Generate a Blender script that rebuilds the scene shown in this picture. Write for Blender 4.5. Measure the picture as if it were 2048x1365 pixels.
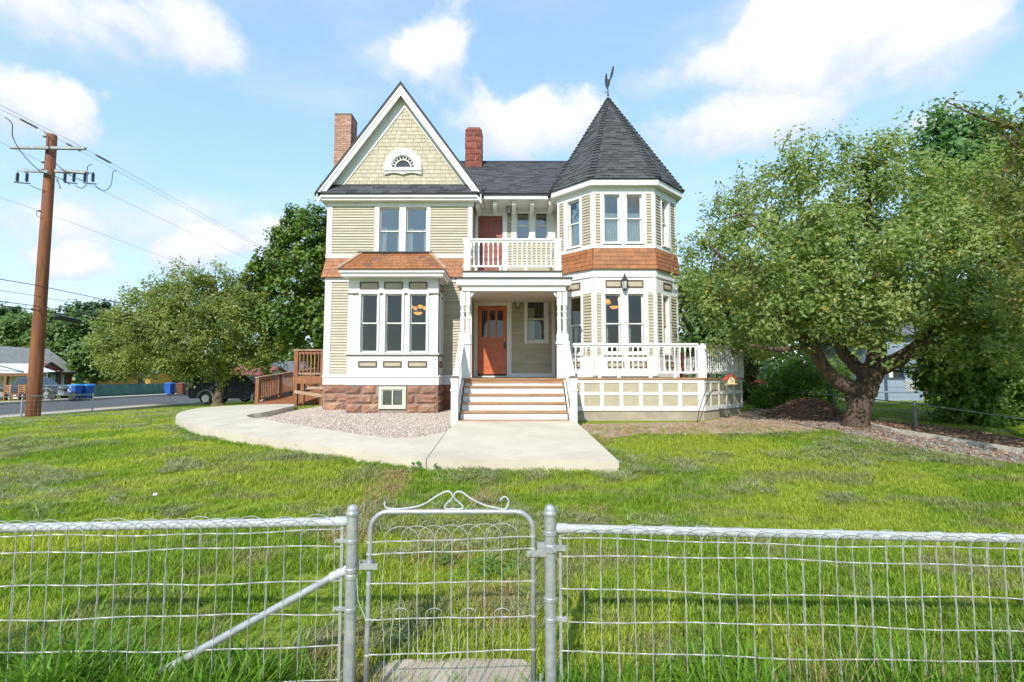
import bpy, bmesh, math, random
import numpy as np
from mathutils import Vector, Matrix
rng = random.Random(7); nr = np.random.default_rng(7)
for o in list(bpy.data.objects): bpy.data.objects.remove(o)
R = math.radians
scene = bpy.context.scene
col = scene.collection
# ------------------------------------------------------------------ camera
H = 1.66                      # eye height; all heights below are given relative to the eye and shifted by H
F = 1000.0; TP = 0.0725; PITCH = math.atan(TP); CP, SP = math.cos(PITCH), math.sin(PITCH)
cam = bpy.data.cameras.new('camera'); camo = bpy.data.objects.new('camera', cam); col.objects.link(camo)
camo.location = (0, 0, H); camo.rotation_euler = (R(90) + PITCH, 0, 0)
cam.sensor_width = 36; cam.lens = F / 2048 * 36; cam.clip_start = .05; cam.clip_end = 3000
scene.camera = camo
# ------------------------------------------------------------------ light
SUN_EL, SUN_LEFT = 38.0, 17.0
sv = Vector((-math.sin(R(SUN_LEFT)) * math.cos(R(SUN_EL)), -math.cos(R(SUN_LEFT)) * math.cos(R(SUN_EL)), math.sin(R(SUN_EL))))
sun = bpy.data.lights.new('sun', 'SUN'); suno = bpy.data.objects.new('sun', sun); col.objects.link(suno)
sun.energy = 3.8; sun.angle = R(.6); sun.color = (1, .95, .86)
suno.rotation_euler = (-sv).to_track_quat('-Z', 'Y').to_euler(); suno.location = sv * 60
SKY_STRENGTH = .15
scene.view_settings.view_transform = 'Standard'; scene.view_settings.look = 'None'
scene.view_settings.exposure = .48; scene.view_settings.gamma = 1; scene.view_settings.use_curve_mapping = False
world = bpy.data.worlds.new('World'); scene.world = world; world.use_nodes = True

class G:                      # small helper to wire nodes
    def __init__(s, nt): s.nt = nt; s.n = nt.nodes; s.l = nt.links
    def new(s, t, **k):
        n = s.n.new(t)
        for a, b in k.items(): setattr(n, a, b)
        return n
    def put(s, sock, v):
        if v is None: return
        if isinstance(v, bpy.types.NodeSocket): s.l.new(v, sock)
        else: sock.default_value = v
    def m(s, op, a, b=None, c=None, clamp=False):
        n = s.new('ShaderNodeMath', operation=op, use_clamp=clamp)
        for i, v in enumerate((a, b, c)): s.put(n.inputs[i], v)
        return n.outputs[0]
    def vm(s, op, a, b=None, out=0):
        n = s.new('ShaderNodeVectorMath', operation=op)
        s.put(n.inputs[0], a); s.put(n.inputs[1], b); return n.outputs[out]
    def noise(s, vec, scale, detail=3, rough=.55, out='Fac', dist=0):
        n = s.new('ShaderNodeTexNoise'); s.put(n.inputs['Vector'], vec)
        n.inputs['Scale'].default_value = scale; n.inputs['Detail'].default_value = detail; n.inputs['Roughness'].default_value = rough
        n.inputs['Distortion'].default_value = dist
        return n.outputs[out]
    def mr(s, v, a, b, c=0., d=1., smooth=True):
        n = s.new('ShaderNodeMapRange', interpolation_type='SMOOTHSTEP' if smooth else 'LINEAR')
        s.put(n.inputs[0], v)
        for i, q in enumerate((a, b, c, d)): s.put(n.inputs[i + 1], q)
        return n.outputs[0]
    def mix(s, f, a, b, blend='MIX'):
        n = s.new('ShaderNodeMix', data_type='RGBA', blend_type=blend)
        s.put(n.inputs[0], f)
        for i, q in ((6, a), (7, b)):
            if isinstance(q, tuple) and len(q) == 3: q = q + (1,)
            s.put(n.inputs[i], q)
        return n.outputs[2]

def make_sky():
    g = G(world.node_tree); g.n.clear()
    out = g.new('ShaderNodeOutputWorld'); bg = g.new('ShaderNodeBackground')
    sky = g.new('ShaderNodeTexSky', sky_type='NISHITA'); sky.sun_disc = False
    sky.sun_elevation = R(SUN_EL); sky.sun_rotation = R(180 - (-SUN_LEFT)) if False else math.atan2(sv.x, sv.y)
    sky.air_density = 1.0; sky.dust_density = .4; sky.ozone_density = 1.6
    tc = g.new('ShaderNodeTexCoord'); d = tc.outputs['Generated']
    sep0 = g.new('ShaderNodeSeparateXYZ'); g.put(sep0.inputs[0], d)
    w1 = g.noise(d, 5.5, 5, .62, 'Color'); w1 = g.vm('SUBTRACT', w1, (.5, .5, .5)); w1 = g.vm('MULTIPLY', w1, (.22, .22, .16))
    dd = g.vm('ADD', d, w1)
    sep = g.new('ShaderNodeSeparateXYZ'); g.put(sep.inputs[0], dd)
    az = g.m('ARCTAN2', sep.outputs[0], sep.outputs[1])
    az = g.m('SUBTRACT', g.m('PINGPONG', g.m('ADD', az, R(60)), R(120)), R(60))    # the cloud field goes on all round
    el = g.m('ARCSINE', g.m('MINIMUM', g.m('MAXIMUM', sep.outputs[2], -1.), 1.))
    # clouds: pixel centre and half sizes in the photograph, turned into sky directions
    blobs = [(60, 0, 220, 62, 1.), (350, 55, 150, 66, 1.1), (85, 218, 120, 66, 1.25), (880, 100, 85, 78, 1.2), (800, 110, 120, 34, .6), (1060, 258, 170, 66, 1.35),
             (1720, 50, 360, 95, 1.5), (1860, 130, 190, 60, .8), (1480, 70, 170, 70, .6), (1480, 255, 190, 52, 1.1), (1880, 262, 60, 40, .8), (160, 522, 110, 36, 1.0), (420, 530, 90, 44, .95),
             (330, 455, 330, 50, .6), (60, 455, 150, 55, .5), (570, 500, 110, 44, .55), (1290, 150, 80, 40, .4)]
    tot = None; low = None
    for (px, py, rx, ry, wt) in blobs:
        u, v = (px - 1024) / F, (682.5 - py) / F
        y, z = CP - v * SP, SP + v * CP; ln = math.sqrt(u * u + y * y + z * z)
        a0, e0 = math.atan2(u, y), math.asin(z / ln)
        k = math.cos(a0); ra = rx / F * k * k * 1.25; re = ry / F * (1 / ln) * 1.35
        da = g.m('MULTIPLY', g.m('SUBTRACT', az, a0), 1 / ra); de = g.m('MULTIPLY', g.m('SUBTRACT', el, e0), 1 / re)
        q = g.m('MULTIPLY_ADD', da, da, g.m('MULTIPLY', de, de))
        q = g.m('MULTIPLY', g.m('SUBTRACT', 1., q, clamp=True), wt)
        tot = q if tot is None else g.m('ADD', tot, q)
        sh = g.m('MULTIPLY', q, g.m('MULTIPLY_ADD', de, -.5, .5, clamp=True)); low = sh if low is None else g.m('ADD', low, sh)
    n1 = g.noise(d, 10.0, 5, .62); n2 = g.noise(g.vm('MULTIPLY', d, (1, 1, 3.4)), 2.6, 4, .6)
    dens = g.m('ADD', tot, g.m('MULTIPLY', g.m('SUBTRACT', n1, .5), .8))
    cover = g.mr(dens, .02, .95)
    veil = g.mr(n2, .40, .75, .05, .42)
    core = g.mr(g.m('ADD', dens, g.m('MULTIPLY', low, -.95)), .0, .85)
    ccol = g.mix(core, (3.5, 3.95, 4.7), (5.3, 5.28, 5.25))
    horiz = g.mr(sep0.outputs[2], -.02, .6, .8, .42)
    base = g.mix(horiz, g.mix(1., sky.outputs[0], (1.15, 1.45, 1.55), 'MULTIPLY'), g.mix(g.mr(sep0.outputs[2], 0., .34), (4.1, 4.75, 5.35), (2.75, 4.15, 5.5)))
    base = g.mix(veil, base, (3.9, 4.55, 5.3))
    g.put(bg.inputs[0], g.mix(cover, base, ccol)); bg.inputs[1].default_value = SKY_STRENGTH
    g.l.new(bg.outputs[0], out.inputs[0])
make_sky()
world.cycles.sampling_method = 'MANUAL'; world.cycles.sample_map_resolution = 256

# ------------------------------------------------------------------ pixels to places
def ray(px, py):
    u, v = (px - 1024) / F, (682.5 - py) / F
    return Vector((u, CP - v * SP, SP + v * CP))
def W(px, py, Y):             # point at depth Y seen at that pixel (height relative to the eye)
    r = ray(px, py); return r * (Y / r.y)
def sstep(a, b, x):
    t = np.clip((x - a) / (b - a), 0, 1); return t * t * (3 - 2 * t)
def gz(x, y):                 # ground height relative to the eye
    x = np.asarray(x, float); y = np.asarray(y, float)
    b = np.interp(y, [-400, 2.2, 2.9, 10.85, 14, 17, 40, 400], [-1.86, -1.86, -1.83, -1.105, -.975, -.96, -1.2, -1.6])
    drop = .046 * np.clip(-x - 5.5, 0, 14.5) * sstep(1.5, 12, y) + .012 * np.clip(-x - 2, 0, 8) * (1 - sstep(5, 12, y))
    r = b - drop
    st = sstep(-19.6, -21.0, x)                       # falls to the street on the left
    r = r * (1 - st) + (-1.72) * st
    return np.maximum(r, -2.0)
def g1(x, y): return float(gz(x, y))
def pick(px, py, h=0.):       # where the ray meets the ground (raised by h)
    r = ray(px, py); t = 1.
    last = t
    while t < 900:
        p = r * t
        if p.z < g1(p.x, p.y) + h: break
        last = t; t *= 1.02
    a, b = last, t
    for _ in range(40):
        mid = (a + b) / 2; p = r * mid
        if p.z < g1(p.x, p.y) + h: b = mid
        else: a = mid
    return r * b

# ------------------------------------------------------------------ materials
MATS = {}
def pm(name, c1, c2=None, scale=6., rough=.6, bump=0., bscale=None, metal=0., var=.0, detail=4, stretch=(1, 1, 1), lo=.35, hi=.65, spec=.5, island=False, c3=None, s3=1.2, coat=0.):
    """colour noise between c1 and c2, tone variation between alike pieces, fine relief"""
    m = bpy.data.materials.new(name); m.use_nodes = True; g = G(m.node_tree)
    p = g.n['Principled BSDF']
    geo = g.new('ShaderNodeNewGeometry')
    pos = g.vm('MULTIPLY', geo.outputs['Position'], stretch)
    c = c1 + (1,)
    if c2:
        c = g.mix(g.mr(g.noise(pos, scale, detail, .6), lo, hi), c1, c2)
    if c3:
        c = g.mix(g.mr(g.noise(pos, s3, 5, .65), .5, .72, 0, .75), c, c3)
    if var:
        oi = g.new('ShaderNodeObjectInfo'); rv = oi.outputs['Random']
        if island: rv = g.m('FRACT', g.m('ADD', rv, geo.outputs['Random Per Island']))
        k = g.m('MULTIPLY_ADD', rv, 2 * var, 1 - var)
        cb = g.new('ShaderNodeCombineXYZ')
        for i in range(3): g.put(cb.inputs[i], k)
        c = g.mix(1., c, cb.outputs[0], 'MULTIPLY')
    g.put(p.inputs['Base Color'], c); p.inputs['Roughness'].default_value = rough; p.inputs['Metallic'].default_value = metal
    p.inputs['Specular IOR Level'].default_value = spec; p.inputs['Coat Weight'].default_value = coat
    if bump:
        b = g.new('ShaderNodeBump'); b.inputs['Strength'].default_value = bump; b.inputs['Distance'].default_value = .02
        g.put(b.inputs['Height'], g.noise(pos, bscale or scale * 3, 5, .65)); g.put(p.inputs['Normal'], b.outputs[0])
    MATS[name] = m; return m

def leaf_mat(name, dark, light, odd, trans=.35, rough=.45):
    m = bpy.data.materials.new(name); m.use_nodes = True; g = G(m.node_tree)
    p = g.n['Principled BSDF']; out = g.n['Material Output']
    at = g.new('ShaderNodeAttribute', attribute_name='tint')
    sp_ = g.new('ShaderNodeSeparateXYZ'); g.put(sp_.inputs[0], at.outputs['Vector'])
    c = g.mix(sp_.outputs[0], dark, light); c = g.mix(g.mr(sp_.outputs[1], .965, .99, 0, .8), c, odd)
    g.put(p.inputs['Base Color'], c); p.inputs['Roughness'].default_value = rough; p.inputs['Specular IOR Level'].default_value = .45
    t = g.new('ShaderNodeBsdfTranslucent'); g.put(t.inputs[0], g.mix(1., c, (1.1, 1.25, .5), 'MULTIPLY'))
    mx = g.new('ShaderNodeMixShader'); mx.inputs[0].default_value = trans
    g.l.new(p.outputs[0], mx.inputs[1]); g.l.new(t.outputs[0], mx.inputs[2]); g.l.new(mx.outputs[0], out.inputs[0])
    return m

def glass_mat(name, tint=(.82, .86, .86), k=2.2, base=.05):
    m = bpy.data.materials.new(name); m.use_nodes = True; g = G(m.node_tree); g.n.clear()
    out = g.new('ShaderNodeOutputMaterial'); tr = g.new('ShaderNodeBsdfTransparent'); gl = g.new('ShaderNodeBsdfGlossy')
    tr.inputs[0].default_value = tint + (1,); gl.inputs['Roughness'].default_value = .015; gl.inputs[0].default_value = (.94, .92, .86, 1)
    geo = g.new('ShaderNodeNewGeometry'); b = g.new('ShaderNodeBump'); b.inputs['Strength'].default_value = .035; b.inputs['Distance'].default_value = .05
    g.put(b.inputs['Height'], g.noise(geo.outputs['Position'], 2.3, 2)); g.put(gl.inputs['Normal'], b.outputs[0])
    fr = g.new('ShaderNodeFresnel'); fr.inputs[0].default_value = 1.5
    f = g.m('MULTIPLY_ADD', fr.outputs[0], k, base, clamp=True)
    mx = g.new('ShaderNodeMixShader'); g.put(mx.inputs[0], f); g.l.new(tr.outputs[0], mx.inputs[1]); g.l.new(gl.outputs[0], mx.inputs[2])
    g.l.new(mx.outputs[0], out.inputs[0]); return m

def emit_mat(name, c, s):
    m = bpy.data.materials.new(name); m.use_nodes = True; p = m.node_tree.nodes['Principled BSDF']
    p.inputs['Base Color'].default_value = c + (1,); p.inputs['Emission Color'].default_value = c + (1,); p.inputs['Emission Strength'].default_value = s
    return m

WHITE = pm('white_paint', (.70, .70, .69), (.645, .645, .635), 3., .5, .06, 30, c3=(.70, .69, .64), s3=.9)
WHITEWORN = pm('worn_white_paint', (.70, .70, .685), (.61, .60, .575), 5., .55, .1, 25, c3=(.60, .55, .45), s3=2.2)
CREAM = pm('khaki_siding', (.43, .39, .295), (.385, .35, .265), 4., .6, .1, 40, var=.09, stretch=(.4, .4, 3), c3=(.36, .315, .225), s3=1.4)
CREAMW = pm('khaki_panel', (.42, .375, .265), (.38, .34, .24), 5., .55, .05)
YSHINGLE = pm('yellow_wall_shingle', (.47, .42, .31), (.41, .365, .27), 9., .65, .25, 60, var=.09, stretch=(3, 3, .6))
OSHINGLE = pm('orange_shingle', (.33, .128, .042), (.265, .098, .035), 8., .6, .25, 60, var=.16, stretch=(3, 3, .6))
ODARK = pm('worn_dark_shingle', (.14, .085, .06), (.22, .10, .06), 8., .7, .25, 60, var=.2)
ASPHALT = pm('asphalt_shingle', (.050, .052, .058), (.072, .074, .082), 30., .85, .5, 220, var=.34, island=True)
ROOFBASE = pm('roof_underlay', (.045, .046, .052), (.06, .06, .07), 12., .9, .2)
STONE = pm('red_sandstone', (.30, .135, .08), (.22, .125, .09), 4.5, .8, .9, 14, var=.24, c3=(.43, .27, .17), s3=2.4)
REDSTONE = pm('chimney_sandstone', (.25, .068, .042), (.185, .052, .036), 6., .8, .9, 18, var=.2)
MORTAR = pm('mortar', (.36, .31, .27), (.28, .24, .21), 14., .9, .4)
MORTARD = pm('dark_mortar', (.30, .24, .21), (.22, .18, .16), 14., .9, .4)
BRICKTAN = pm('tan_brick', (.44, .27, .19), (.36, .20, .14), 8., .85, .4, 40, var=.22, island=True)
DOORM = pm('rust_door_paint', (.52, .135, .05), (.45, .115, .042), 5., .38, .08, 30)
DOORUP = pm('dark_red_door_paint', (.25, .06, .04), (.21, .052, .036), 5., .45, .08, 30)
BROWN = pm('brown_trim', (.11, .065, .045), (.085, .05, .036), 8., .5)
TREAD = pm('stained_tread', (.40, .22, .11), (.29, .15, .07), 5., .5, .2, 30, stretch=(.5, 6, 6), var=.1)
CEDAR = pm('stained_cedar', (.31, .118, .044), (.21, .078, .03), 5., .55, .25, 30, var=.14, stretch=(3, 3, .8))
CEDARG = pm('weathered_cedar', (.40, .27, .18), (.30, .19, .12), 5., .7, .3, 30, var=.15)
CONCRETE = pm('pale_concrete', (.56, .50, .40), (.50, .445, .35), 1.6, .85, .12, 60, c3=(.42, .365, .28), s3=.9)
CONCOLD = pm('old_concrete', (.42, .36, .28), (.33, .28, .215), 2.2, .9, .3, 20, c3=(.26, .2, .15), s3=1.3)
GALV = pm('galvanised_steel', (.44, .45, .465), (.35, .36, .375), 24., .42, .08, 60, metal=.45, c3=(.60, .58, .53), s3=5)
WIRE = pm('fence_wire', (.50, .50, .48), (.38, .37, .35), 30., .5, metal=.3)
PIPEW = pm('white_painted_pipe', (.46, .465, .475), (.37, .375, .385), 12., .5, .1, 40)
BLACKM = pm('black_metal', (.018, .018, .02), (.03, .03, .032), 20., .45)
DARKMET = pm('dark_grey_metal', (.10, .10, .105), (.07, .07, .075), 20., .5, metal=.4)
FROST = pm('frosted_glass', (.55, .56, .52), (.48, .5, .47), 10., .25)
CURTAIN = pm('sheer_curtain', (.80, .82, .79), (.70, .73, .70), 9., .8, .2, stretch=(6, 6, 1))
GLASS = glass_mat('window_glass', (.80, .80, .77), .75, .02)
GLASSUP = glass_mat('upper_window_glass', (.88, .90, .90), 1.9, .05)
CARGLASS = glass_mat('car_glass', (.35, .40, .42), 3., .06)
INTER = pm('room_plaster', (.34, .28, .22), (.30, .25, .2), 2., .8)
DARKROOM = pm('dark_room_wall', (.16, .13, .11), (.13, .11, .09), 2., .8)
POLE = pm('pole_wood', (.25, .088, .027), (.155, .052, .02), 2.2, .75, .6, 26, stretch=(5, 5, .35), c3=(.10, .042, .022), s3=3)
BARK = pm('bark', (.125, .082, .055), (.055, .036, .026), 7., .9, 1., 22, stretch=(2, 2, .6))
BARKL = pm('light_bark', (.20, .15, .105), (.10, .072, .05), 7., .9, 1., 20, stretch=(2, 2, .6))

# ------------------------------------------------------------------ mesh building
class MB:
    def __init__(s): s.v = []; s.f = []
    def add(s, vs, fs):
        n = len(s.v); s.v += [tuple(q) for q in vs]; s.f += [tuple(i + n for i in f) for f in fs]; return s
    def hexa(s, p):           # 4 bottom, 4 top (same winding)
        return s.add(p, [(3, 2, 1, 0), (4, 5, 6, 7), (0, 1, 5, 4), (1, 2, 6, 5), (2, 3, 7, 6), (3, 0, 4, 7)])
    def box(s, x0, x1, y0, y1, z0, z1):
        return s.hexa([(x0, y0, z0), (x1, y0, z0), (x1, y1, z0), (x0, y1, z0), (x0, y0, z1), (x1, y0, z1), (x1, y1, z1), (x0, y1, z1)])
    def fb(s, fr, s0, s1, z0, z1, o0, o1):      # box on a wall frame: along, height, outwards
        P = [fr.p(s0, z0, o1), fr.p(s1, z0, o1), fr.p(s1, z0, o0), fr.p(s0, z0, o0), fr.p(s0, z1, o1), fr.p(s1, z1, o1), fr.p(s1, z1, o0), fr.p(s0, z1, o0)]
        return s.hexa(P)
    def prism(s, poly, vec):
        n = len(poly); vec = Vector(vec); a = [Vector(p) for p in poly]; b = [p + vec for p in a]
        return s.add(a + b, [tuple(range(n - 1, -1, -1)), tuple(range(n, 2 * n))] + [(i, (i + 1) % n, n + (i + 1) % n, n + i) for i in range(n)])
    def beam(s, a, b, w, h, up=(0, 0, 1)):
        a, b = Vector(a), Vector(b); d = (b - a).normalized(); u = Vector(up)
        x = d.cross(u)
        if x.length < 1e-4: x = d.cross(Vector((0, 1, 0)))
        x.normalize(); u = x.cross(d); x *= w / 2; u *= h / 2
        return s.hexa([a - x - u, a + x - u, b + x - u, b - x - u, a - x + u, a + x + u, b + x + u, b - x + u])
    def tube(s, pts, r, n=8):
        pts = [Vector(p) for p in pts]; m = len(pts); rs = list(r) if hasattr(r, '__len__') else [r] * m
        ref = Vector((0, 0, 1)); vs = []
        t0 = (pts[1] - pts[0]).normalized()
        if abs(t0.dot(ref)) > .95: ref = Vector((1, 0, 0))
        x = t0.cross(ref).normalized()
        for i, p in enumerate(pts):
            t = (pts[min(i + 1, m - 1)] - pts[max(i - 1, 0)])
            if t.length < 1e-9: t = t0
            t = t.normalized(); x = (x - t * x.dot(t))
            x = x.normalized() if x.length > 1e-6 else t.orthogonal().normalized()
            y = t.cross(x)
            for k in range(n):
                a = 2 * math.pi * k / n; vs.append(p + (x * math.cos(a) + y * math.sin(a)) * rs[i])
        fs = [(i * n + k, i * n + (k + 1) % n, (i + 1) * n + (k + 1) % n, (i + 1) * n + k) for i in range(m - 1) for k in range(n)]
        fs += [tuple(range(n - 1, -1, -1)), tuple(range((m - 1) * n, m * n))]
        return s.add(vs, fs)
    def lathe(s, c, prof, n=12, axis='z'):
        vs = []
        for (r, h) in prof:
            for k in range(n):
                a = 2 * math.pi * k / n; q = (r * math.cos(a), r * math.sin(a), h)
                if axis == 'y': q = (q[0], h, q[1])
                if axis == 'x': q = (h, q[0], q[1])
                vs.append((c[0] + q[0], c[1] + q[1], c[2] + q[2]))
        m = len(prof)
        fs = [(i * n + k, i * n + (k + 1) % n, (i + 1) * n + (k + 1) % n, (i + 1) * n + k) for i in range(m - 1) for k in range(n)]
        fs += [tuple(range(n - 1, -1, -1)), tuple(range((m - 1) * n, m * n))]
        return s.add(vs, fs)
    def mesh(s, name, base=(0, 0, 0), smooth=False, fix=True):
        me = bpy.data.meshes.new(name)
        bx, by, bz = base
        me.from_pydata([(x - bx, y - by, z + H - bz) for (x, y, z) in s.v], [], s.f)
        if fix and len(s.f) < 30000:
            bm = bmesh.new(); bm.from_mesh(me); bmesh.ops.recalc_face_normals(bm, faces=bm.faces); bm.to_mesh(me); bm.free()
        if smooth: me.shade_smooth(); 
        return me
    def build(s, name, mat, parent=None, smooth=False, fix=True, **tags):
        if parent is not None: base = root_of(parent)['_b']
        else: base = (0, 0, 0)
        me = s.mesh(name, base, smooth, fix); me.materials.append(mat)
        o = bpy.data.objects.new(name, me); col.objects.link(o); o.parent = parent
        for k, v in tags.items(): o[k] = v
        return o

ROOTB = {}
class RootRef(dict): pass
def root_of(o):
    while o.parent: o = o.parent
    return {'_b': tuple(o.location)}
def thing(name, label, cat, base, group=None):
    """Empty at the thing's base (base height relative to the eye)"""
    o = bpy.data.objects.new(name, None); o.empty_display_size = .3; col.objects.link(o)
    o.location = (base[0], base[1], base[2] + H); o['label'] = label; o['category'] = cat
    if group: o['group'] = group
    return o
def tag(o, label, cat, group=None):
    o['label'] = label; o['category'] = cat
    if group: o['group'] = group
    return o
def solo(mb, name, mat, label, cat, group=None, base=None, smooth=False, **k):
    """a thing that is one mesh, origin at its base"""
    if base is None:
        a = np.array(mb.v); base = (float(a[:, 0].mean()), float(a[:, 1].mean()), float(a[:, 2].min()))
    me = mb.mesh(name, (base[0], base[1], base[2] + H), smooth); me.materials.append(mat)
    o = bpy.data.objects.new(name, me); col.objects.link(o); o.location = (base[0], base[1], base[2] + H)
    tag(o, label, cat, group)
    for a, b in k.items(): o[a] = b
    return o
def struct(mb, name, mat, kind='structure', smooth=False, **k):
    o = mb.build(name, mat, None, smooth); o['kind'] = kind
    for a, b in k.items(): o[a] = b
    return o
def place(me, name, parent, loc, mat=None):
    """one piece that shares its mesh with alike pieces; loc relative to the eye height"""
    o = bpy.data.objects.new(name, me); col.objects.link(o); o.parent = parent
    b = root_of(parent)['_b']; o.location = (loc[0] - b[0], loc[1] - b[1], loc[2] + H - b[2])
    return o
def copy_tree(o, parent=None):
    c = o.copy(); col.objects.link(c); c.parent = parent
    for ch in list(o.children): copy_tree(ch, c)
    return c

class Frame:                  # a wall plane: p(along, height, outwards)
    def __init__(s, a, b):
        s.a = Vector((a[0], a[1])); s.d = (Vector((b[0], b[1])) - s.a); s.len = s.d.length; s.d.normalize()
        s.n = Vector((s.d.y, -s.d.x))
    def p(s, along, z, out=0.):
        q = s.a + s.d * along + s.n * out; return (q.x, q.y, z)
    def at(s, px, py):        # pixel to (along, height) on the plane
        r = ray(px, py); den = r.x * s.n.x + r.y * s.n.y; t = (s.a.x * s.n.x + s.a.y * s.n.y) / den
        q = r * t; return ((q.x - s.a.x) * s.d.x + (q.y - s.a.y) * s.d.y, q.z)
    def rect(s, x0, y0, x1, y1):   # pixel box to s0,s1,z0,z1
        ym = (y0 + y1) / 2; xm = (x0 + x1) / 2
        return s.at(x0, ym)[0], s.at(x1, ym)[0], s.at(xm, y1)[1], s.at(xm, y0)[1]
# ================================================================== GROUND
def axis(a, b, fine, lo, hi, k=1.35):
    xs = list(np.arange(lo, hi + 1e-6, fine)); s = fine
    while xs[-1] < b: s *= k; xs.append(xs[-1] + s)
    s = fine
    while xs[0] > a: s *= k; xs.insert(0, xs[0] - s)
    return np.array(xs)
GX, GY = axis(-700, 700, .5, -36, 20), axis(-60, 900, .5, -2, 42)
def ground():
    X, Y = np.meshgrid(GX, GY); Z = gz(X, Y)
    v = np.stack([X, Y, Z + H], -1).reshape(-1, 3); nx, ny = len(GX), len(GY)
    a = (np.arange(ny - 1)[:, None] * nx + np.arange(nx - 1)[None]).ravel()
    f = np.stack([a, a + 1, a + nx + 1, a + nx], -1)
    me = bpy.data.meshes.new('ground'); me.from_pydata(v.tolist(), [], f.tolist()); me.shade_smooth()
    m = bpy.data.materials.new('lawn_ground'); m.use_nodes = True; g = G(m.node_tree); p = g.n['Principled BSDF']
    geo = g.new('ShaderNodeNewGeometry'); pos = geo.outputs['Position']
    c = g.mix(g.mr(g.noise(pos, .8, 6, .65), .35, .7), (.19, .26, .025), (.26, .29, .05))
    c = g.mix(g.mr(g.noise(pos, 7., 6, .7), .5, .75, 0, .7), c, (.16, .13, .06))
    g.put(p.inputs['Base Color'], c); p.inputs['Roughness'].default_value = .95; p.inputs['Specular IOR Level'].default_value = .1
    b = g.new('ShaderNodeBump'); b.inputs['Strength'].default_value = .8; b.inputs['Distance'].default_value = .05
    g.put(b.inputs['Height'], g.noise(pos, 22., 6, .7)); g.put(p.inputs['Normal'], b.outputs[0])
    me.materials.append(m); o = bpy.data.objects.new('ground', me); col.objects.link(o); o['kind'] = 'structure'
ground()
def clip_half(poly, ax, val, keep_less):
    out = []
    for i in range(len(poly)):
        a, b = poly[i], poly[(i + 1) % len(poly)]; ia = (a[ax] <= val) == keep_less or a[ax] == val; ib = (b[ax] <= val) == keep_less or b[ax] == val
        if ia: out.append(a)
        if ia != ib:
            t = (val - a[ax]) / (b[ax] - a[ax]); q = [a[0] + (b[0] - a[0]) * t, a[1] + (b[1] - a[1]) * t]; q[ax] = val; out.append(tuple(q))
    return out
def sheet(poly, off, cell=.5, sides=0.):
    """sheet over the ground cut to a polygon (x, y), lying off above it"""
    mb = MB(); xs = [p[0] for p in poly]; ys = [p[1] for p in poly]
    for j in range(math.floor(min(ys) / cell), math.ceil(max(ys) / cell)):
        row = clip_half(clip_half(poly, 1, j * cell, False), 1, (j + 1) * cell, True)
        if len(row) < 3: continue
        for i in range(math.floor(min(p[0] for p in row) / cell), math.ceil(max(p[0] for p in row) / cell)):
            q = clip_half(clip_half(row, 0, i * cell, False), 0, (i + 1) * cell, True)
            q = [p for k, p in enumerate(q) if abs(p[0] - q[k - 1][0]) + abs(p[1] - q[k - 1][1]) > 1e-6]
            if len(q) >= 3: mb.add([(x, y, g1(x, y) + off) for x, y in q], [tuple(range(len(q)))])
    if sides:
        n = len(poly)
        for k in range(n):
            a, b = poly[k], poly[(k + 1) % n]; L = math.hypot(b[0] - a[0], b[1] - a[1]); m = max(1, int(L / .5))
            for t in range(m):
                p = [a[0] + (b[0] - a[0]) * t / m, a[1] + (b[1] - a[1]) * t / m]; q = [a[0] + (b[0] - a[0]) * (t + 1) / m, a[1] + (b[1] - a[1]) * (t + 1) / m]
                zp, zq = g1(*p) + off, g1(*q) + off; mb.add([(p[0], p[1], zp - sides), (q[0], q[1], zq - sides), (q[0], q[1], zq), (p[0], p[1], zp)], [(0, 1, 2, 3)])
    return mb
def smooth_line(pts, n=4):
    out = []
    for i in range(len(pts) - 1):
        p0, p1, p2, p3 = pts[max(i - 1, 0)], pts[i], pts[i + 1], pts[min(i + 2, len(pts) - 1)]
        for k in range(n):
            t = k / n
            out.append(tuple(.5 * ((2 * p1[c]) + (-p0[c] + p2[c]) * t + (2 * p0[c] - 5 * p1[c] + 4 * p2[c] - p3[c]) * t * t + (-p0[c] + 3 * p1[c] - 3 * p2[c] + p3[c]) * t ** 3) for c in range(2)))
    return out + [pts[-1]]
def P2(l, h=0.): return [tuple(pick(x, y, h).to_2d()) for x, y in l]
PH = .17
outer = smooth_line(P2([(852, 919), (790, 912), (720, 903), (624, 890), (527, 877), (439, 862), (385, 851), (358, 841), (352, 832), (366, 823), (395, 816.5)], PH))
far = P2([(445, 812.5), (516, 809.5), (589, 808.5)], PH)
inner = smooth_line(P2([(588, 812.5), (560, 818), (530, 824.5), (502, 828.5), (494, 832.5), (512, 837), (560, 845), (615, 853), (700, 866.5), (760, 874), (800, 876), (842, 874), (872, 869), (893, 862)], PH))
front = P2([(908, 856.5), (1160, 856.5), (1238, 923), (1100, 921.5), (1000, 921), (858, 920)], PH)
front = [(front[0][0], 10.93), (front[1][0], 10.93)] + front[2:]
jl = [(outer[0][0] + .012, outer[0][1]), (inner[-1][0] + .012, inner[-1][1])]
walk_poly = outer + far + inner; slab_poly = [front[0], front[1], front[2], front[3], front[4], jl[0], jl[1]]
walk = struct(sheet(walk_poly, PH, .5, .3), 'path', CONCRETE); slab = struct(sheet(slab_poly, PH, .5, .3), 'path', CONCRETE)
PINK = pm('pink_gravel', (.45, .365, .30), (.34, .265, .215), 70, .9, 1., 80, c3=(.54, .44, .37), s3=40)
gravel_poly = inner[:] + [(-1.32, 11.0), (-1.32, 14.6), (-5.3, 14.6), (-5.5, 17.6), (inner[0][0], 17.6)]
struct(sheet(gravel_poly, .03), 'gravel_bed', PINK)
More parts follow.
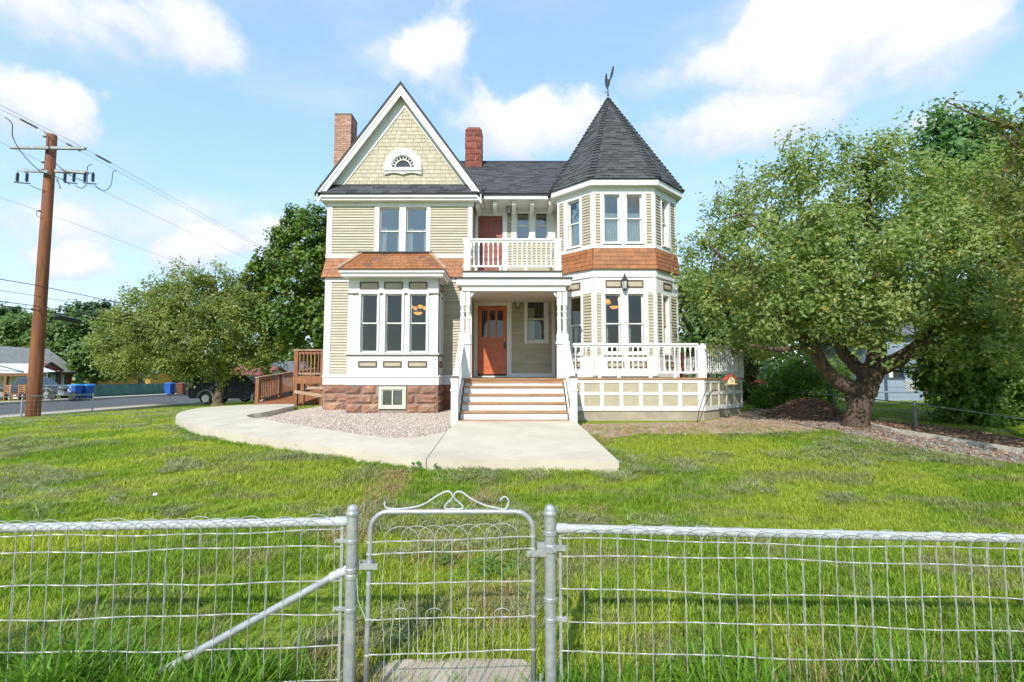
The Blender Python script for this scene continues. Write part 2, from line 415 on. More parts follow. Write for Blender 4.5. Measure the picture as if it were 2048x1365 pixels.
DIRT = pm('dry_dirt', (.36, .25, .16), (.27, .185, .115), 3.5, .95, .6, 24, c3=(.42, .33, .19), s3=1.6)
dirt_poly = P2([(1152, 849), (1300, 846), (1405, 845), (1482, 828), (1500, 821), (1560, 842), (1655, 863), (1560, 868), (1400, 872), (1290, 868), (1215, 878), (1172, 866)], .01)
struct(sheet(dirt_poly, .012), 'dirt', DIRT)
GREYG = pm('grey_path_gravel', (.25, .225, .20), (.18, .155, .135), 26, .95, .9, 40, c3=(.20, .14, .10), s3=3)
low = P2([(1495, 823), (1560, 843), (1640, 858), (1740, 880), (1860, 905), (1960, 920), (2048, 931)], .01)
hi_ = P2([(2048, 909), (1900, 884), (1790, 866), (1710, 848), (1610, 831), (1512, 815)], .01)
drive_poly = low + [(low[-1][0] + 5, low[-1][1] - 2.3), (hi_[0][0] + 5, hi_[0][1] - 2.3)] + hi_
struct(sheet(drive_poly, .02), 'gravel_path', GREYG)
MULCH = pm('bark_mulch', (.20, .11, .065), (.12, .062, .038), 22, .95, 1., 30, c3=(.24, .13, .07), s3=9)
top_ = P2([(1525, 812), (1640, 822), (1745, 842), (1830, 850), (1930, 862), (2048, 880)], .01)
mulch_poly = list(reversed(hi_)) + [(hi_[0][0] + 5, hi_[0][1] - 2.3), (top_[-1][0] + 5, top_[-1][1] - 2.3)] + list(reversed(top_))
struct(sheet(mulch_poly, .035), 'mulch_bed', MULCH)
# stone edging along the gravel path
EDGE = pm('edging_concrete', (.46, .42, .36), (.34, .30, .26), 5, .9, .6, 20)
ed = hi_[::-1]; ed = ed[2:] + [(hi_[0][0] + 4, hi_[0][1] - 1.9)]; L_ = []
for a, b in zip(ed, ed[1:]):
    n = max(1, int(math.hypot(b[0] - a[0], b[1] - a[1]) / .8))
    L_ += [((a[0] + (b[0] - a[0]) * t / n, a[1] + (b[1] - a[1]) * t / n), (a[0] + (b[0] - a[0]) * (t + 1) / n, a[1] + (b[1] - a[1]) * (t + 1) / n)) for t in range(n)]
edging = thing('path_edging', 'low pale concrete edging between the gravel path and the mulch', 'edging', (L_[0][0][0], L_[0][0][1], g1(*L_[0][0])))
for a, b in L_:
    a_, b_ = Vector((*a, g1(*a) + .05 + rng.uniform(-.01, .012))), Vector((*b, g1(*b) + .05 + rng.uniform(-.01, .012))); d = (b_ - a_).normalized() * .012
    MB().beam(a_ + d, b_ - d, .11 + rng.uniform(-.02, .02), .10).build('edging_stone', EDGE, edging)
# street on the left
TARMAC = pm('tarmac', (.085, .085, .09), (.065, .065, .07), 1.5, .9, .4, 90, c3=(.11, .108, .105), s3=.4)
struct(sheet([(-32, -40), (-21.6, -40), (-21.6, 160), (-32, 160)], .012, 4.), 'road', TARMAC)
struct(MB().box(-21.6, -21.42, -40, 160, -1.85, -1.58), 'kerb', CONCOLD); struct(MB().box(-32.2, -32.0, -40, 160, -1.85, -1.58), 'kerb', CONCOLD)
PAVE = pm('pavement_concrete', (.50, .45, .38), (.42, .38, .32), 1.2, .9, .2, 40)
struct(MB().box(-21.41, -20.3, -40, 160, -1.95, -1.60), 'pavement', PAVE); struct(MB().box(-33.8, -32.21, -40, 160, -1.9, -1.60), 'pavement', PAVE)
# bare earth round the pole foot
q0 = pick(60, 832, .0)
# ================================================================== THE HOUSE
house = thing('house', 'two storey cream house with white trim, orange shingle bands and pointed corner tower', 'house', (-1., 14.5, -.97))
Mf = Frame((-5.43, 14.5), (-1.17, 14.5)); Lf = Frame((-5.43, 22), (-5.43, 14.5)); MR = Frame((-1.17, 14.5), (-1.17, 15.4))
Bf = Frame((-4.47, 13.55), (-2.01, 13.55)); BR = Frame((-2.01, 13.55), (-2.01, 14.5)); BL = Frame((-4.47, 14.5), (-4.47, 13.55))
Rf = Frame((-1.17, 15.4), (1.34, 15.4)); TB = Frame((1.34, 15.4), (1.34, 14.22))
TL = Frame((1.34, 14.22), (2.21, 13.35)); TF = Frame((2.21, 13.35), (3.86, 13.35)); TR = Frame((3.86, 13.35), (4.73, 14.22))
RS = Frame((4.73, 14.22), (4.73, 22)); BK = Frame((4.73, 22), (-5.43, 22))

def wall_open(mb, fr, s0, s1, z0, z1, holes, o0=-.14, o1=0.):
    xs = sorted({s0, s1, *[min(max(h[0], s0), s1) for h in holes], *[min(max(h[1], s0), s1) for h in holes]})
    for a, b in zip(xs, xs[1:]):
        if b - a < 1e-4: continue
        m = (a + b) / 2; hs = sorted([(h[2], h[3]) for h in holes if h[0] < m < h[1]]); z = z0
        for (c, d) in hs:
            if c > z + 1e-4: mb.fb(fr, a, b, z, min(c, z1), o0, o1)
            z = max(z, d)
        if z < z1 - 1e-4: mb.fb(fr, a, b, z, z1, o0, o1)
    return mb
def ring(mb, fr, s0, s1, z0, z1, t, o0, o1, tb=None):
    tb = tb or t
    mb.fb(fr, s0, s0 + t, z0, z1, o0, o1); mb.fb(fr, s1 - t, s1, z0, z1, o0, o1)
    mb.fb(fr, s0 + t, s1 - t, z0, z0 + tb, o0, o1); mb.fb(fr, s0 + t, s1 - t, z1 - t, z1, o0, o1); return mb
def window(fr, gs, zm, gm, label=None, sill=True):
    """double hung window; gs = glass bounds s0,s1,z0,z1; returns its opening in the wall"""
    s0, s1, z0, z1 = gs; t = .035
    a, b, c, d = s0 - t, s1 + t, z0 - .05, z1 + t
    mb = MB(); ring(mb, fr, a - .03, b + .03, c - .02, d + .03, .03, -.15, .042, .02)
    w = mb.build('window', WHITE, house)
    if label: w['label'] = label
    for k, (lo, hi, o) in enumerate(((c, zm + .015, -.085), (zm - .015, d, -.05))):
        mb = MB(); ring(mb, fr, a + .001, b - .001, lo + .001, hi - .001, t, o - .03, o, .05 if k == 0 else .03); mb.build('sash', WHITEWORN, w)
        MB().fb(fr, a + t * .8, b - t * .8, lo + .03, hi - .028, o - .018, o - .013).build('pane', gm, w)
    if sill: MB().fb(fr, a - .05, b + .05, c - .052, c - .021, .03, .085).build('sill', WHITE, w)
    return (a - .03, b + .03, c - .02, d + .03)
def trim(name, fr, s0, s1, z0, z1, o1, mat=WHITE, o0=0., parent=None):
    return MB().fb(fr, s0, s1, z0, z1, o0, o1).build(name, mat, parent or house)

EXPO = .0795; board_count = [0]; spare = MB()
def siding(fr, s0, s1, z0, z1, o=0.):
    n = max(1, round((z1 - z0) / EXPO)); e = (z1 - z0) / n
    def wedge(mb, z):
        mb.hexa([fr.p(s0, z, o + .03), fr.p(s1, z, o + .03), fr.p(s1, z, o), fr.p(s0, z, o), fr.p(s0, z + e * .995, o + .003), fr.p(s1, z + e * .995, o + .003), fr.p(s1, z + e * .995, o), fr.p(s0, z + e * .995, o)])
    if board_count[0] + n <= 300:
        mb = MB(); wedge(mb, z0); first = mb.build('clapboard', CREAM, house)
        for k in range(1, n):
            q = bpy.data.objects.new('clapboard', first.data); col.objects.link(q); q.parent = house; q.location = (0, 0, k * e)
        board_count[0] += n
    else:
        for k in range(n): wedge(spare, z0 + k * e)

SHM = {}
def shingle_mesh(w, h, t, mat):
    key = (round(w, 2), round(h, 3), t, mat.name)
    if key not in SHM:
        me = bpy.data.meshes.new('shingle'); g = .004; hh = h * 1.22
        v = [(g, -t, 0), (w - g, -t, 0), (w - g, 0, 0), (g, 0, 0), (g, -.004, hh), (w - g, -.004, hh), (w - g, 0, hh), (g, 0, hh)]
        me.from_pydata(v, [], [(3, 2, 1, 0), (4, 5, 6, 7), (0, 1, 5, 4), (1, 2, 6, 5), (2, 3, 7, 6), (3, 0, 4, 7)]); me.materials.append(mat); SHM[key] = me
    return SHM[key]
def shingles(name, parent, P0, d, up, width, rows, h, wr, mat, clip=None, t=.016, odd=None):
    """rows of single shingles on a plane: P0 lower left corner, d along, up upwards in the plane"""
    d = Vector(d).normalized(); up = Vector(up).normalized(); n = d.cross(up)      # outward
    M3 = Matrix((d, -n, up)).transposed().to_4x4(); b = root_of(parent)['_b']; P0 = Vector(P0)
    for r in range(rows):
        lo, hi = (0, width) if clip is None else clip((r + .3) * h)
        if hi - lo < .04: continue
        s = lo - rng.random() * .1
        while s < hi:
            w = round(rng.uniform(*wr), 2); a = max(s, lo); e = min(s + w, hi)
            if hi - e < .05: e = hi
            if e - a > .03:
                mt = odd[0] if odd and rng.random() < odd[1] else mat
                o = bpy.data.objects.new(name, shingle_mesh(e - a, h, t, mt)); col.objects.link(o); o.parent = parent
                p = P0 + d * a + up * (r * h + rng.uniform(-.004, .004)) + n * rng.uniform(0, .004)
                T = M3.copy(); T.translation = (p.x - b[0], p.y - b[1], p.z + H - b[2]); o.matrix_local = T
            s = e if e > s else s + w
def tabs(mb, A, B, C, D, course, tw, t=.012, lift=.004):
    """courses of asphalt tabs on the plane A-B (eave) to D-C (top)"""
    A, B, C, D = map(Vector, (A, B, C, D)); n = (B - A).cross(D - A).normalized()
    L = ((D + C) / 2 - (A + B) / 2).length; rows = max(1, int(round(L / course)))
    for r in range(rows):
        f0, f1 = r / rows, min(1., (r + 1.25) / rows)
        a0, b0 = A.lerp(D, f0), B.lerp(C, f0); a1, b1 = A.lerp(D, f1), B.lerp(C, f1); w = (b0 - a0).length
        if w < .05: continue
        s = -rng.random() * tw
        while s < w:
            ww = tw * rng.choice((.6, .8, 1., 1.3)); p, q = max(0, s) / w, min(w, s + ww) / w
            if q - p > 1e-3:
                tt = t * rng.choice((.6, 1., 1.5)); e = .003 / w
                v = [a0.lerp(b0, p + e), a0.lerp(b0, q - e), a1.lerp(b1, q - e), a1.lerp(b1, p + e)]
                lo = [v[0] + n * lift, v[1] + n * lift, v[2] + n * lift, v[3] + n * lift]; hi = [v[0] + n * (lift + tt), v[1] + n * (lift + tt), v[2] + n * (lift + .002), v[3] + n * (lift + .002)]
                mb.hexa(lo + hi)
            s += ww

# ---- pixel layout of the windows (glass bounds)
def gl(fr, x0, y0, x1, y1): return fr.rect(x0, y0, x1, y1)
up1, up2 = gl(Mf, 761, 418, 797, 511), gl(Mf, 814, 418, 851.4, 511); up_m = Mf.at(800, 462)[1]
bayw = [gl(Bf, 724, 591, 752.3, 702), gl(Bf, 773, 591, 802, 702), gl(Bf, 822, 591, 851, 702)]; bay_m = Bf.at(790, 646.5)[1]
ru1, ru2 = gl(Rf, 1035, 425.7, 1056.6, 476), gl(Rf, 1072.4, 425.7, 1093.3, 476); ru_m = Rf.at(1060, 451)[1]
pw = gl(Rf, 1056, 599, 1088, 678.5); pw_m = Rf.at(1070, 638)[1]
tu1, tu2 = gl(TF, 1210.5, 392.5, 1236.2, 482), gl(TF, 1255.5, 392.5, 1281, 482); tu_m = TF.at(1250, 436.5)[1]
tl1, tl2 = gl(TF, 1213, 591, 1238.5, 703), gl(TF, 1258.4, 591, 1284.4, 703); tl_m = TF.at(1250, 647.5)[1]
def side(fr, x0, x1, ref, y): return (fr.at(x0, y)[0], fr.at(x1, y)[0], ref[2], ref[3])
tlu = side(TL, 1138.5, 1158.5, tu1, 440); tru = side(TR, 1323, 1333.3, tu1, 440)
tll = side(TL, 1140, 1161.5, tl1, 650); trl = side(TR, 1326, 1335.6, tl1, 650)
hole = {}
for key, fr, gs, zm, gm in (('up1', Mf, up1, up_m, GLASSUP), ('up2', Mf, up2, up_m, GLASSUP), ('b0', Bf, bayw[0], bay_m, GLASS), ('b1', Bf, bayw[1], bay_m, GLASS), ('b2', Bf, bayw[2], bay_m, GLASS),
                            ('ru1', Rf, ru1, ru_m, GLASSUP), ('ru2', Rf, ru2, ru_m, GLASSUP), ('pw', Rf, pw, pw_m, GLASS), ('tu1', TF, tu1, tu_m, GLASSUP), ('tu2', TF, tu2, tu_m, GLASSUP),
                            ('tl1', TF, tl1, tl_m, GLASS), ('tl2', TF, tl2, tl_m, GLASS), ('tlu', TL, tlu, tu_m, GLASSUP), ('tru', TR, tru, tu_m, GLASSUP), ('tll', TL, tll, tl_m, GLASS), ('trl', TR, trl, tl_m, GLASS)):
    hole[key] = window(fr, gs, zm, gm, sill=key not in ('b0', 'b1', 'b2', 'up1', 'up2'))
bsw = (.28, .70, bayw[0][2], bayw[0][3]); hole['bs'] = window(BR, bsw, bay_m, GLASS, sill=False)
# ---- levels
ZB, ZW, ZF1, ZS0, ZS1, ZBELT, ZTOP = -.21, .055, 2.78, 2.91, 3.49, 3.58, 5.045
door = Rf.rect(956, 612.7, 1013, 749); updoor = Rf.rect(957, 433, 1004.4, 540); updoor = (updoor[0], updoor[1], 2.78, updoor[3])
dh = (door[0] - .01, door[1] + .01, 0.0, door[3] + .01); uh = (updoor[0] - .01, updoor[1] + .01, 2.76, updoor[3] + .01)
# ---- walls
def wall(name, fr, z0, z1, holes, s0=0., s1=None, mat=CREAMW):
    return wall_open(MB(), fr, s0, fr.len if s1 is None else s1, z0, z1, holes).build(name, mat, house)
bs0, bs1 = Mf.at(692, 640)[0] + .1, Mf.at(876, 640)[0] - .1
wall('wall', Mf, -.95, 5.4, [hole['up1'], hole['up2'], (-4.47 + 5.43 + .14, -2.01 + 5.43 - .14, .25, 2.6)])
wall('wall', Lf, -.95, 5.4, [], 0, Lf.len - .001); wall('wall', MR, -.3, 5.4, [], .001, MR.len - .001); wall('wall', BK, -.95, 5.4, [], .01, BK.len - .01)
wall('bay_wall', Bf, -.95, 2.86, [hole['b0'], hole['b1'], hole['b2']], mat=WHITE)
wall('bay_wall', BR, -.95, 2.86, [hole['bs']], .002, mat=WHITE); wall('bay_wall', BL, -.95, 2.86, [], 0, BL.len - .002, mat=WHITE)
wall('wall', Rf, -.3, 5.4, [hole['ru1'], hole['ru2'], hole['pw'], dh, uh], .001, Rf.len - .001); wall('wall', TB, -.3, 5.4, [], .001, TB.len - .001)
for fr, hs in ((TL, ('tlu', 'tll')), (TF, ('tu1', 'tu2', 'tl1', 'tl2')), (TR, ('tru', 'trl'))): wall('tower_wall', fr, -.6, 5.22, [hole[k] for k in hs])
wall('wall', RS, -.6, 5.4, [], .001)
# rooms behind the glass
for z in (-.12, 2.72, 5.2):
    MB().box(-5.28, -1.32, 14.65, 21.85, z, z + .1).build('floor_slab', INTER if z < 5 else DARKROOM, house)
    MB().box(-1.3, 4.58, 15.56, 21.85, z, z + .1).build('floor_slab', INTER, house)
MB().box(-4.32, -2.16, 13.7, 14.49, -.02 - .1, -.02).build('floor_slab', INTER, house); MB().box(-4.32, -2.16, 13.7, 14.64, 2.74, 2.84).build('floor_slab', INTER, house)
for z in (-.12, 2.72, 5.1):
    MB().prism([(1.5, 14.3, z), (2.27, 13.5, z), (3.8, 13.5, z), (4.57, 14.3, z), (4.57, 15.55, z), (1.5, 15.55, z)], (0, 0, .1)).build('floor_slab', INTER, house)
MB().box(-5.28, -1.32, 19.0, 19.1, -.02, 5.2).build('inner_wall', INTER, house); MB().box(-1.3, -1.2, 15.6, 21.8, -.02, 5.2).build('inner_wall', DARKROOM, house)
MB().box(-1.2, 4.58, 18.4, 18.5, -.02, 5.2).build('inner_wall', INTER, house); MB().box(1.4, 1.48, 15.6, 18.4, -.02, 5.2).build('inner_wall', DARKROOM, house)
# ---- foundation of red sandstone blocks
MB().fb(Mf, .03, Mf.len, -1.05, ZB, 0.0, .012).build('foundation', MORTARD, house)
fnd = MB().fb(Bf, .0, Bf.len, -1.06, ZB, 0., .012).build('foundation', MORTARD, house)
fsd = MB().fb(BR, .0, BR.len, -1.06, ZB, 0., .012).build('foundation', MORTARD, house); fsl = MB().fb(Lf, 0, Lf.len, -1.2, ZB, 0, .012).build('foundation', MORTARD, house)
bw = Bf.rect(758.5, 773.5, 812.4, 818)
def stone(fr, s0, s1, z0, z1, parent, bulge=1.):
    """rough faced block: a pitched face pushed out unevenly"""
    g = .009; s0 += g; s1 -= g; z0 += g; z1 -= g; nx, nz = max(3, int((s1 - s0) / .07)), 4; v = []; f = []
    fx, fz = rng.uniform(.3, .7), rng.uniform(.3, .7); lean = rng.uniform(-.02, .02)
    for j in range(nz + 1):
        for i in range(nx + 1):
            u, w = i / nx, j / nz; edge = min(u, 1 - u) * (s1 - s0), min(w, 1 - w) * (z1 - z0)
            rim = min(1, min(edge) / .045)
            o = .014 + bulge * rim * (.03 + .026 * rng.random() + lean * (u - .5) + .018 * math.sin(u * 5 + fx * 9) * math.cos(w * 4 + fz * 7))
            v.append(fr.p(s0 + (s1 - s0) * u, z0 + (z1 - z0) * w, o))
    for j in range(nz):
        for i in range(nx):
            a = j * (nx + 1) + i; f.append((a, a + 1, a + nx + 2)); f.append((a, a + nx + 2, a + nx + 1))
    mb = MB().add(v, f); e = [fr.p(s0, z0, 0), fr.p(s1, z0, 0), fr.p(s1, z1, 0), fr.p(s0, z1, 0)]; k = len(v)
    c = [0, nx, (nx + 1) * (nz + 1) - 1, (nx + 1) * nz]
    mb.v += e; mb.f += [(c[0], k, k + 1, c[1]), (c[1], k + 1, k + 2, c[2]), (c[2], k + 2, k + 3, c[3]), (c[3], k + 3, k, c[0])]
    mb.build('stone', STONE, parent, fix=False)
def course(fr, s0, s1, rows, parent, hole=None, wr=(.35, .8)):
    for (z0, z1) in rows:
        cuts = [s0]
        while cuts[-1] < s1 - .5: cuts.append(cuts[-1] + rng.uniform(*wr))
        if s1 - cuts[-1] > .12: cuts.append(s1)
        else: cuts[-1] = s1
        for a, b in zip(cuts, cuts[1:]):
            if hole and z1 > hole[2] + .02 and z0 < hole[3] and b > hole[0] and a < hole[1]:
                if hole[0] - a > .08: stone(fr, a, hole[0], z0, z1, parent)
                if b - hole[1] > .08: stone(fr, hole[1], b, z0, z1, parent)
            else: stone(fr, a, b, z0, z1, parent)
rows3 = [(-.47, ZB - .005), (-.72, -.47), (-.99, -.72)]
bhole = (bw[0] - .01, bw[1] + .01, bw[2], bw[3])
course(Bf, 0, Bf.len, rows3, fnd, bhole); course(Mf, 0, .96, rows3, fnd); course(Mf, 3.42, Mf.len, rows3, fnd, wr=(.3, .5)); course(BR, 0, BR.len, rows3, fsd); course(Lf, Lf.len - 2.4, Lf.len, rows3, fsl)
# basement window
mb = MB(); ring(mb, Bf, bw[0], bw[1], bw[2], bw[3], .07, .0, .06); ring(mb, Bf, bw[0] + .07, bw[1] - .07, bw[2] + .07, bw[3] - .07, .03, .0, .04)
mid = (bw[0] + bw[1]) / 2; mb.fb(Bf, mid - .015, mid + .015, bw[2] + .1, bw[3] - .1, .0, .04)
bwin = mb.build('basement_window', pm('pale_green_paint', (.58, .60, .48), (.50, .52, .42), 6, .6), house)
for a, b in ((bw[0] + .1, mid - .015), (mid + .015, bw[1] - .1)): MB().fb(Bf, a, b, bw[2] + .1, bw[3] - .1, .014, .02).build('pane', pm('dusty_dark_glass', (.10, .11, .10), (.07, .075, .07), 3, .15) if a < mid - .2 else MATS['dusty_dark_glass'], bwin)
# ---- water table
for fr, a, b in ((Mf, -.03, .965), (Bf, -.035, Bf.len + .035), (BR, .0, BR.len - .05), (Mf, 3.42, Mf.len), (Lf, 0, Lf.len - .002)):
    trim('water_table', fr, a, b, ZB, .0, .045); trim('drip_moulding', fr, a - .01, b + .01, .0, ZW, .07)
# ---- main front: corner boards, friezes, belts
for a, b, z0, z1 in ((0, .155, ZW, ZF1), (Mf.len - .13, Mf.len, ZW, ZF1), (0, .125, ZBELT, ZTOP), (Mf.len - .13, Mf.len, ZBELT, ZTOP)): trim('corner_board', Mf, a, b, z0, z1, .035)
for z0, z1 in ((ZW, ZF1), (ZBELT, ZTOP)): trim('corner_board', Lf, Lf.len - .12, Lf.len + .035, z0, z1, .035); siding(Lf, Lf.len - 1.2, Lf.len - .12, z0, z1) if False else None
trim('frieze_board', Mf, -.035, Mf.len + .03, ZF1, ZS0, .05); trim('belt_board', Mf, -.03, Mf.len, ZS1, ZBELT, .05); trim('frieze_board', Mf, -.03, Mf.len + .04, ZTOP, 5.17, .045)
trim('frieze_board', Lf, Lf.len - 3, Lf.len + .03, ZF1, ZS0, .05); trim('belt_board', Lf, Lf.len - 3, Lf.len + .03, ZS1, ZBELT, .05)
c0, c1 = Mf.at(749.5, 460)[0], Mf.at(861, 460)[0]
wall_open(MB(), Mf, c0, c1, ZBELT, ZTOP, [hole['up1'], hole['up2']], 0, .038).build('window_casing', WHITE, house)
siding(Mf, .125, c0, ZBELT, ZTOP); siding(Mf, c1, Mf.len - .13, ZBELT, ZTOP)
siding(Mf, .155, .96, ZW, ZF1); siding(Mf, 3.42, Mf.len - .13, ZW, ZF1)
# ---- orange flared band
def band(fr, s0, s1, flare=.13, ext0=0., ext1=0.):
    P = [fr.p(s0 - ext0, ZS0, flare), fr.p(s1 + ext1, ZS0, flare), fr.p(s1 + ext1, ZS0, -.02), fr.p(s0 - ext0, ZS0, -.02), fr.p(s0, ZS1, .03), fr.p(s1, ZS1, .03), fr.p(s1, ZS1, -.02), fr.p(s0, ZS1, -.02)]
    bo = MB().hexa(P).build('shingle_band', OSHINGLE, house)
    a, up = Vector(fr.p(s0 - ext0, ZS0, flare + .002)), Vector(fr.p(s0, ZS1, .03)) - Vector(fr.p(s0, ZS0, flare))
    rows = 5; h = up.length / rows; w = s1 - s0 + ext0 + ext1
    shingles('shingle', bo, a, fr.d.to_3d(), up, w, rows, h, (.17, .27), OSHINGLE, lambda z: (ext0 * z / (rows * h), w - ext1 * z / (rows * h)))
band(Mf, 0, Mf.len, ext0=.1); band(Lf, Lf.len - 1.2, Lf.len, ext1=.1)
for fr in (TL, TF, TR): band(fr, 0, fr.len, .10, .04, .04)
# ---- upper bay window dressing
def panel(fr, r, frame=.03, o=.012):
    mb = MB(); ring(mb, fr, r[0], r[1], r[2], r[3], frame, 0, o + .018); p = mb.build('trim_panel', BROWN, house)
    MB().fb(fr, r[0] + frame, r[1] - frame, r[2] + frame, r[3] - frame, 0, o).build('panel_field', CREAMW, p)
for a, b in ((720, 757.3), (768.6, 805.7), (818, 854.7)): panel(Bf, Bf.rect(a, 564.4, b, 578.5))
for a, b in ((716.8, 754), (766.2, 803.4), (815.6, 854)): panel(Bf, Bf.rect(a, 722.5, b, 735))
zb = Bf.at(780, 588.5)[1]; zs = Bf.at(780, 710.8)[1]
panel(BR, (.28, .7, Bf.at(780, 578.5)[1], Bf.at(780, 564.4)[1])); panel(BR, (.3, .7, Bf.at(780, 735)[1], Bf.at(780, 722.5)[1]))
xs = [0] + [v for w in ('b0', 'b1', 'b2') for v in (hole[w][0] - .02, hole[w][1] + .02)] + [Bf.len]
for i in range(0, 8, 2): trim('bead_moulding', Bf, xs[i] - (.02 if i == 0 else 0), xs[i + 1] + (.02 if i == 6 else 0), zb - .025, zb + .025, .02, BROWN)
trim('bead_moulding', BR, .001, .95, zb - .025, zb + .025, .02, BROWN)
trim('bead_moulding', Bf, -.02, Bf.len + .02, zs - .016, zs + .012, .03, BROWN); trim('sill_board', Bf, -.04, Bf.len + .04, zs + .013, zs + .05, .05); trim('bead_moulding', BR, .001, .9, zs - .016, zs + .012, .02, BROWN)
for k in ('b0', 'b1', 'b2'): h_ = hole[k]; ring(MB(), Bf, h_[0] - .02, h_[1] + .02, h_[2] - .01, h_[3] + .02, .021, .0, .05, .012).build('window_casing', WHITE, house)
trim('corner_board', Bf, 0.0, .13, zs + .05, zb - .025, .016); trim('corner_board', Bf, Bf.len - .13, Bf.len, zs + .05, zb - .025, .016)
# bay cornice and hipped shingle roof
Yc = 13.16; zc0, zc1 = W(700, 552, Yc).z, W(700, 539.5, Yc).z
xl, xr = W(677, 545, Yc).x, W(888.6, 545, Yc).x
cor = MB().box(xl, xr, Yc, 14.45, zc1 - .075, zc1).build('bay_cornice', WHITE, house)
MB().box(xl + .05, xr - .05, Yc + .05, 14.45, zc0, zc1 - .0755).build('cornice_moulding', WHITE, cor)
tpl, tpr = W(723, 508, 14.46), W(861, 508, 14.46); tz = tpl.z; zr = zc1 + .003
rl, rr_, ry = xl - .03, xr + .03, Yc - .04
br = MB().add([(rl, ry, zr), (rr_, ry, zr), (rr_, 14.5, zr), (rl, 14.5, zr), (tpl.x, 14.46, tz), (tpr.x, 14.46, tz), (tpr.x, 14.5, tz), (tpl.x, 14.5, tz)], [(3, 2, 1, 0), (4, 5, 6, 7), (0, 1, 5, 4), (1, 2, 6, 5), (2, 3, 7, 6), (3, 0, 4, 7)]).build('bay_roof', OSHINGLE, house)
A0 = Vector((rl, ry, zr)); upv = Vector((0, 14.46 - ry, tz - zr)); hh = upv.length / 6
shingles('shingle', br, A0 + Vector((0, -.003, .004)), (1, 0, 0), upv, rr_ - rl, 6, hh, (.15, .24), OSHINGLE, lambda z: ((tpl.x - rl) * z / upv.length, rr_ - rl - (rr_ - tpr.x) * z / upv.length), odd=(ODARK, .12))
upr = Vector((tpr.x - rr_, 14.46 - ry - (14.5 - ry) * .0, 0))
MB().beam((rl - .01, ry, zr + .02), (tpl.x, 14.45, tz + .03), .11, .03).build('hip_cap', CEDARG, br); MB().beam((rr_ + .01, ry, zr + .02), (tpr.x, 14.45, tz + .03), .11, .03).build('hip_cap', CEDARG, br)
MB().box(tpl.x - .09, tpr.x + .06, 14.38, 14.5, tz + .02, tz + .055).build('flashing', BLACKM, br)
# ---- main cornice, pent roof and gable
YC = 14.22; z0c, z1c = 5.155, 5.33; xL, xR = -5.68, -.90
co = MB().box(xL + .03, xR - .03, YC, 14.44, z1c - .095, z1c).build('cornice', WHITE, house)
MB().box(xL + .08, xR - .08, YC + .05, 14.44, z0c + .01, z1c - .096).build('cornice_moulding', WHITE, co)
MB().box(-5.68, -5.44, 14.44, 21.9, z1c - .12, z1c).build('cornice_return', WHITE, co)
zp = 5.735
pr = MB().prism([(xL - .02, YC - .04, z1c), (xL - .02, 14.5, zp), (xL - .02, 14.5, z1c)], (xR - xL + .04, 0, 0)).build('pent_roof', ROOFBASE, house)
mb = MB(); tabs(mb, (xL - .02, YC - .05, z1c), (xR + .02, YC - .05, z1c), (xR + .02, 14.5, zp), (xL - .02, 14.5, zp), .13, .3, .014); mb.build('asphalt_tabs', ASPHALT, pr, kind='stuff')
gx, gzp = -3.295, 8.635; hs = 2.40; ez = 5.345; sl = (gzp - ez) / hs
gw = MB().prism([(gx - 2.15, 14.5, 5.4), (gx + 2.15, 14.5, 5.4), (gx, 14.5, gzp - .15)], (0, .14, 0)).build('gable_wall', CREAMW, house)
ia, iL, iR = W(806, 217, 14.48), W(690, 369, 14.48), W(925, 369, 14.48); gh = .1185; gwid = iR.x - iL.x + .5; zg0 = 5.70
ax = (iL.x + iR.x) / 2
shingles('shingle', gw, (iL.x - .25, 14.498, zg0), (1, 0, 0), (0, 0, 1), gwid, 20, gh, (.13, .25), YSHINGLE, lambda z: ((gwid / 2) * z / 2.62, gwid - (gwid / 2) * z / 2.62))
def rake(sgn, w0, w1, y0, y1, name, mat, parent):
    """board that follows the gable slope, w0..w1 below the roof line (vertical measure)"""
    e = gx + sgn * hs
    mb = MB().prism([(gx, y0, gzp - w0), (e, y0, ez - w0), (e, y0, ez - w1), (gx, y0, gzp - w1)], (0, y1 - y0, 0)); return mb.build(name, mat, parent)
for sgn in (-1, 1):
    e = gx + sgn * (hs + .05); rz = ez - .05 * sl
    mb = MB().prism([(gx, YC - .03, gzp + .11), (e, YC - .03, rz + .09), (e, YC - .03, rz), (gx, YC - .03, gzp)], (0, 8, 0)); rf = mb.build('roof', ROOFBASE, house)
    rake(sgn, .0, .20, YC, YC + .05, 'rake_board', WHITE, house); rake(sgn, .02, .105, YC - .022, YC - .001, 'rake_moulding', WHITE, house)
    rake(sgn, .20, .30, YC + .012, YC + .05, 'rake_moulding', WHITE, house)
    rake(sgn, .02, .06, YC + .051, 14.49, 'rake_soffit', WHITE, house)
    tx = iL.x if sgn < 0 else iR.x
    # frieze board on the gable wall, its inner edge as seen in the photograph
    ox = gx + sgn * 2.30; oz = gzp - .07 - 2.30 * sl; bz = 5.62
    ob = gx + sgn * (gzp - .07 - bz) / sl
    ib = tx + (ax - tx) * (bz - iL.z) / (ia.z - iL.z)
    MB().prism([(gx, 14.46, gzp - .07), (ob, 14.46, bz), (ib, 14.46, bz), (ax, 14.46, ia.z + .02)], (0, .036, 0)).build('gable_frieze', WHITE, house)
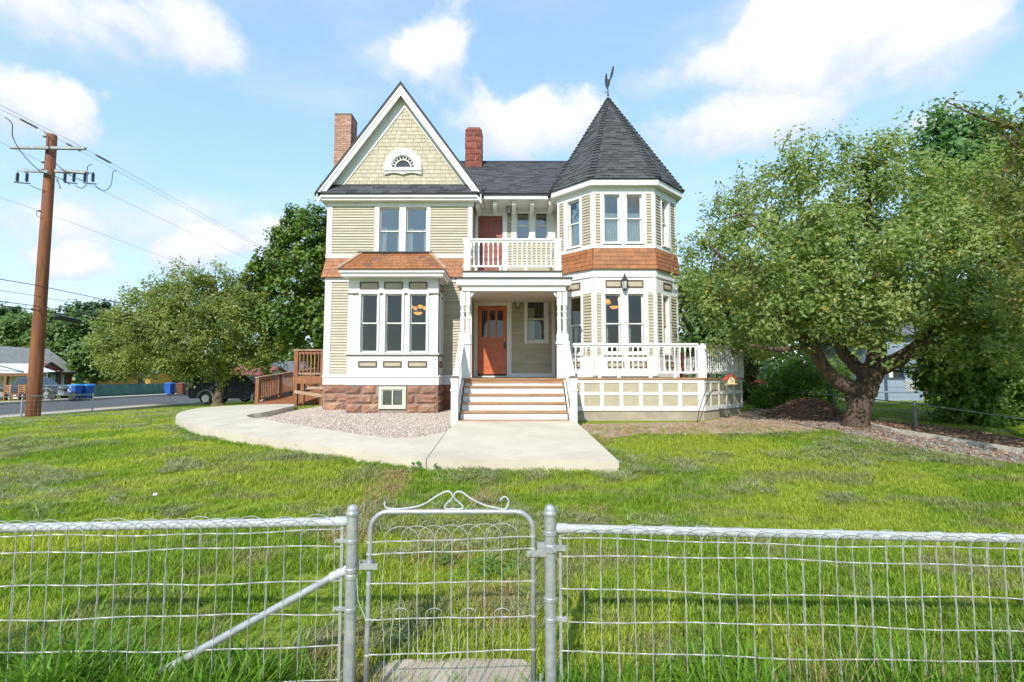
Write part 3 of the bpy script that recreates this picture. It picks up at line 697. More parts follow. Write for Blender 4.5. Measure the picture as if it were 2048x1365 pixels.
# fan window
fx0, fx1, fzb, fzt = W(769, 342, 14.5).x, W(844.5, 342, 14.5).x, W(806, 340, 14.5).z, W(806, 300, 14.5).z
fc = (fx0 + fx1) / 2; fr_o = (fx1 - fx0) / 2 - .01
def arc(r, n=20, k=1.): return [(fc + r * math.cos(math.pi * i / n), fzb + .04 + r * math.sin(math.pi * i / n) * k) for i in range(n + 1)]
def arch_ring(mb, r0, r1, y0, y1, k0=1., k1=1., n=20):
    a, b = arc(r0, n, k0), arc(r1, n, k1)
    for i in range(n):
        q = [a[i], b[i], b[i + 1], a[i + 1]]; mb.hexa([(x, y0, z) for x, z in q] + [(x, y1, z) for x, z in q])
    return mb
kk = (fzt - fzb - .04) / fr_o
mb = arch_ring(MB(), fr_o * .66, fr_o, 14.40, 14.5, kk * .98, kk); mb.box(fc - fr_o, fc + fr_o, 14.40, 14.5, fzb - .05, fzb + .04)
fan = mb.build('fan_window', WHITE, house)
arch_ring(MB(), fr_o * .60, fr_o * .67, 14.43, 14.49, kk, kk).build('sash', WHITEWORN, fan)
dk = pm('dark_window_glass', (.05, .055, .06), (.035, .04, .045), 3, .06)
a = arc(fr_o * .62, 20, kk); MB().prism([(x, 14.475, z) for x, z in a], (0, .008, 0)).build('pane', dk, fan)
mb = arch_ring(MB(), fr_o * .40, fr_o * .44, 14.44, 14.474, kk, kk)
for i in range(1, 10):
    t = math.pi * i / 10; mb.beam((fc + fr_o * .4 * math.cos(t), 14.455, fzb + .04 + fr_o * .4 * kk * math.sin(t)), (fc + fr_o * .63 * math.cos(t), 14.455, fzb + .04 + fr_o * .63 * kk * math.sin(t)), .02, .02, (0, 1, 0))
mb.build('muntin', WHITEWORN, fan)
for i in range(10):       # the little panes of the fan, amber and smoky
    t0, t1 = math.pi * (i + .16) / 10, math.pi * (i + .84) / 10
    q = [(fc + fr_o * r * math.cos(t), 14.466, fzb + .04 + fr_o * r * kk * math.sin(t)) for r, t in ((.445, t0), (.595, t0), (.595, t1), (.445, t1))]
    MB().prism(q, (0, .006, 0)).build('pane', pm('amber_glass', (.16, .13, .08), (.12, .10, .07), 3, .1) if i == 0 else (MATS['amber_glass'] if i in (1, 4, 7, 8) else dk), fan)
pts = [(fc - fr_o, fzb - .05), (fc - fr_o, fzb - .17)]
for i in range(17):
    t = i / 16; pts.append((fc - fr_o * .98 + 2 * fr_o * .98 * t, fzb - .17 + .055 * abs(math.sin(t * math.pi * 2)) * (1 if .06 < t < .94 else 0)))
pts += [(fc + fr_o, fzb - .17), (fc + fr_o, fzb - .05)]
MB().prism([(x, 14.42, z) for x, z in pts], (0, .07, 0)).build('scalloped_apron', WHITE, fan)
MB().box(fc - fr_o - .01, fc + fr_o + .01, 14.385, 14.5, fzb - .062, fzb - .049).build('sill', WHITE, fan)
# ---- recessed centre: cornice, brackets, roof
fz0, fz1 = 5.265, 5.42
MB().box(-1.34, 1.06, 14.46, 14.54, fz0, fz1).build('fascia', WHITE, house); MB().box(-1.17, 1.3, 14.541, 15.4, fz0 + .03, fz0 + .06).build('soffit', WHITE, house)
trim('frieze_board', Rf, 0, Rf.len, 5.13, fz0 + .03, .03)
for px in (955, 989.5, 1027.6, 1064.8, 1102):
    x = W(px, 410, 14.62).x
    MB().prism([(x - .06, 14.6, 5.28), (x - .06, 15.37, 5.28), (x - .06, 15.37, 5.08), (x - .06, 14.72, 5.08), (x - .06, 14.6, 5.14)], (.12, 0, 0)).build('eave_bracket', WHITE, house)
ryy, rzz = 17.1, 7.55
mr_ = MB().prism([(-3.2, 14.44, 5.42), (-3.2, ryy, rzz), (-3.2, 19.9, 5.3), (-3.2, 19.7, 5.3), (-3.2, ryy, rzz - .14), (-3.2, 14.44, 5.36)], (7.9, 0, 0)).build('roof', ROOFBASE, house)
mb = MB(); tabs(mb, (-1.6, 14.42, 5.415), (4.2, 14.42, 5.415), (4.2, ryy, rzz), (-1.6, ryy, rzz), .125, .3, .012); mb.build('asphalt_tabs', ASPHALT, mr_, kind='stuff')
MB().tube([(-3.2, ryy, rzz + .0), (4.7, ryy, rzz + .0)], .05, 6).build('ridge_cap', ROOFBASE, mr_)
# upper recess wall
uc = Rf.at(1014, 480)[0]; cl = Rf.at(1022.9, 450)[0]
wall_open(MB(), Rf, .02, uc, 2.76, 5.13, [uh], 0, .035).build('door_casing', WHITE, house)
zlow = Rf.at(1060, 480)[1] - .03
wall_open(MB(), Rf, cl, Rf.len, zlow, 5.13, [hole['ru1'], hole['ru2']], 0, .035).build('window_casing', WHITE, house)
siding(Rf, uc, cl, 2.8, 5.13); siding(Rf, cl, Rf.len, 2.8, zlow)
# doors
def panel_door(name, r, o, mat, panels, lites, label):
    s0, s1, z0, z1 = r
    mb = wall_open(MB(), Rf, s0, s1, z0, z1, [(s0 + (s1 - s0) * a, s0 + (s1 - s0) * b, z0 + (z1 - z0) * c, z0 + (z1 - z0) * d) for a, b, c, d in panels + lites], o - .045, o)
    dr = mb.build(name, mat, house); dr['label'] = label
    for a, b, c, d in panels:
        A, B, C, D = s0 + (s1 - s0) * a, s0 + (s1 - s0) * b, z0 + (z1 - z0) * c, z0 + (z1 - z0) * d
        mb = MB().fb(Rf, A, B, C, D, o - .035, o - .018); mb.fb(Rf, A + .03, B - .03, C + .03, D - .03, o - .018, o - .006); mb.build('door_panel', mat, dr)
    for a, b, c, d in lites: MB().fb(Rf, s0 + (s1 - s0) * a, s0 + (s1 - s0) * b, z0 + (z1 - z0) * c, z0 + (z1 - z0) * d, o - .03, o - .022).build('pane', GLASS, dr)
    return dr
fd = panel_door('door', door, -.03, DOORM, [(.10, .90, .375, .49), (.10, .46, .09, .315), (.54, .90, .09, .315)], [(.13, .33, .55, .94), (.41, .60, .55, .94), (.68, .88, .55, .94)], 'rust red panelled front door with three narrow lights')
s0, s1, z0, z1 = door; hx = s0 + (s1 - s0) * .945
mb = MB().fb(Rf, hx - .03, hx + .03, z0 + (z1 - z0) * .375, z0 + (z1 - z0) * .47, -.03, -.018); mb.tube([Rf.p(hx, z0 + (z1 - z0) * .455, -.02), Rf.p(hx, z0 + (z1 - z0) * .455, .05), Rf.p(hx, z0 + (z1 - z0) * .39, .05), Rf.p(hx, z0 + (z1 - z0) * .385, -.02)], .011, 8); mb.build('handle', DARKMET, fd)
MB().lathe(Rf.p(hx, z0 + (z1 - z0) * .505, 0.), [(.02, -.03), (.024, .0), (.016, .012)], 10, 'y').build('lock', pm('brass', (.60, .42, .12), (.5, .35, .1), 8, .3, metal=.8), fd)
ud = panel_door('door', updoor, -.03, DOORUP, [(.13, .43, .50, .93), (.57, .87, .50, .93), (.13, .43, .10, .40), (.57, .87, .10, .40)], [], 'dark red panelled balcony door')
MB().lathe(Rf.p(updoor[0] + (updoor[1] - updoor[0]) * .93, 2.78 + 1.0, -.05), [(.012, -.06), (.028, -.03), (.02, .01)], 10, 'y').build('handle', DARKMET, ud)
# lower recess wall (porch)
dcs = Rf.rect(946.8, 598.7, 1023, 749); pcs = Rf.rect(1048.7, 582.7, 1096.8, 687.7)
wall_open(MB(), Rf, dcs[0], dcs[1], 0., dcs[3], [dh], 0, .035).build('door_casing', WHITE, house)
MB().fb(Rf, door[0] - .01, door[1] + .01, 0., .045, -.14, .06).build('threshold', WHITEWORN, house)
wall_open(MB(), Rf, pcs[0], pcs[1], pcs[2], pcs[3] , [hole['pw']], 0, .035).build('window_casing', WHITE, house)
trim('corner_board', Rf, Rf.len - .11, Rf.len, 0., 2.68, .03); trim('base_board', Rf, dcs[1], Rf.len - .11, 0., .12, .03)
siding(Rf, .02, dcs[0], .02, 2.68) if dcs[0] > .06 else None
siding(Rf, dcs[1], pcs[0], .12, 2.68); siding(Rf, pcs[0], pcs[1], .12, pcs[2]); siding(Rf, pcs[1], Rf.len - .11, .12, 2.68); siding(Rf, dcs[0], dcs[1], dcs[3], 2.68)
siding(TB, .0, TB.len, .05, 2.68)
# ---- tower dressing
zu0, zu1 = ZBELT, 4.995
cornw = .065
for fr in (TL, TF, TR):
    trim('frieze_board', fr, -.015, fr.len + .015, zu1, 5.2, .035); trim('belt_board', fr, -.012, fr.len + .012, ZS1, ZBELT, .045)
    trim('frieze_board', fr, -.03, fr.len + .03, 2.70, ZS0, .05)
    for z0, z1 in ((zu0, zu1), (0., 2.70)): trim('corner_board', fr, 0, cornw, z0, z1, .035); trim('corner_board', fr, fr.len - cornw, fr.len, z0, z1, .035)
def face(fr, keys, cs, z0, z1, full=True):
    """casing round the windows of one tower face, siding either side"""
    a, b = cs; wall_open(MB(), fr, a, b, z0, z1, [hole[k] for k in keys], 0, .032).build('window_casing', WHITE, house)
    if a - cornw > .02: siding(fr, cornw, a, z0, z1)
    if fr.len - cornw - b > .02: siding(fr, b, fr.len - cornw, z0, z1)
face(TF, ('tu1', 'tu2'), (TF.at(1200.4, 440)[0], TF.at(1292.4, 440)[0]), zu0, zu1)
face(TL, ('tlu',), (TL.at(1128.6, 440)[0], TL.at(1164.8, 440)[0]), zu0, zu1); face(TR, ('tru',), (TR.at(1320.2, 440)[0], TR.at(1339.4, 440)[0]), zu0, zu1)
zl0, zl1 = TF.at(1250, 712)[1], TF.at(1250, 586)[1]
for fr in (TL, TF, TR):
    MB().fb(fr, cornw, fr.len - cornw, zl1, 2.70, 0, .02).build('upper_panel_board', WHITE, house); MB().fb(fr, cornw, fr.len - cornw, 0., zl0, 0, .02).build('lower_panel_board', WHITE, house)
face(TF, ('tl1', 'tl2'), (TF.at(1203, 650)[0], TF.at(1296.5, 650)[0]), zl0, zl1)
face(TL, ('tll',), (TL.at(1133, 650)[0], TL.at(1167.5, 650)[0]), zl0, zl1); face(TR, ('trl',), (TR.at(1323, 650)[0], TR.at(1341.5, 650)[0]), zl0, zl1)
pz = TF.rect(1211, 561, 1243, 575.8); pl_ = TF.rect(1212, 723, 1246, 735.8)
for fr, a, b, z in ((TF, 1211, 1243, pz), (TF, 1253.7, 1286.8, pz), (TL, 1135, 1162, pz), (TR, 1325.5, 1341, pz), (TF, 1212, 1245.7, pl_), (TF, 1257.4, 1290.6, pl_), (TL, 1140, 1163, pl_), (TR, 1328, 1343, pl_)):
    panel(fr, (fr.at(a, 600)[0], fr.at(b, 600)[0], z[2], z[3]), .028, .03)
# tower eave and roof
cx, cy, apz = 3.035, 15.2, 8.78
def octa(o):
    k = .4142 * o; a, b, s = 2.21 - k, 3.86 + k, .87 + o - k * 0
    y0 = 13.35 - o; yl = 14.22 - k; xl_, xr_ = 1.34 - o, 4.73 + o
    return [(a, y0), (b, y0), (xr_, yl), (xr_, 2 * cy - yl), (b, 2 * cy - y0), (a, 2 * cy - y0), (xl_, 2 * cy - yl), (xl_, yl)]
O0, O1 = octa(.20), octa(.17); ft, fb_ = 5.335, 5.185
eav = MB().prism([(x, y, fb_ + .0) for x, y in O0], (0, 0, ft - fb_)).build('tower_eave', WHITE, house)
O2 = octa(.235); ap = (cx, cy, apz)
tr_ = MB().add([(x, y, ft + .003) for x, y in O2] + [ap], [tuple(range(7, -1, -1))] + [(i, (i + 1) % 8, 8) for i in range(8)]).build('tower_roof', ROOFBASE, house)
mb = MB(); hip = MB()
for i in range(8):
    A, B = O2[i], O2[(i + 1) % 8]; tabs(mb, (*A, ft + .003), (*B, ft + .003), ap, ap, .118, .24, .016)
    P, Q = Vector((*A, ft + .01)), Vector(ap); nst = 30
    out = Vector((A[0] - cx, A[1] - cy, 0)).normalized(); tang = Vector((-out.y, out.x, 0)); prev = Vector(O2[(i - 1) % 8])
    eA = (Vector((*O2[(i - 1) % 8], ft)) - Vector((*A, ft))).normalized(); eB = (Vector((*B, ft)) - Vector((*A, ft))).normalized()
    up = (Q - P).normalized(); L = (Q - P).length; nl = (up.cross(eA)).normalized(); nr_ = eB.cross(up).normalized()
    for k in range(nst):
        p0, p1 = P + up * (L * k / nst), P + up * (L * min(1, (k + 1.2) / nst)); wd = .12 * (1 - .55 * k / nst)
        la, lb = (eA + up * .3).normalized() * wd, (eB + up * .3).normalized() * wd; o_ = out * .055 + Vector((0, 0, .035)); o2 = out * .02 + Vector((0, 0, .012))
        hip.hexa([p0 + la, p0, p1, p1 + la, p0 + la + o_, p0 + o_, p1 + o2, p1 + la + o2]); hip.hexa([p0, p0 + lb, p1 + lb, p1, p0 + o_, p0 + lb + o_, p1 + lb + o2, p1 + o2])
mb.build('asphalt_tabs', ASPHALT, tr_, kind='stuff'); hip.build('hip_shingles', ASPHALT, tr_, kind='stuff')
MB().lathe((cx, cy, apz), [(.16, -.28), (.09, -.14), (.03, .02), (.012, .08)], 10).build('finial_cap', pm('grey_flashing', (.30, .30, .29), (.22, .22, .215), 12, .6, .3), tr_)
# ---- chimneys
mb0 = MB().box(W(931.5, 300, 16.6).x, W(962.5, 300, 16.6).x, 16.6, 17.15, 6.6, 8.46); rc = mb0.build('chimney', MORTAR, house)
cfr = Frame((W(931.5, 300, 16.6).x, 16.6), (W(962.5, 300, 16.6).x, 16.6)); crt = Frame((W(962.5, 300, 16.6).x, 16.6), (W(962.5, 300, 16.6).x, 17.15)); clf = Frame((cfr.a.x, 17.15), (cfr.a.x, 16.6))
_st = STONE; STONE = REDSTONE
z = 6.66; k = 0
while z < 8.4:
    h = rng.choice((.19, .23, .26)); h = min(h, 8.47 - z)
    if h < .08: break
    c = cfr.len * rng.choice((.35, .5, .62, 1.))
    stone(cfr, -.01, c, z, z + h, rc, .35)
    if c < cfr.len: stone(cfr, c, cfr.len + .01, z, z + h, rc, .35)
    stone(crt, -.01, crt.len, z, z + h, rc, .35); stone(clf, 0, clf.len + .01, z, z + h, rc, .35); z += h; k += 1
STONE = _st
x0, x1 = cfr.a.x, cfr.a.x + cfr.len
MB().hexa([(x0 - .02, 16.57, 8.45), (x1 + .02, 16.57, 8.45), (x1 + .02, 17.17, 8.45), (x0 - .02, 17.17, 8.45), (x0 + .06, 16.66, 8.6), (x1 - .06, 16.66, 8.6), (x1 - .06, 17.08, 8.6), (x0 + .06, 17.08, 8.6)]).build('chimney_cap', REDSTONE, rc)
bx0, bx1 = W(668.5, 260, 16.).x, W(702.5, 260, 16.).x; btop = W(690, 229, 16.).z
bc = MB().box(bx0 + .012, bx1 - .012, 16.012, 16.6, 5.0, btop - .01).build('chimney', MORTAR, house); mb = MB()
z = 5.1; r = 0
while z < btop - .05:
    off = .11 if r % 2 else 0.
    s = bx0 - off
    while s < bx1 - .02:
        a, b = max(s, bx0), min(s + .215, bx1); 
        if b - a > .03: mb.box(a + .004, b - .004, 16. + rng.uniform(-.004, .006), 16.1, z + .005, z + .062)
        s += .22
    s = 16.1 - off
    while s < 16.58:
        a, b = max(s, 16.101), min(s + .215, 16.61)
        if b - a > .03: mb.box(bx1 - .1, bx1 + rng.uniform(-.004, .006), a + .004, b - .004, z + .005, z + .062); mb.box(bx0, bx0 + .09, a + .004, b - .004, z + .005, z + .062)
        s += .22
    z += .0675; r += 1
mb.build('chimney_bricks', BRICKTAN, bc, kind='stuff'); MB().box(bx0 - .004, bx1 + .004, 15.99, 16.615, btop - .02, btop + .035).build('chimney_cap', pm('dark_cap', (.22, .17, .14), (.16, .12, .1), 9, .8, .4), bc)
# ---- porch roof, columns, balcony
YP = 12.2
pfx0, pfx1 = W(914, 560, YP).x, W(1141, 560, YP).x; pz0, pz1 = 2.262, 2.435
MB().box(pfx0, pfx1, YP, 15.38, pz0 + .05, pz1 - .002).build('porch_ceiling', WHITE, house); MB().box(pfx0 - .01, pfx1 + .01, YP - .03, YP - .001, pz0, pz1).build('porch_fascia', WHITE, house)
MB().box(pfx0 - .01, pfx0, YP, 14.5, pz0, pz1).build('porch_fascia', WHITE, house); MB().box(pfx1, pfx1 + .01, YP, 13.6, pz0, pz1).build('porch_fascia', WHITE, house)
mb = MB().hexa([(pfx0 - .05, YP - .08, pz1), (pfx1 + .05, YP - .08, pz1), (pfx1 + .05, 12.6, pz1), (pfx0 - .05, 12.6, pz1), (pfx0 - .05, YP - .08, pz1 + .02), (pfx1 + .05, YP - .08, pz1 + .02), (pfx1 - .1, 12.55, pz1 + .10), (pfx0 + .1, 12.55, pz1 + .10)]); mb.build('porch_roof', ASPHALT, house)
bl, brt = W(928, 500, 12.5).x, W(1122, 500, 12.5).x
MB().box(pfx0 + .2, brt, 12.6, 15.38, pz1 - .001, 2.66).build('balcony_floor', WHITE, house); MB().box(bl - .02, brt + .02, 12.5, 12.61, 2.52, 2.665).build('balcony_fascia', WHITE, house)
MB().box(bl - .04, brt + .04, 12.46, 12.63, 2.667, 2.69).build('balcony_edge', BROWN, house); MB().box(bl, brt, 12.63, 15.37, 2.661, 2.69).build('balcony_deck', WHITEWORN, house)
MB().box(pfx0 + .12, pfx1 - .12, YP + .03, YP + .16, 2.13, pz0 + .05).build('porch_beam', WHITE, house)
BAL = {}
def baluster_mesh(h, r=.020):
    key = (round(h, 3), r)
    if key not in BAL:
        mb = MB(); q = r * 1.0
        mb.box(-q, q, -q, q, -H, -H + h * .16); mb.box(-q, q, -q, q, -H + h * .86, -H + h)
        mb.lathe((0, 0, -H), [(q, h * .16), (q * .6, h * .18), (q * 1.15, h * .22), (q * .65, h * .27), (q * 1.1, h * .34), (q * .62, h * .58), (q * .9, h * .74), (q * .6, h * .78), (q * 1.1, h * .82), (q * .7, h * .86)], 8)
        me = mb.mesh('baluster'); me.materials.append(WHITE); BAL[key] = me
    return BAL[key]
def railing(parent, A, B, zt, zb, n, w=.09, mat=WHITE, ends=0.):
    """top and bottom rail between two points with turned balusters"""
    A, B = Vector(A), Vector(B)
    MB().beam((A.x, A.y, zt - .025), (B.x, B.y, zt - .025), w, .05).build('handrail', mat, parent); MB().beam((A.x, A.y, zt - .075), (B.x, B.y, zt - .075), .045, .045).build('upper_rail', mat, parent); MB().beam((A.x, A.y, zb + .02), (B.x, B.y, zb + .02), .05, .045).build('lower_rail', mat, parent)
    me = baluster_mesh(zt - .098 - zb - .042)
    for k in range(n):
        f = (k + .5 + ends) / (n + 2 * ends); p = A.lerp(B, f)
        o = place(me, 'baluster', parent, (p.x, p.y, zb + .042)); o.rotation_euler.z = math.atan2(B.y - A.y, B.x - A.x)
zt = W(1000, 479.5, 12.5).z; zbr = W(1000, 534, 12.5).z
balc = MB().box(bl, bl + .165, 12.47, 12.63, 2.69, zt - .005).build('balcony_railing', WHITE, house); MB().box(brt - .165, brt, 12.47, 12.63, 2.69, zt - .005).build('post', WHITE, balc)
railing(balc, (bl - .03, 12.55, 0), (brt + .03, 12.55, 0), zt + .03, zbr, 1)
for o in [c for c in balc.children if c.name.startswith('baluster')]: bpy.data.objects.remove(o)
me = baluster_mesh(zt - .068 - zbr - .042)
for k in range(17): place(me, 'baluster', balc, (bl + .165 + (brt - bl - .33) * (k + .7) / 17.4, 12.55, zbr + .042))
for xx in (bl + .08, brt - .08): MB().box(xx - .03, xx + .03, 12.64, 15.36, zt - .02, zt + .03).build('handrail', WHITE, balc)
for xx in (bl + .3, -.3, .35): MB().box(xx - .03, xx + .03, 12.53, 12.57, 2.69, zbr).build('rail_foot', WHITE, balc)
def column(x, y, z0, z1):
    mb = MB().lathe((x, y, 0), [(.055, z0), (.055, z0 + .02), (.062, z0 + .05), (.05, z0 + .09), (.052, z0 + .35), (.063, z0 + .37), (.063, z0 + .40), (.05, z0 + .42), (.046, z1 - .55), (.06, z1 - .53), (.06, z1 - .5), (.046, z1 - .48), (.05, z1 - .36)], 14)
    mb.box(x - .057, x + .057, y - .057, y + .057, z1 - .36, z1); return mb
ZC0, ZC1 = W(1000, 684, 12.32).z, 2.13
for sgn, px in ((-1, 930.5), (1, 1124)):
    x = W(px, 640, 12.32).x
    pd = MB().box(x - .135, x + .135, 12.21, 12.43, -.02, ZC0 - .06).build('porch_pedestal', WHITE, house)
    MB().box(x - .165, x + .165, 12.18, 12.46, ZC0 - .059, ZC0).build('pedestal_cap', WHITE, pd); MB().box(x - .14, x + .14, 12.2, 12.44, ZC0, ZC0 + .19).build('plinth', WHITE, pd)
    for q in (-.068, .068): column(x + q, 12.32, ZC0 + .19, ZC1).build('porch_column', WHITE, house, smooth=False)
    bx = x - sgn * .14
    MB().prism([(bx, 12.3, 2.12), (bx - sgn * .10, 12.3, 2.12), (bx, 12.3, 1.98)], (0, .05, 0)).build('column_bracket', WHITE, house)
MB().box(pfx0 + .1, pfx1 - .1, 12.22, 15.38, -.14, -.022).build('porch_floor', TREAD, house); MB().box(pfx0 + .12, pfx1 - .12, 12.26, 15.36, -1.0, -.15).build('porch_base', MORTARD, house)
if spare.v: spare.build('clapboard_strips', CREAM, house, kind='stuff')
# ---- curtains
def drape(fr, s0, s1, z0, z1, o, folds, mat, taper=0.):
    mb = MB(); n = folds * 4; v = []
    for i in range(n + 1):
        f = i / n
        for z, k in ((z0, 1 - taper), (z1, 1.)): v.append(fr.p(s0 + (s1 - s0) * f * k, z, o + .022 * math.sin(f * folds * 2 * math.pi)))
    fs = [(2 * i, 2 * i + 2, 2 * i + 3, 2 * i + 1) for i in range(n)]; mb.add(v, fs)
    m = len(v); mb.v += [(x, y + .004, z) for x, y, z in v]; mb.f += [(m + a, m + d, m + c, m + b) for a, b, c, d in fs]
    return mb
def curtain(parts, label, group):
    mb = MB()
    for a in parts:
        d = drape(*a); mb.add(d.v, d.f)
    return solo(mb, 'curtain', CURTAIN, label, 'curtain', group)
for k, g_, wh in (('up1', up1, 'left'), ('up2', up2, 'right')):
    w = g_[1] - g_[0]; zt_ = up_m + .12
    curtain([(Mf, g_[0] - .03, g_[0] + w * .27, g_[2] - .06, zt_, -.155, 3, CURTAIN, .0), (Mf, g_[1] - w * .14, g_[1] + .03, g_[2] - .06, zt_, -.155, 2, CURTAIN)], 'white tied cafe curtains in the %s window above the bay' % wh, 'curtains')
    mb = MB().tube([Mf.p(g_[0] - .03, zt_ - .03, -.2), Mf.p(g_[1] + .03, zt_ - .03, -.2)], .012, 6)
    solo(mb, 'curtain_rod', WHITE, 'thin white curtain rod across the %s window above the bay' % wh, 'curtain rod', 'curtain rods')
for fr, g_, wh in ((TF, tu1, 'left front tower window upstairs'), (TF, tu2, 'right front tower window upstairs'), (TL, tlu, 'left angled tower window upstairs'), (TR, tru, 'right angled tower window upstairs')):
    zt_ = tu_m + .18
    curtain([(fr, g_[0] - .04, g_[1] + .04, g_[2] - .05, zt_ - .10, -.155, 6, CURTAIN), (fr, g_[0] - .04, g_[1] + .04, zt_ - .12, zt_, -.15, 8, CURTAIN)], 'white lace half curtain in the ' + wh, 'lace curtains')
w = pw[1] - pw[0]; curtain([(Rf, pw[0] - .04, pw[0] + w * .42, pw[2] - .02, pw_m + .35, -.16, 3, CURTAIN)], 'white curtain gathered left in the window beside the front door', 'curtains')
w = tll[1] - tll[0]; curtain([(TL, tll[0] - .03, tll[0] + w * .38, tll[2], tl_m + .0, -.16, 3, CURTAIN)], 'pale curtain in the lower left angled tower window', 'curtains')
w = tl1[1] - tl1[0]; curtain([(TF, tl1[0] - .03, tl1[0] + w * .2, tl1[2], tl_m - .02, -.16, 2, CURTAIN)], 'narrow pale curtain in the lower left front tower window', 'curtains')
curtain([(TF, tl2[0] - .03, tl2[0] + w * .2, tl2[2], tl_m - .02, -.16, 2, CURTAIN)], 'narrow pale curtain in the lower right front tower window', 'curtains')
# ---- lit chandeliers inside
AMB = emit_mat('lit_amber_shade', (1., .46, .08), 1.3)
def chandelier(x, y, z, ceil, label, r=.22):
    t = thing('chandelier', label, 'chandelier', (x, y, z), 'lit chandeliers')
    mb = MB().tube([(x, y, z), (x, y, ceil)], .01, 6); mb.lathe((x, y, ceil - .03), [(.07, .0), (.06, .03)], 10)
    for k in range(4):
        a = k * math.pi / 2 + .5; p = (x + r * math.cos(a), y + r * math.sin(a))
        mb.tube([(x, y, z + .12), ((x + p[0]) / 2, (y + p[1]) / 2, z + .02), (p[0], p[1], z + .07)], .009, 5)
    mb.build('stem', DARKMET, t)
    for k in range(4):
        a = k * math.pi / 2 + .5; p = (x + r * math.cos(a), y + r * math.sin(a), z + .07)
        MB().lathe(p, [(.03, 0), (.06, .03), (.075, .1)], 10).build('lamp_shade', AMB, t, smooth=True)
    MB().lathe((x, y, z - .1), [(.01, 0), (.09, .02), (.14, .08)], 12).build('bowl', AMB, t, smooth=True)
p = W(836, 622, 15.0); chandelier(p.x, p.y, p.z - .03, 2.72, 'lit amber chandelier hanging behind the right bay window pane')
p = W(1228, 612, 15.0); chandelier(p.x, p.y, p.z, 2.72, 'lit amber chandelier behind the lower left front tower window', .26)
# ---- wall lanterns
def lantern(x, y, z, label, s=1., fr=None):
    t = thing('wall_lantern', label, 'lantern', (x, y, z), 'wall lanterns')
    mb = MB().box(x - .03 * s, x + .03 * s, y + .11 * s, y + .13 * s + .0, z - .05, z + .18 * s); mb.tube([(x, y + .12 * s, z + .12 * s), (x, y + .06 * s, z + .30 * s), (x, y, z + .28 * s)], .012 * s, 6)
    mb.build('bracket', BLACKM, t)
    MB().lathe((x, y, z), [(.105 * s, .13 * s), (.09 * s, .16 * s), (.045 * s, .22 * s), (.03 * s, .26 * s), (.012 * s, .33 * s)], 6).build('cap', BLACKM, t)
    MB().lathe((x, y, z), [(.045 * s, -.07 * s), (.055 * s, -.05 * s), (.083 * s, .128 * s)], 6).build('glass_body', FROST, t)
    mb = MB()
    for k in range(6):
        a = k * math.pi / 3; mb.beam((x + .05 * s * math.cos(a), y + .05 * s * math.sin(a), z - .06 * s), (x + .086 * s * math.cos(a), y + .086 * s * math.sin(a), z + .13 * s), .012, .012)
    mb.lathe((x, y, z), [(.01 * s, -.12 * s), (.05 * s, -.085 * s), (.05 * s, -.065 * s)], 6); mb.build('cage', BLACKM, t)
p = W(1018, 422, 15.25); lantern(p.x, 15.40 - .135 - .02, p.z - .02, 'black wall lantern under the eave by the balcony windows')
p = W(1035.6, 612, 15.28); lantern(p.x, 15.40 - .135 - .02, p.z, 'black wall lantern beside the front door', .95)
p = W(1249.5, 573, 13.2); lantern(p.x, 13.35 - .03 - .135, p.z, 'black wall lantern centred on the lower tower front', 1.05)
# ---- rooster weathervane
wv = thing('weathervane', 'black sheet metal rooster weathervane on the tower tip', 'weathervane', (cx, cy, apz + .04))
s_ = 15.2 / 1000 * 1.02
def wp(px, py): return W(px, py, cy)
pole_b, pole_t = (cx, cy, apz + .02), (cx, cy, wp(1214, 178).z)
mb = MB().tube([pole_b, pole_t], .014, 8); mb.lathe((cx, cy, apz + .08), [(.02, 0), (.035, .04), (.02, .09)], 8)
q = wp(1214, 185); mb.beam((q.x - .07, cy, q.z - .02), (q.x + .05, cy, q.z + .03), .015, .02); mb.build('rod', BLACKM, wv)
outl = [(1214.4, 180), (1210.5, 172), (1209.3, 162), (1210.6, 152), (1211.5, 148), (1213.2, 147), (1214.2, 152), (1214.6, 158), (1217.0, 160), (1219.5, 158), (1220.8, 150), (1222.6, 142), (1225.0, 134), (1227.2, 131.5), (1228.4, 135), (1227.6, 142), (1226, 150), (1223.8, 156), (1220.8, 161), (1220.2, 166), (1218.6, 172), (1216.2, 178)]
MB().prism([(wp(a, b).x, cy - .012 + .1 * (wp(a, b).x - cx), wp(a, b).z) for a, b in outl], (0, .024, 0)).build('rooster', BLACKM, wv)
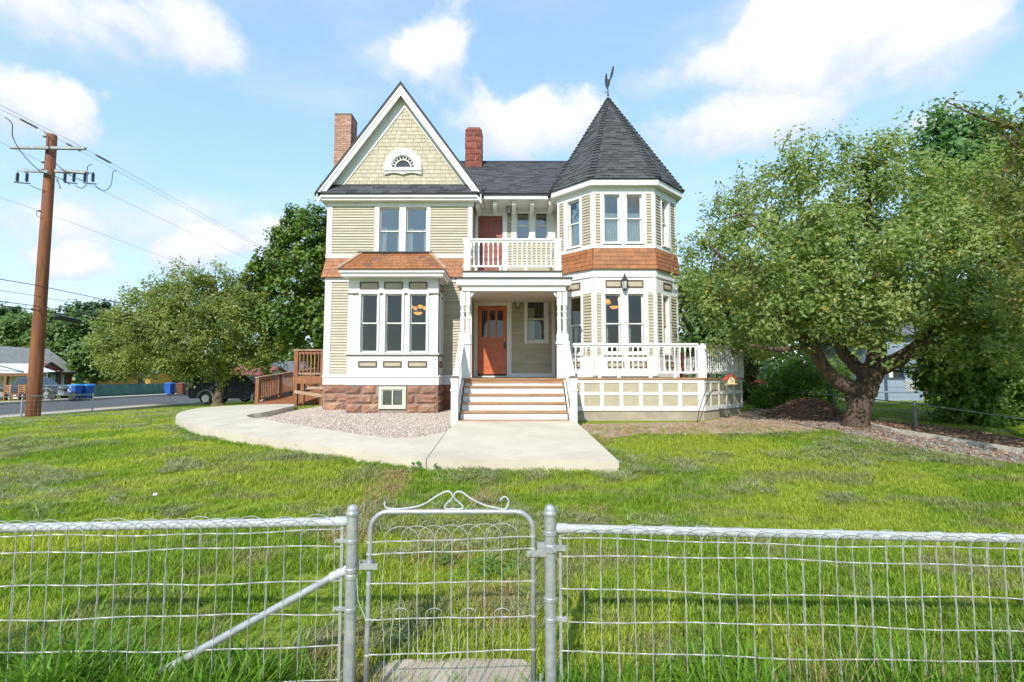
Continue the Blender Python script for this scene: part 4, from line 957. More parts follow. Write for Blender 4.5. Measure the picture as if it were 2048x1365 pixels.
# ================================================================== FRONT STEPS
st = thing('front_steps', 'wide white front steps with brown stained treads and white handrails', 'steps', (0, 11., g1(0, 10.95)))
RISE, RUN = .181, .27; XS0, XS1 = -1.17, 1.26
zstep = [-.024 - RISE * k for k in range(6)]; ynose = [12.2 - RUN * k for k in range(6)]
for k in range(6):
    e = .17 if k == 5 else .0; zt = zstep[k]; y = ynose[k]
    MB().box(XS0 - e + .02, XS1 + e - .02, y, y + .30, zt - .04, zt).build('tread', TREAD, st)
    MB().box(XS0 - e + .03, XS1 + e - .03, y + .035, y + .06, zt - RISE if k < 5 else g1(0, 10.9) + .0, zt - .041).build('riser', WHITEWORN, st)
zg = g1(0, 10.9) + .02
for sx, x in ((-1, XS0 - .07), (1, XS1 + .07)):
    # newel
    nw = MB().box(x - .075, x + .075, 10.82, 10.97, zg, -.02).build('newel', WHITEWORN, st)
    MB().box(x - .09, x + .09, 10.805, 10.985, -.30, -.255).build('newel_collar', WHITE, nw); MB().box(x - .085, x + .085, 10.81, 10.98, -.10, -.0195).build('newel_block', WHITE, nw)
    MB().hexa([(x - .095, 10.8, -.019), (x + .095, 10.8, -.019), (x + .095, 10.99, -.019), (x - .095, 10.99, -.019), (x - .05, 10.845, .035), (x + .05, 10.845, .035), (x + .05, 10.945, .035), (x - .05, 10.945, .035)]).build('newel_cap', pm('brown_lamp_cap', (.16, .12, .09), (.12, .09, .07), 8, .4) if sx < 0 else MATS['brown_lamp_cap'], nw)
    A, B = Vector((x, 10.9, -.1)), Vector((x, 12.22, .80))
    MB().beam(A, B, .13, .045).build('handrail', WHITE, st); MB().beam(A - Vector((0, 0, .06)), B - Vector((0, 0, .06)), .05, .08).build('upper_rail', WHITE, st)
    MB().beam((x, 10.92, -.86), (x, 12.2, .02), .05, .07).build('lower_rail', WHITE, st)
    for k in range(7):
        f = (k + .6) / 7.2; y = 10.98 + (12.2 - 10.98) * f; z0 = -.82 + .88 * (y - 10.92) / 1.28; z1 = -.15 + .9 * (y - 10.9) / 1.32
        MB().box(x - .02, x + .02, y - .02, y + .02, z0, z1).build('baluster', WHITE, st)
    MB().prism([(x - sx * .05 - .02, 10.98, zg), (x - sx * .05 - .02, 12.2, zg), (x - sx * .05 - .02, 12.2, -.06), (x - sx * .05 - .02, 10.98, -1.0)], (.035, 0, 0)).build('stringer', WHITE, st)
# ================================================================== SIDE DECK
deck = thing('side_deck', 'raised white deck with turned balusters and khaki panelled skirt round the tower', 'deck', (3.5, 12.5, -1.08))
DX = 4.66; ds = 1.70
DF = Frame((1.42, 12.2), (DX, 12.2)); DR = Frame((DX, 12.2), (DX + ds, 12.2 + ds)); DS = Frame((DX + ds, 12.2 + ds), (DX + ds, 19.))
zd, zk = -.012, -.81
pl = [(1.46, 12.16), (DX + .02, 12.16), (DX + ds + .04, 12.16 + ds + .02), (DX + ds + .04, 19), (4.75, 19), (4.75, 14.22), (3.87, 13.33), (2.2, 13.33), (1.46, 14.05)]
# boards run along the front
yb = 12.16
while yb < 18.9:
    q = clip_half(clip_half(pl, 1, yb + .004, False), 1, yb + .136, True)
    if len(q) >= 3 and yb < 14.4: MB().prism([(x, y, zd - .038) for x, y in q], (0, 0, .036)).build('deck_board', TREAD, deck)
    yb += .14
MB().prism([(x, y, zd - .038) for x, y in [(4.76, 14.45), (DX + ds + .02, 14.45), (DX + ds + .02, 19), (4.76, 19)]], (0, 0, .036)).build('deck_board', TREAD, deck)
MB().prism([(x, y, zd - .09) for x, y in [(1.46, 12.24), (DX, 12.24), (DX + ds - .03, 12.24 + ds), (DX + ds - .03, 18.9), (4.8, 18.9), (4.8, 14.2), (3.9, 13.2), (1.46, 13.2)]], (0, 0, .05)).build('joists', ROOFBASE, deck)
for fr in (DF, DR, DS):
    MB().fb(fr, 0 if fr is not DF else .05, fr.len, zk, zd - .04, -.06, .0).build('skirt_backing', CREAMW, deck)
    MB().fb(fr, 0 if fr is not DF else .05, fr.len, -1.25, zk, -.12, -.01).build('footing', CONCOLD, deck)
    MB().fb(fr, -.02, fr.len + .02, zd - .039, zd + .002, .0, .05).build('deck_edge', TREAD, deck)
    # skirt grid
    top, midz, bot = (zd - .04, zd - .125), (-.435, -.36), (zk, -.70)
    for (a, b) in ((top[1], top[0]), midz, bot): MB().fb(fr, 0, fr.len, a, b, 0, .022).build('skirt_rail', WHITE, deck)
    if fr is DF: xs = [fr.at(1100 + v / 4.014, 800)[0] for v in (201, 260, 417, 573, 731, 887, 1044, 1212)]; ws = [.03] + [.085] * 6 + [.15]
    elif fr is DR: xs = [.04] + [fr.at(1100 + v / 4.014, 790)[0] for v in (1290, 1354, 1415, 1474)] + [fr.len - .04]; ws = [.08] + [.07] * 4 + [.08]
    else: xs = [.05 + .55 * k for k in range(9)]; ws = [.08] * 9
    for x, w in zip(xs, ws):
        for a, b in ((bot[1], midz[0]), (midz[1], top[1])): MB().fb(fr, x - w / 2, x + w / 2, a, b, 0, .018).build('skirt_stile', WHITE, deck)
    for (x, w), (x2, w2) in zip(list(zip(xs, ws)), list(zip(xs, ws))[1:]):
        for a, b in ((bot[1], midz[0]), (midz[1], top[1])): MB().fb(fr, x + w / 2, x2 - w2 / 2, a, b, .0, .006).build('skirt_panel', CREAMW, deck)
zrt, zrb = W(1250, 686.5, 12.2).z, W(1250, 747, 12.2).z
c0_ = Vector((DX - .08, 12.30, 0)); e0 = Vector((DX + ds - .1, 12.2 + ds + .0, 0)); a0 = Vector((1.5, 12.30, 0))
for p, s in ((Vector((DX - .02, 12.30, 0)), .10), (Vector((DX + ds - .06, 12.2 + ds - .0, 0)), .09), (Vector((DX + ds - .06, 18.8, 0)), .09)):
    MB().box(p.x - s, p.x + s, p.y - s, p.y + s, zd, zrt - .05).build('post', WHITE, deck)
railing(deck, a0, c0_, zrt, zrb, 24); railing(deck, Vector((DX + .05, 12.36, 0)), Vector((DX + ds - .1, 12.2 + ds - .06, 0)), zrt, zrb, 17); railing(deck, Vector((DX + ds - .06, 14.0, 0)), Vector((DX + ds - .06, 18.7, 0)), zrt, zrb, 30)
for x in (2.15, 2.62, 3.4, 4.0): MB().box(x - .04, x + .04, 12.28, 12.32, zd, zrb).build('rail_foot', WHITE, deck)
# ================================================================== BIRDHOUSE ON A CROOK
bp = pick(1393, 846, 0.); bh = thing('birdhouse_hook', 'leaning dark metal shepherd hook standing in front of the deck corner', 'garden hook', (bp.x, bp.y, bp.z))
Yb_ = 12.0
pts = [(bp.x, bp.y, bp.z - .05)] + [tuple(W(a, b, 11.75)) for a, b in ((1398, 822), (1412, 780), (1423, 745), (1432, 725), (1438, 718), (1446, 716.5), (1452, 720), (1457, 727), (1461, 725), (1461.5, 721))]
MB().tube(pts, .011, 8).build('rod', DARKMET, bh)
b0 = W(1459, 766, 11.75); hx = b0.x; by = 11.75; zb_ = W(1459, 769, 11.75).z; w_ = .085
bi = thing('birdhouse', 'small cream birdhouse with red roof hanging on the hook by the deck corner', 'birdhouse', (hx, by, zb_))
BH = pm('birdhouse_paint', (.62, .50, .30), (.52, .42, .25), 12, .7); BHR = pm('birdhouse_red', (.48, .06, .035), (.4, .05, .03), 12, .5)
MB().prism([(hx - .07, by - .08, zb_ + .02), (hx + .09, by - .08, zb_ + .02), (hx + .09, by - .08, zb_ + .13), (hx + .01, by - .08, zb_ + .2), (hx - .07, by - .08, zb_ + .13)], (0, .16, 0)).build('box', BH, bi)
MB().box(hx - .1, hx + .13, by - .11, by + .1, zb_, zb_ + .02).build('base_board', pm('bird_base', (.62, .50, .16), (.5, .4, .12), 10, .6), bi)
mb = MB().beam((hx - .015, by - .12, zb_ + .16), (hx - .015, by + .1, zb_ + .16), .02, .02)
MB().hexa([(hx - .13, by - .12, zb_ + .09), (hx + .01, by - .12, zb_ + .215), (hx + .01, by + .12, zb_ + .215), (hx - .13, by + .12, zb_ + .09), (hx - .135, by - .12, zb_ + .105), (hx + .01, by - .12, zb_ + .235), (hx + .01, by + .12, zb_ + .235), (hx - .135, by + .12, zb_ + .105)]).build('roof', BHR, bi)
MB().hexa([(hx + .012, by - .12, zb_ + .215), (hx + .13, by - .12, zb_ + .10), (hx + .13, by + .12, zb_ + .10), (hx + .012, by + .12, zb_ + .215), (hx + .012, by - .12, zb_ + .235), (hx + .135, by - .12, zb_ + .115), (hx + .135, by + .12, zb_ + .115), (hx + .012, by + .12, zb_ + .235)]).build('roof', BHR, bi)
for a, b in ((.0, .11), (.045, .085), (.02, .055)): MB().lathe((hx + a, by - .081, zb_ + b), [(.014, -.003), (.014, .002)], 10, 'y').build('entrance_hole', BLACKM, bi)
MB().tube([(hx + .01, by, zb_ + .23), (hx + .01, by, W(1459, 724, 11.75).z)], .003, 5).build('hanging_wire', DARKMET, bi)
# ================================================================== SIDE LANDING AND RAMP
la = thing('ramp', 'stained cedar wheelchair ramp and landing beside the left wall of the house', 'ramp', (-7.6, 18.5, g1(-7.6, 18.5)))
LX0, LX1, LY0, LY1 = -7.62, -5.52, 17.5, 20.0
for k in range(15): MB().box(LX0, LX1, LY0 + .165 * k, LY0 + .165 * k + .155, .0, .04).build('deck_board', CEDAR, la)
for y in (LY0 - .02, LY1): MB().box(LX0, LX1, y, y + .05, -.22, -.001).build('rim_joist', CEDAR, la)
gl_ = g1(-7, 18)
for x, y in ((LX0 + .06, LY0 + .06), (-6.62, LY0 + .06), (LX1 - .06, LY0 + .06), (LX0 + .06, LY1), (LX1 - .06, LY1)): MB().box(x - .07, x + .07, y - .07, y + .07, g1(x, y) - .05, .93 if y < 18 else .9).build('post', CEDAR, la)
for y in (LY0 + .05, LY1):
    MB().box(LX0 - .03, LX1, y - .08, y + .08, .931, .975).build('handrail', CEDARG, la); MB().box(LX0, LX1, y - .02, y + .02, .80, .93).build('upper_rail', CEDAR, la); MB().box(LX0, LX1, y - .025, y + .025, .10, .16).build('lower_rail', CEDARG, la)
    for k in range(15):
        x = LX0 + .2 + .13 * k
        if x < LX1 - .1: MB().box(x - .018, x + .018, y - .018 - .04, y + .018 - .04, .16, .86).build('baluster', CEDAR, la)
for z in (-.42, ): MB().box(LX0 + .5, LX1, LY0 - .05, LY0, z, z + .1).build('cross_brace', CEDARG, la)
MB().beam((LX0 + .05, LY0 - .03, -.5), (LX1 - .1, LY0 - .03, -.78), .04, .11).build('cross_brace', CEDARG, la)
# ramp run
RX0, RX1, RY0, RY1 = -9.42, -7.75, 18.0, 24.; zr0, zr1 = g1(-8.6, 18.) + .12, g1(-8.6, 18) + .62
nb = 34
for k in range(nb):
    y = RY0 + (RY1 - RY0) * k / nb; z = zr0 + (zr1 - zr0) * k / nb; MB().beam((RX0, y + .08, z), (RX1, y + .08, z), .165, .04).build('ramp_board', CEDAR, la)
for x in (RX0, RX1): MB().beam((x, RY0, zr0 - .12), (x, RY1, zr1 - .12), .05, .2).build('stringer', CEDAR, la)
for x in (RX0, RX1):
    for y in (18.6, 20.4, 22.2, 24.):
        z = zr0 + (zr1 - zr0) * (y - RY0) / (RY1 - RY0); MB().box(x - .06, x + .06, y - .06, y + .06, g1(x, y) - .05, z + .9).build('post', CEDAR, la)
    za, zb2 = zr0 + (zr1 - zr0) * .1, zr1
    if x == RX0:
        MB().beam((x, 18.5, za + .93), (x, 24.05, zb2 + .93), .15, .04).build('handrail', CEDARG, la); MB().beam((x, 18.6, za + .85), (x, 24, zb2 + .85), .04, .09).build('upper_rail', CEDAR, la); MB().beam((x, 18.6, za + .12), (x, 24, zb2 + .12), .04, .06).build('lower_rail', CEDAR, la)
        for k in range(40):
            f = (k + .5) / 40; y = 18.6 + 5.4 * f; z = za + (zb2 - za) * f; MB().box(x - .018, x + .018, y - .018, y + .018, z + .12, z + .84).build('baluster', CEDAR, la)
# ================================================================== FRONT FENCE AND GATE
YF = 2.9
GZ = lambda x: g1(x, YF)
fx = lambda px, py: W(px, py, YF)
def helix(a, b, amp, pitch, r, n=5, ph=0., sag=None, per=6):
    a, b = Vector(a), Vector(b); d = b - a; L = d.length; m = max(4, int(L / pitch * per)); d.normalize()
    s = d.orthogonal().normalized(); t = d.cross(s); pts = []
    for i in range(m + 1):
        q = L * i / m; w = 2 * math.pi * q / pitch + ph; p = a + d * q + (s * math.cos(w) + t * math.sin(w)) * amp
        if sag: p += sag(q / L)
        pts.append(p)
    return pts
def line_wire(parent, a, b, wob):
    sag = lambda f: Vector((0, 0, wob * math.sin(f * 9 + a[2] * 20) + wob * .6 * math.sin(f * 23 + a[2] * 7)))
    mb = MB()
    for ph in (0, math.pi): mb.tube(helix(a, b, .0021, .03, .0017, 5, ph, sag), .002, 4)
    mb.build('line_wire', WIRE, parent, fix=False)
def loop_wire(parent, x0, x1, zb, zt, ztop, y, name='loop_wire', r=.0021, amp=.0016, wob=.004):
    """inverted U: up one side, round over the top, down the other; wob = bends from age"""
    w0, w1 = rng.uniform(-wob, wob), rng.uniform(-wob, wob); pts = []
    def leg(x, za, zc, bend, y):
        m = 26; return [Vector((x + amp * math.cos(i * 1.9) + bend * math.sin(math.pi * i / m * 2.3), y + amp * math.sin(i * 1.9), za + (zc - za) * i / m)) for i in range(m + 1)]
    pts += leg(x0, zb, zt, w0, y); c, h, n = (x0 + x1) / 2, (x1 - x0) / 2, 12
    lean = rng.uniform(-.006, .006)
    pts += [Vector((c - h * math.cos(math.pi * i / n) + lean * math.sin(math.pi * i / n), y - .004 - .006 * math.sin(math.pi * i / n), zt + (ztop - zt) * math.sin(math.pi * i / n) ** .8)) for i in range(1, n)]
    pts += list(reversed(leg(x1, zb, zt, w1, y + .004)))
    MB().tube(pts, r, 5).build(name, WIRE, parent, fix=False)
def fence_post(x, top_px, label):
    t = thing('fence_post', label, 'fence post', (x, YF, GZ(x)), 'gate posts'); zt = fx(1024, top_px).z
    MB().lathe((x, YF, 0), [(.0315, GZ(x) - .1), (.0315, zt - .045)], 18).build('post', GALV, t, smooth=False)
    MB().lathe((x, YF, zt), [(.0345, -.062), (.0375, -.058), (.0375, -.045), (.034, -.038), (.031, -.02), (.02, -.006), (.004, 0)], 18).build('cap', GALV, t)
    return t
def strap(t, x, px, side, w=.06, name='tension_band'):
    z = fx(1024, px).z; mb = MB().lathe((x, YF, z), [(.034, -.011), (.0352, -.008), (.0352, .008), (.034, .011)], 18)
    mb.box(min(x + side * .03, x + side * (.03 + w)), max(x + side * .03, x + side * (.03 + w)), YF - .009, YF + .009, z - .009, z + .009); mb.lathe((x + side * (.028 + w), YF - .012, z), [(.008, -.006), (.008, .03)], 8, 'y')
    return mb.build(name, GALV, t)
XL_, XR_ = fx(705, 1040).x, fx(1100, 1040).x
pL = fence_post(XL_, 1009, 'galvanised steel gate post on the left of the gate with domed cap'); pR = fence_post(XR_, 1009, 'galvanised steel gate post on the right of the gate with domed cap')
for py in (1082, 1218): strap(pL, XL_, py, -1)
for py in (1140, 1152): MB().lathe((XL_, YF, fx(1024, py).z), [(.034, -.014), (.0365, -.01), (.0365, .01), (.034, .014)], 18).build('brace_band', GALV, pL)
for py in (1238,): strap(pR, XR_, py, 1)
for py in (1066, 1198): MB().lathe((XR_, YF, fx(1024, py).z), [(.034, -.012), (.0365, -.009), (.0365, .009), (.034, .012)], 18).build('brace_band', GALV, pR)
SPC = .0945
def fence_run(name, label, sgn, x0, xend, rail_a, rail_b, lines, slope, loop_h):
    """rail_a / rail_b points of the top rail, lines = wire heights at x0, slope dz/dx"""
    t = thing(name, label, 'fence', (x0, YF, GZ(x0)), 'front fence runs')
    ra, rb = Vector(rail_a), Vector(rail_b); rz = lambda x: ra.z + (rb.z - ra.z) * (x - ra.x) / (rb.x - ra.x)
    mb = MB().tube([ra, rb], .0245, 16); mb.build('top_rail', PIPEW, t, smooth=False)
    e = ra + Vector((-sgn * .03, 0, 0)); mb = MB().tube([ra + Vector((sgn * .05, 0, 0)), ra, e, e + Vector((-sgn * .02, 0, -.004))], [.029, .029, .021, .016], 14); mb.build('rail_end', PIPEW, t)
    bx = x0 + sgn * .012; MB().box(bx - .008, bx + .008, YF - .003, YF + .003, GZ(bx) - .02, lines[0] + .02).build('tension_bar', GALV, t)
    for z in lines: line_wire(t, (x0 + sgn * .01, YF - .006, z), (xend, YF - .006, z + slope * (xend - x0)), .006)
    n = int(abs(xend - x0) / SPC)
    for k in range(0, n - 1):
        xa, xb = x0 + sgn * (.05 + SPC * k), x0 + sgn * (.05 + SPC * (k + 2)); lo, hi = min(xa, xb), max(xa, xb); zl = lines[0] + slope * ((lo + hi) / 2 - x0)
        bott = max(GZ(lo), GZ(hi)) + .0
        loop_wire(t, lo, hi, bott - .02, zl, zl + loop_h * rng.uniform(.85, 1.1), YF - .009 - .03 * 0)
    for xx in (xend, x0 + (xend - x0) * .98) if False else (xend,):
        MB().lathe((xx, YF + .03, 0), [(.03, GZ(xx) - .1), (.03, rz(xx) + .06), (.02, rz(xx) + .09)], 14).build('line_post', GALV, t)
    return t
Z = lambda px, py: fx(px, py).z
a, b = fx(684, 1047), fx(0, 1060); d = (b - a); b2 = a + d * 1.35; slope = (b.z - a.z) / (b.x - a.x)
fl = fence_run('wire_fence', 'looped wire fence with white top rail on the left of the gate', -1, XL_ - .045, b2.x, a + Vector((0, .034, 0)), b2 + Vector((0, .034, 0)), [Z(680, y) for y in (1061, 1092.5, 1161, 1226, 1293, 1358)], slope, .088)
br0, br1 = fx(690, 1141), fx(315, 1342); mb = MB().tube([br0 + Vector((0, .01, 0)), br1 + Vector((-.06, .01, -.05))], .021, 14); mb.build('brace_rail', GALV, fl)
MB().tube([br0 + Vector((.02, .01, .005)), br0 + (br1 - br0).normalized() * .09 + Vector((0, .01, 0))], .026, 14).build('brace_cup', PIPEW, fl)
a, b = fx(1118, 1061), fx(2048, 1082); d = (b - a); b2 = a + d * 1.25; slope = (b.z - a.z) / (b.x - a.x)
frr = fence_run('wire_fence', 'looped wire fence with white top rail on the right of the gate', 1, XR_ + .045, b2.x, a + Vector((0, .034, 0)), b2 + Vector((0, .034, 0)), [Z(1125, y) for y in (1077.5, 1110, 1178, 1240, 1304, 1372)], slope, .085)
j = fx(1888, 1078); MB().tube([(j.x - .035, YF + .034, j.z), (j.x + .035, YF + .034, j.z - .001)], .0262, 14).build('rail_sleeve', PIPEW, frr)
# the gate
gt = thing('garden_gate', 'grey tubular steel garden gate with looped wire and scroll top', 'gate', (fx(900, 1300).x, YF, GZ(-.3) + .03))
gl0, gr0, gtz = fx(741, 1085).x, fx(1066, 1085).x, Z(900, 1024); rad = .1
pts = [(gl0 - .012, YF, GZ(-.8) + .06), (gl0 - .006, YF, (gtz + GZ(-.8)) / 2)] + [(gl0 + rad - rad * math.cos(t), YF, gtz - rad + rad * math.sin(t)) for t in np.linspace(0, math.pi / 2, 8)] + [(gr0 - rad + rad * math.sin(t), YF, gtz - rad + rad * math.cos(t)) for t in np.linspace(0, math.pi / 2, 8)] + [(gr0, YF, GZ(.2) + .06)]
MB().tube(pts, .0145, 14).build('frame', GALV, gt, smooth=True)
MB().tube([(gl0 - .012, YF, GZ(-.8) + .075), (gr0, YF, GZ(.2) + .075)], .0145, 14).build('bottom_rail', GALV, gt, smooth=True)
scr = [(437, 145), (436, 172), (458, 193), (520, 197), (620, 187), (700, 165), (780, 115), (838, 83), (872, 80), (892, 103), (889, 130), (852, 163), (840, 188), (860, 198), (900, 196), (942, 198), (962, 190), (958, 172), (912, 132), (904, 100), (925, 81), (960, 85), (1010, 122), (1100, 168), (1180, 188), (1240, 199), (1263, 180), (1272, 145), (1256, 119), (1235, 117), (1212, 143)]
sp_ = smooth_line([(fx(640 + x / 3.37, 960 + y / 3.37).x, fx(640 + x / 3.37, 960 + y / 3.37).z) for x, y in scr], 3)
MB().tube([(x, YF, z) for x, z in sp_], .0052, 7).build('scroll', PIPEW, gt, smooth=True)
ly = [(1084.6, 1072.7), (1108, 1097), (1167, 1161), (1238, 1231.5), (1309.6, 1297.7), (1372, 1364)]
for a, b in ly:
    line_wire(gt, (gl0, YF - .008, Z(741, a)), (gr0, YF - .008, Z(1066, b)), .002)
    for xx, zz in ((gl0 - .006, Z(741, a)), (gr0, Z(1066, b))): MB().lathe((xx, YF, zz), [(.0165, -.006), (.0172, 0), (.0165, .006)], 10).build('wire_wrap', WIRE, gt)
px_ = [fx(640 + v / 3.37, 1166).x for v in (432, 545, 662, 773, 888, 998, 1108, 1225, 1335)]
for k in range(7):
    zt0 = Z(800, 1082) + (k * .003); loop_wire(gt, px_[k], px_[k + 2] if k + 2 < 9 else px_[-1], GZ(-.3) + .09, zt0, zt0 + .085, YF - .012, amp=.001, wob=.012 if k in (0, 2) else .005)
for v in (545, 773, 998, 1225):
    x = fx(640 + v / 3.37, 1240).x; zt0 = Z(800, 1228); loop_wire(gt, x - .045, x + .045, GZ(-.3) + .09, zt0, zt0 + .04, YF - .012, 'short_loop_wire', .0021, .001, .01)
# hardware
z = Z(1060, 1105); mb = MB().box(gr0 - .035, gr0 + .075, YF - .024, YF - .016, z - .016, z + .016); mb.lathe((gr0 - .02, YF - .024, z), [(.008, -.008), (.008, .0)], 8, 'y'); mb.lathe((gr0 + .02, YF - .024, z), [(.008, -.008), (.008, .0)], 8, 'y'); mb.lathe((gr0, YF, z), [(.018, -.013), (.018, .013)], 14); mb.build('hinge_strap', GALV, gt)
z = Z(1100, 1096); mb = MB().lathe((XR_, YF, z), [(.036, -.022), (.038, -.018), (.038, .018), (.036, .022)], 18); mb.box(XR_ - .075, XR_ - .03, YF - .02, YF + .008, z - .028, z + .03); mb.box(XR_ + .03, XR_ + .085, YF - .02, YF - .006, z - .012, z + .018); mb.lathe((XR_ + .02, YF - .036, z), [(.011, -.012), (.011, .004)], 8, 'y'); mb.build('hinge', GALV, pR)
z = Z(735, 1130); mb = MB().box(gl0 - .06, gl0 + .05, YF - .03, YF - .022, z - .016, z + .016); mb.box(gl0 - .062, gl0 - .054, YF - .03, YF + .03, z - .016, z + .016); mb.box(gl0 - .06, gl0 + .02, YF + .022, YF + .03, z - .016, z + .016); mb.lathe((gl0, YF, z), [(.018, -.018), (.019, 0), (.018, .018)], 12); mb.build('latch', GALV, gt)
zb_ = GZ(.2) + .13; mb = MB().box(gr0 - .035, gr0 + .07, YF - .022, YF - .012, zb_ - .025, zb_ + .025); mb.lathe((gr0, YF, zb_), [(.019, -.02), (.019, .02)], 12); mb.lathe((gr0 + .04, YF - .015, zb_ + .025), [(.008, 0), (.008, .04)], 8); mb.build('lower_hinge', GALV, gt)
MB().tube([(XL_ + .034, YF - .01, Z(720, 1155)), (XL_ + .045, YF - .012, Z(720, 1200)), (gl0 - .01, YF - .015, Z(729, 1240))], .003, 6).build('latch_wire', WIRE, gt)
# stepping slab at the gate
sl = [tuple(pick(x, y, .03).to_2d()) for x, y in ((758, 1322), (830, 1318), (960, 1317), (1046, 1319), (1062, 1330))]
sl = sl + [(sl[-1][0] + .01, 2.35), (sl[0][0] - .01, 2.35)]
slb = sheet(sl, .03, .25, .12); so = struct(slb, 'stepping_slab', CONCOLD)
# ================================================================== TREES
def leaf_mesh(name, C, N, D, L, Wd, tint, mat):
    """one folded diamond per leaf; C centres, N normals, D directions"""
    n = len(C); N = N / np.linalg.norm(N, axis=1, keepdims=True); D = D - N * (D * N).sum(1, keepdims=True); D /= np.linalg.norm(D, axis=1, keepdims=True) + 1e-9
    S = np.cross(N, D); L = L[:, None]; Wd = Wd[:, None]
    v = np.stack([C - D * L * .5, C + S * Wd * .5 + D * L * .02 + N * Wd * .18, C + D * L * .5 - N * L * .06, C - S * Wd * .5 + D * L * .02 + N * Wd * .18], 1).reshape(-1, 3)
    v[:, 2] += H
    me = bpy.data.meshes.new(name); me.vertices.add(4 * n); me.vertices.foreach_set('co', v.astype(np.float32).ravel())
    i = np.arange(n) * 4; tri = np.stack([i, i + 1, i + 2, i, i + 2, i + 3], 1).ravel()
    me.loops.add(6 * n); me.loops.foreach_set('vertex_index', tri.astype(np.int32)); me.polygons.add(2 * n)
    me.polygons.foreach_set('loop_start', (np.arange(2 * n) * 3).astype(np.int32)); me.polygons.foreach_set('loop_total', np.full(2 * n, 3, np.int32))
    me.update(); at = me.attributes.new('tint', 'FLOAT_VECTOR', 'POINT'); t = np.repeat(np.stack([tint, nr.random(n), np.zeros(n)], 1), 4, 0)
    at.data.foreach_set('vector', t.astype(np.float32).ravel()); me.materials.append(mat); return me
def link_part(me, name, parent):
    b = parent.location; me.transform(Matrix.Translation((-b.x, -b.y, -b.z))); o = bpy.data.objects.new(name, me); col.objects.link(o); o.parent = parent; return o
def unit(n):
    q = nr.normal(size=(n, 3)); return q / np.linalg.norm(q, axis=1, keepdims=True)
def foliage(lobes, nleaf, leaf, per=55, spread=.2, up=.7, shell=.55, droop=0.):
    """leaves in clumps spread through ellipsoid lobes (x, y, z, rx, ry, rz)"""
    lob = np.array(lobes, float); vol = (lob[:, 3] * lob[:, 4] * lob[:, 5]) ** .75; nc = max(4, nleaf // per)
    k = nr.choice(len(lob), nc, p=vol / vol.sum()); u = unit(nc); r = shell + (1.04 - shell) * nr.random(nc) ** .6
    r *= 1 + .12 * nr.normal(size=nc) * (nr.random(nc) < .25)
    cc = lob[k, :3] + u * r[:, None] * lob[k, 3:]
    size = spread * (.6 + .8 * nr.random(nc)); ct = nr.random(nc)
    j = nr.integers(0, nc, nleaf); axd = unit(nc) * .8 + u * .9 + np.array([0, 0, .15]); axd /= np.linalg.norm(axd, axis=1, keepdims=True)
    off = np.clip(nr.normal(size=(nleaf, 3)), -1.7, 1.7) * (size * .6)[j][:, None] + axd[j] * ((nr.random(nleaf) * 2.2 - 1.3) * size[j] * 1.25)[:, None]
    C = cc[j] + off; N = unit(nleaf) * 1. + np.array([-.1, -.4, up]); outw = C - lob[k[j], :3]; outw /= np.linalg.norm(outw, axis=1, keepdims=True) + 1e-6
    N += outw * .5; D = unit(nleaf) + outw * .6 + np.array([0, 0, -droop])
    tint = np.clip(.55 * ct[j] + .45 * nr.random(nleaf) , 0, 1)
    return C, N, D, leaf * (.65 + .7 * nr.random(nleaf)), tint, cc
def limb_mesh(limbs, twigs, seed=0):
    mb = MB()
    for pts, rs in limbs:
        P = [Vector(p) for p in pts]; Q, Rr = [], []
        for i in range(len(P) - 1):
            p0, p1, p2, p3 = P[max(i - 1, 0)], P[i], P[i + 1], P[min(i + 2, len(P) - 1)]
            for s in range(5):
                t = s / 5; q = .5 * ((2 * p1) + (-p0 + p2) * t + (2 * p0 - 5 * p1 + 4 * p2 - p3) * t * t + (-p0 + 3 * p1 - 3 * p2 + p3) * t ** 3)
                r = rs[i] + (rs[i + 1] - rs[i]) * t; Q.append(q + Vector((rng.uniform(-1, 1), rng.uniform(-1, 1), 0)) * r * .1); Rr.append(r * rng.uniform(.93, 1.07))
        Q.append(P[-1]); Rr.append(rs[-1]); mb.tube(Q, Rr, 10)
    for a, b, r in twigs:
        a, b = Vector(a), Vector(b); m = (a + b) / 2 + Vector((rng.uniform(-.1, .1), rng.uniform(-.1, .1), rng.uniform(.0, .15))) * (b - a).length; mb.tube([a, a.lerp(m, .6), m, b], [r, r * .8, r * .6, r * .3], 5)
    return mb
def tree(name, label, group, base, limbs, lobes, nleaf, leaf, mat, bark=BARK, per=55, spread=.2, up=.7, shell=.55, shoots=(), wd=.55, ntwig=120, twr=.018, droop=0.):
    t = thing(name, label, 'tree' if 'tree' in name else 'shrub', base, group)
    C, N, D, L, tint, cc = foliage(lobes, nleaf, leaf, per, spread, up, shell, droop)
    nodes = [Vector(p) for pts, rs in limbs for p in pts[1:]]; twigs = []
    for q in cc[nr.choice(len(cc), min(ntwig, len(cc)), replace=False)]:
        q = Vector(q); a = min(nodes, key=lambda p: (p - q).length); twigs.append((a, q, twr))
    for (a, b, n) in shoots:            # thin upright shoots beyond the crown
        a, b = np.array(a), np.array(b); f = nr.random(n); P = a + (b - a) * f[:, None] + np.clip(nr.normal(size=(n, 3)), -1.5, 1.5) * .035
        C = np.vstack([C, P]); N = np.vstack([N, unit(n)]); D = np.vstack([D, unit(n) + np.array([0, 0, .5])]); L = np.append(L, leaf * (.7 + .6 * nr.random(n))); tint = np.append(tint, nr.random(n) * .7); twigs.append((a, b, .008))
    limb_mesh(limbs, twigs).build('trunk', bark, t, smooth=True, fix=False)
    link_part(leaf_mesh('crown', C, N, D, L, L * wd, tint, mat), 'crown', t); return t
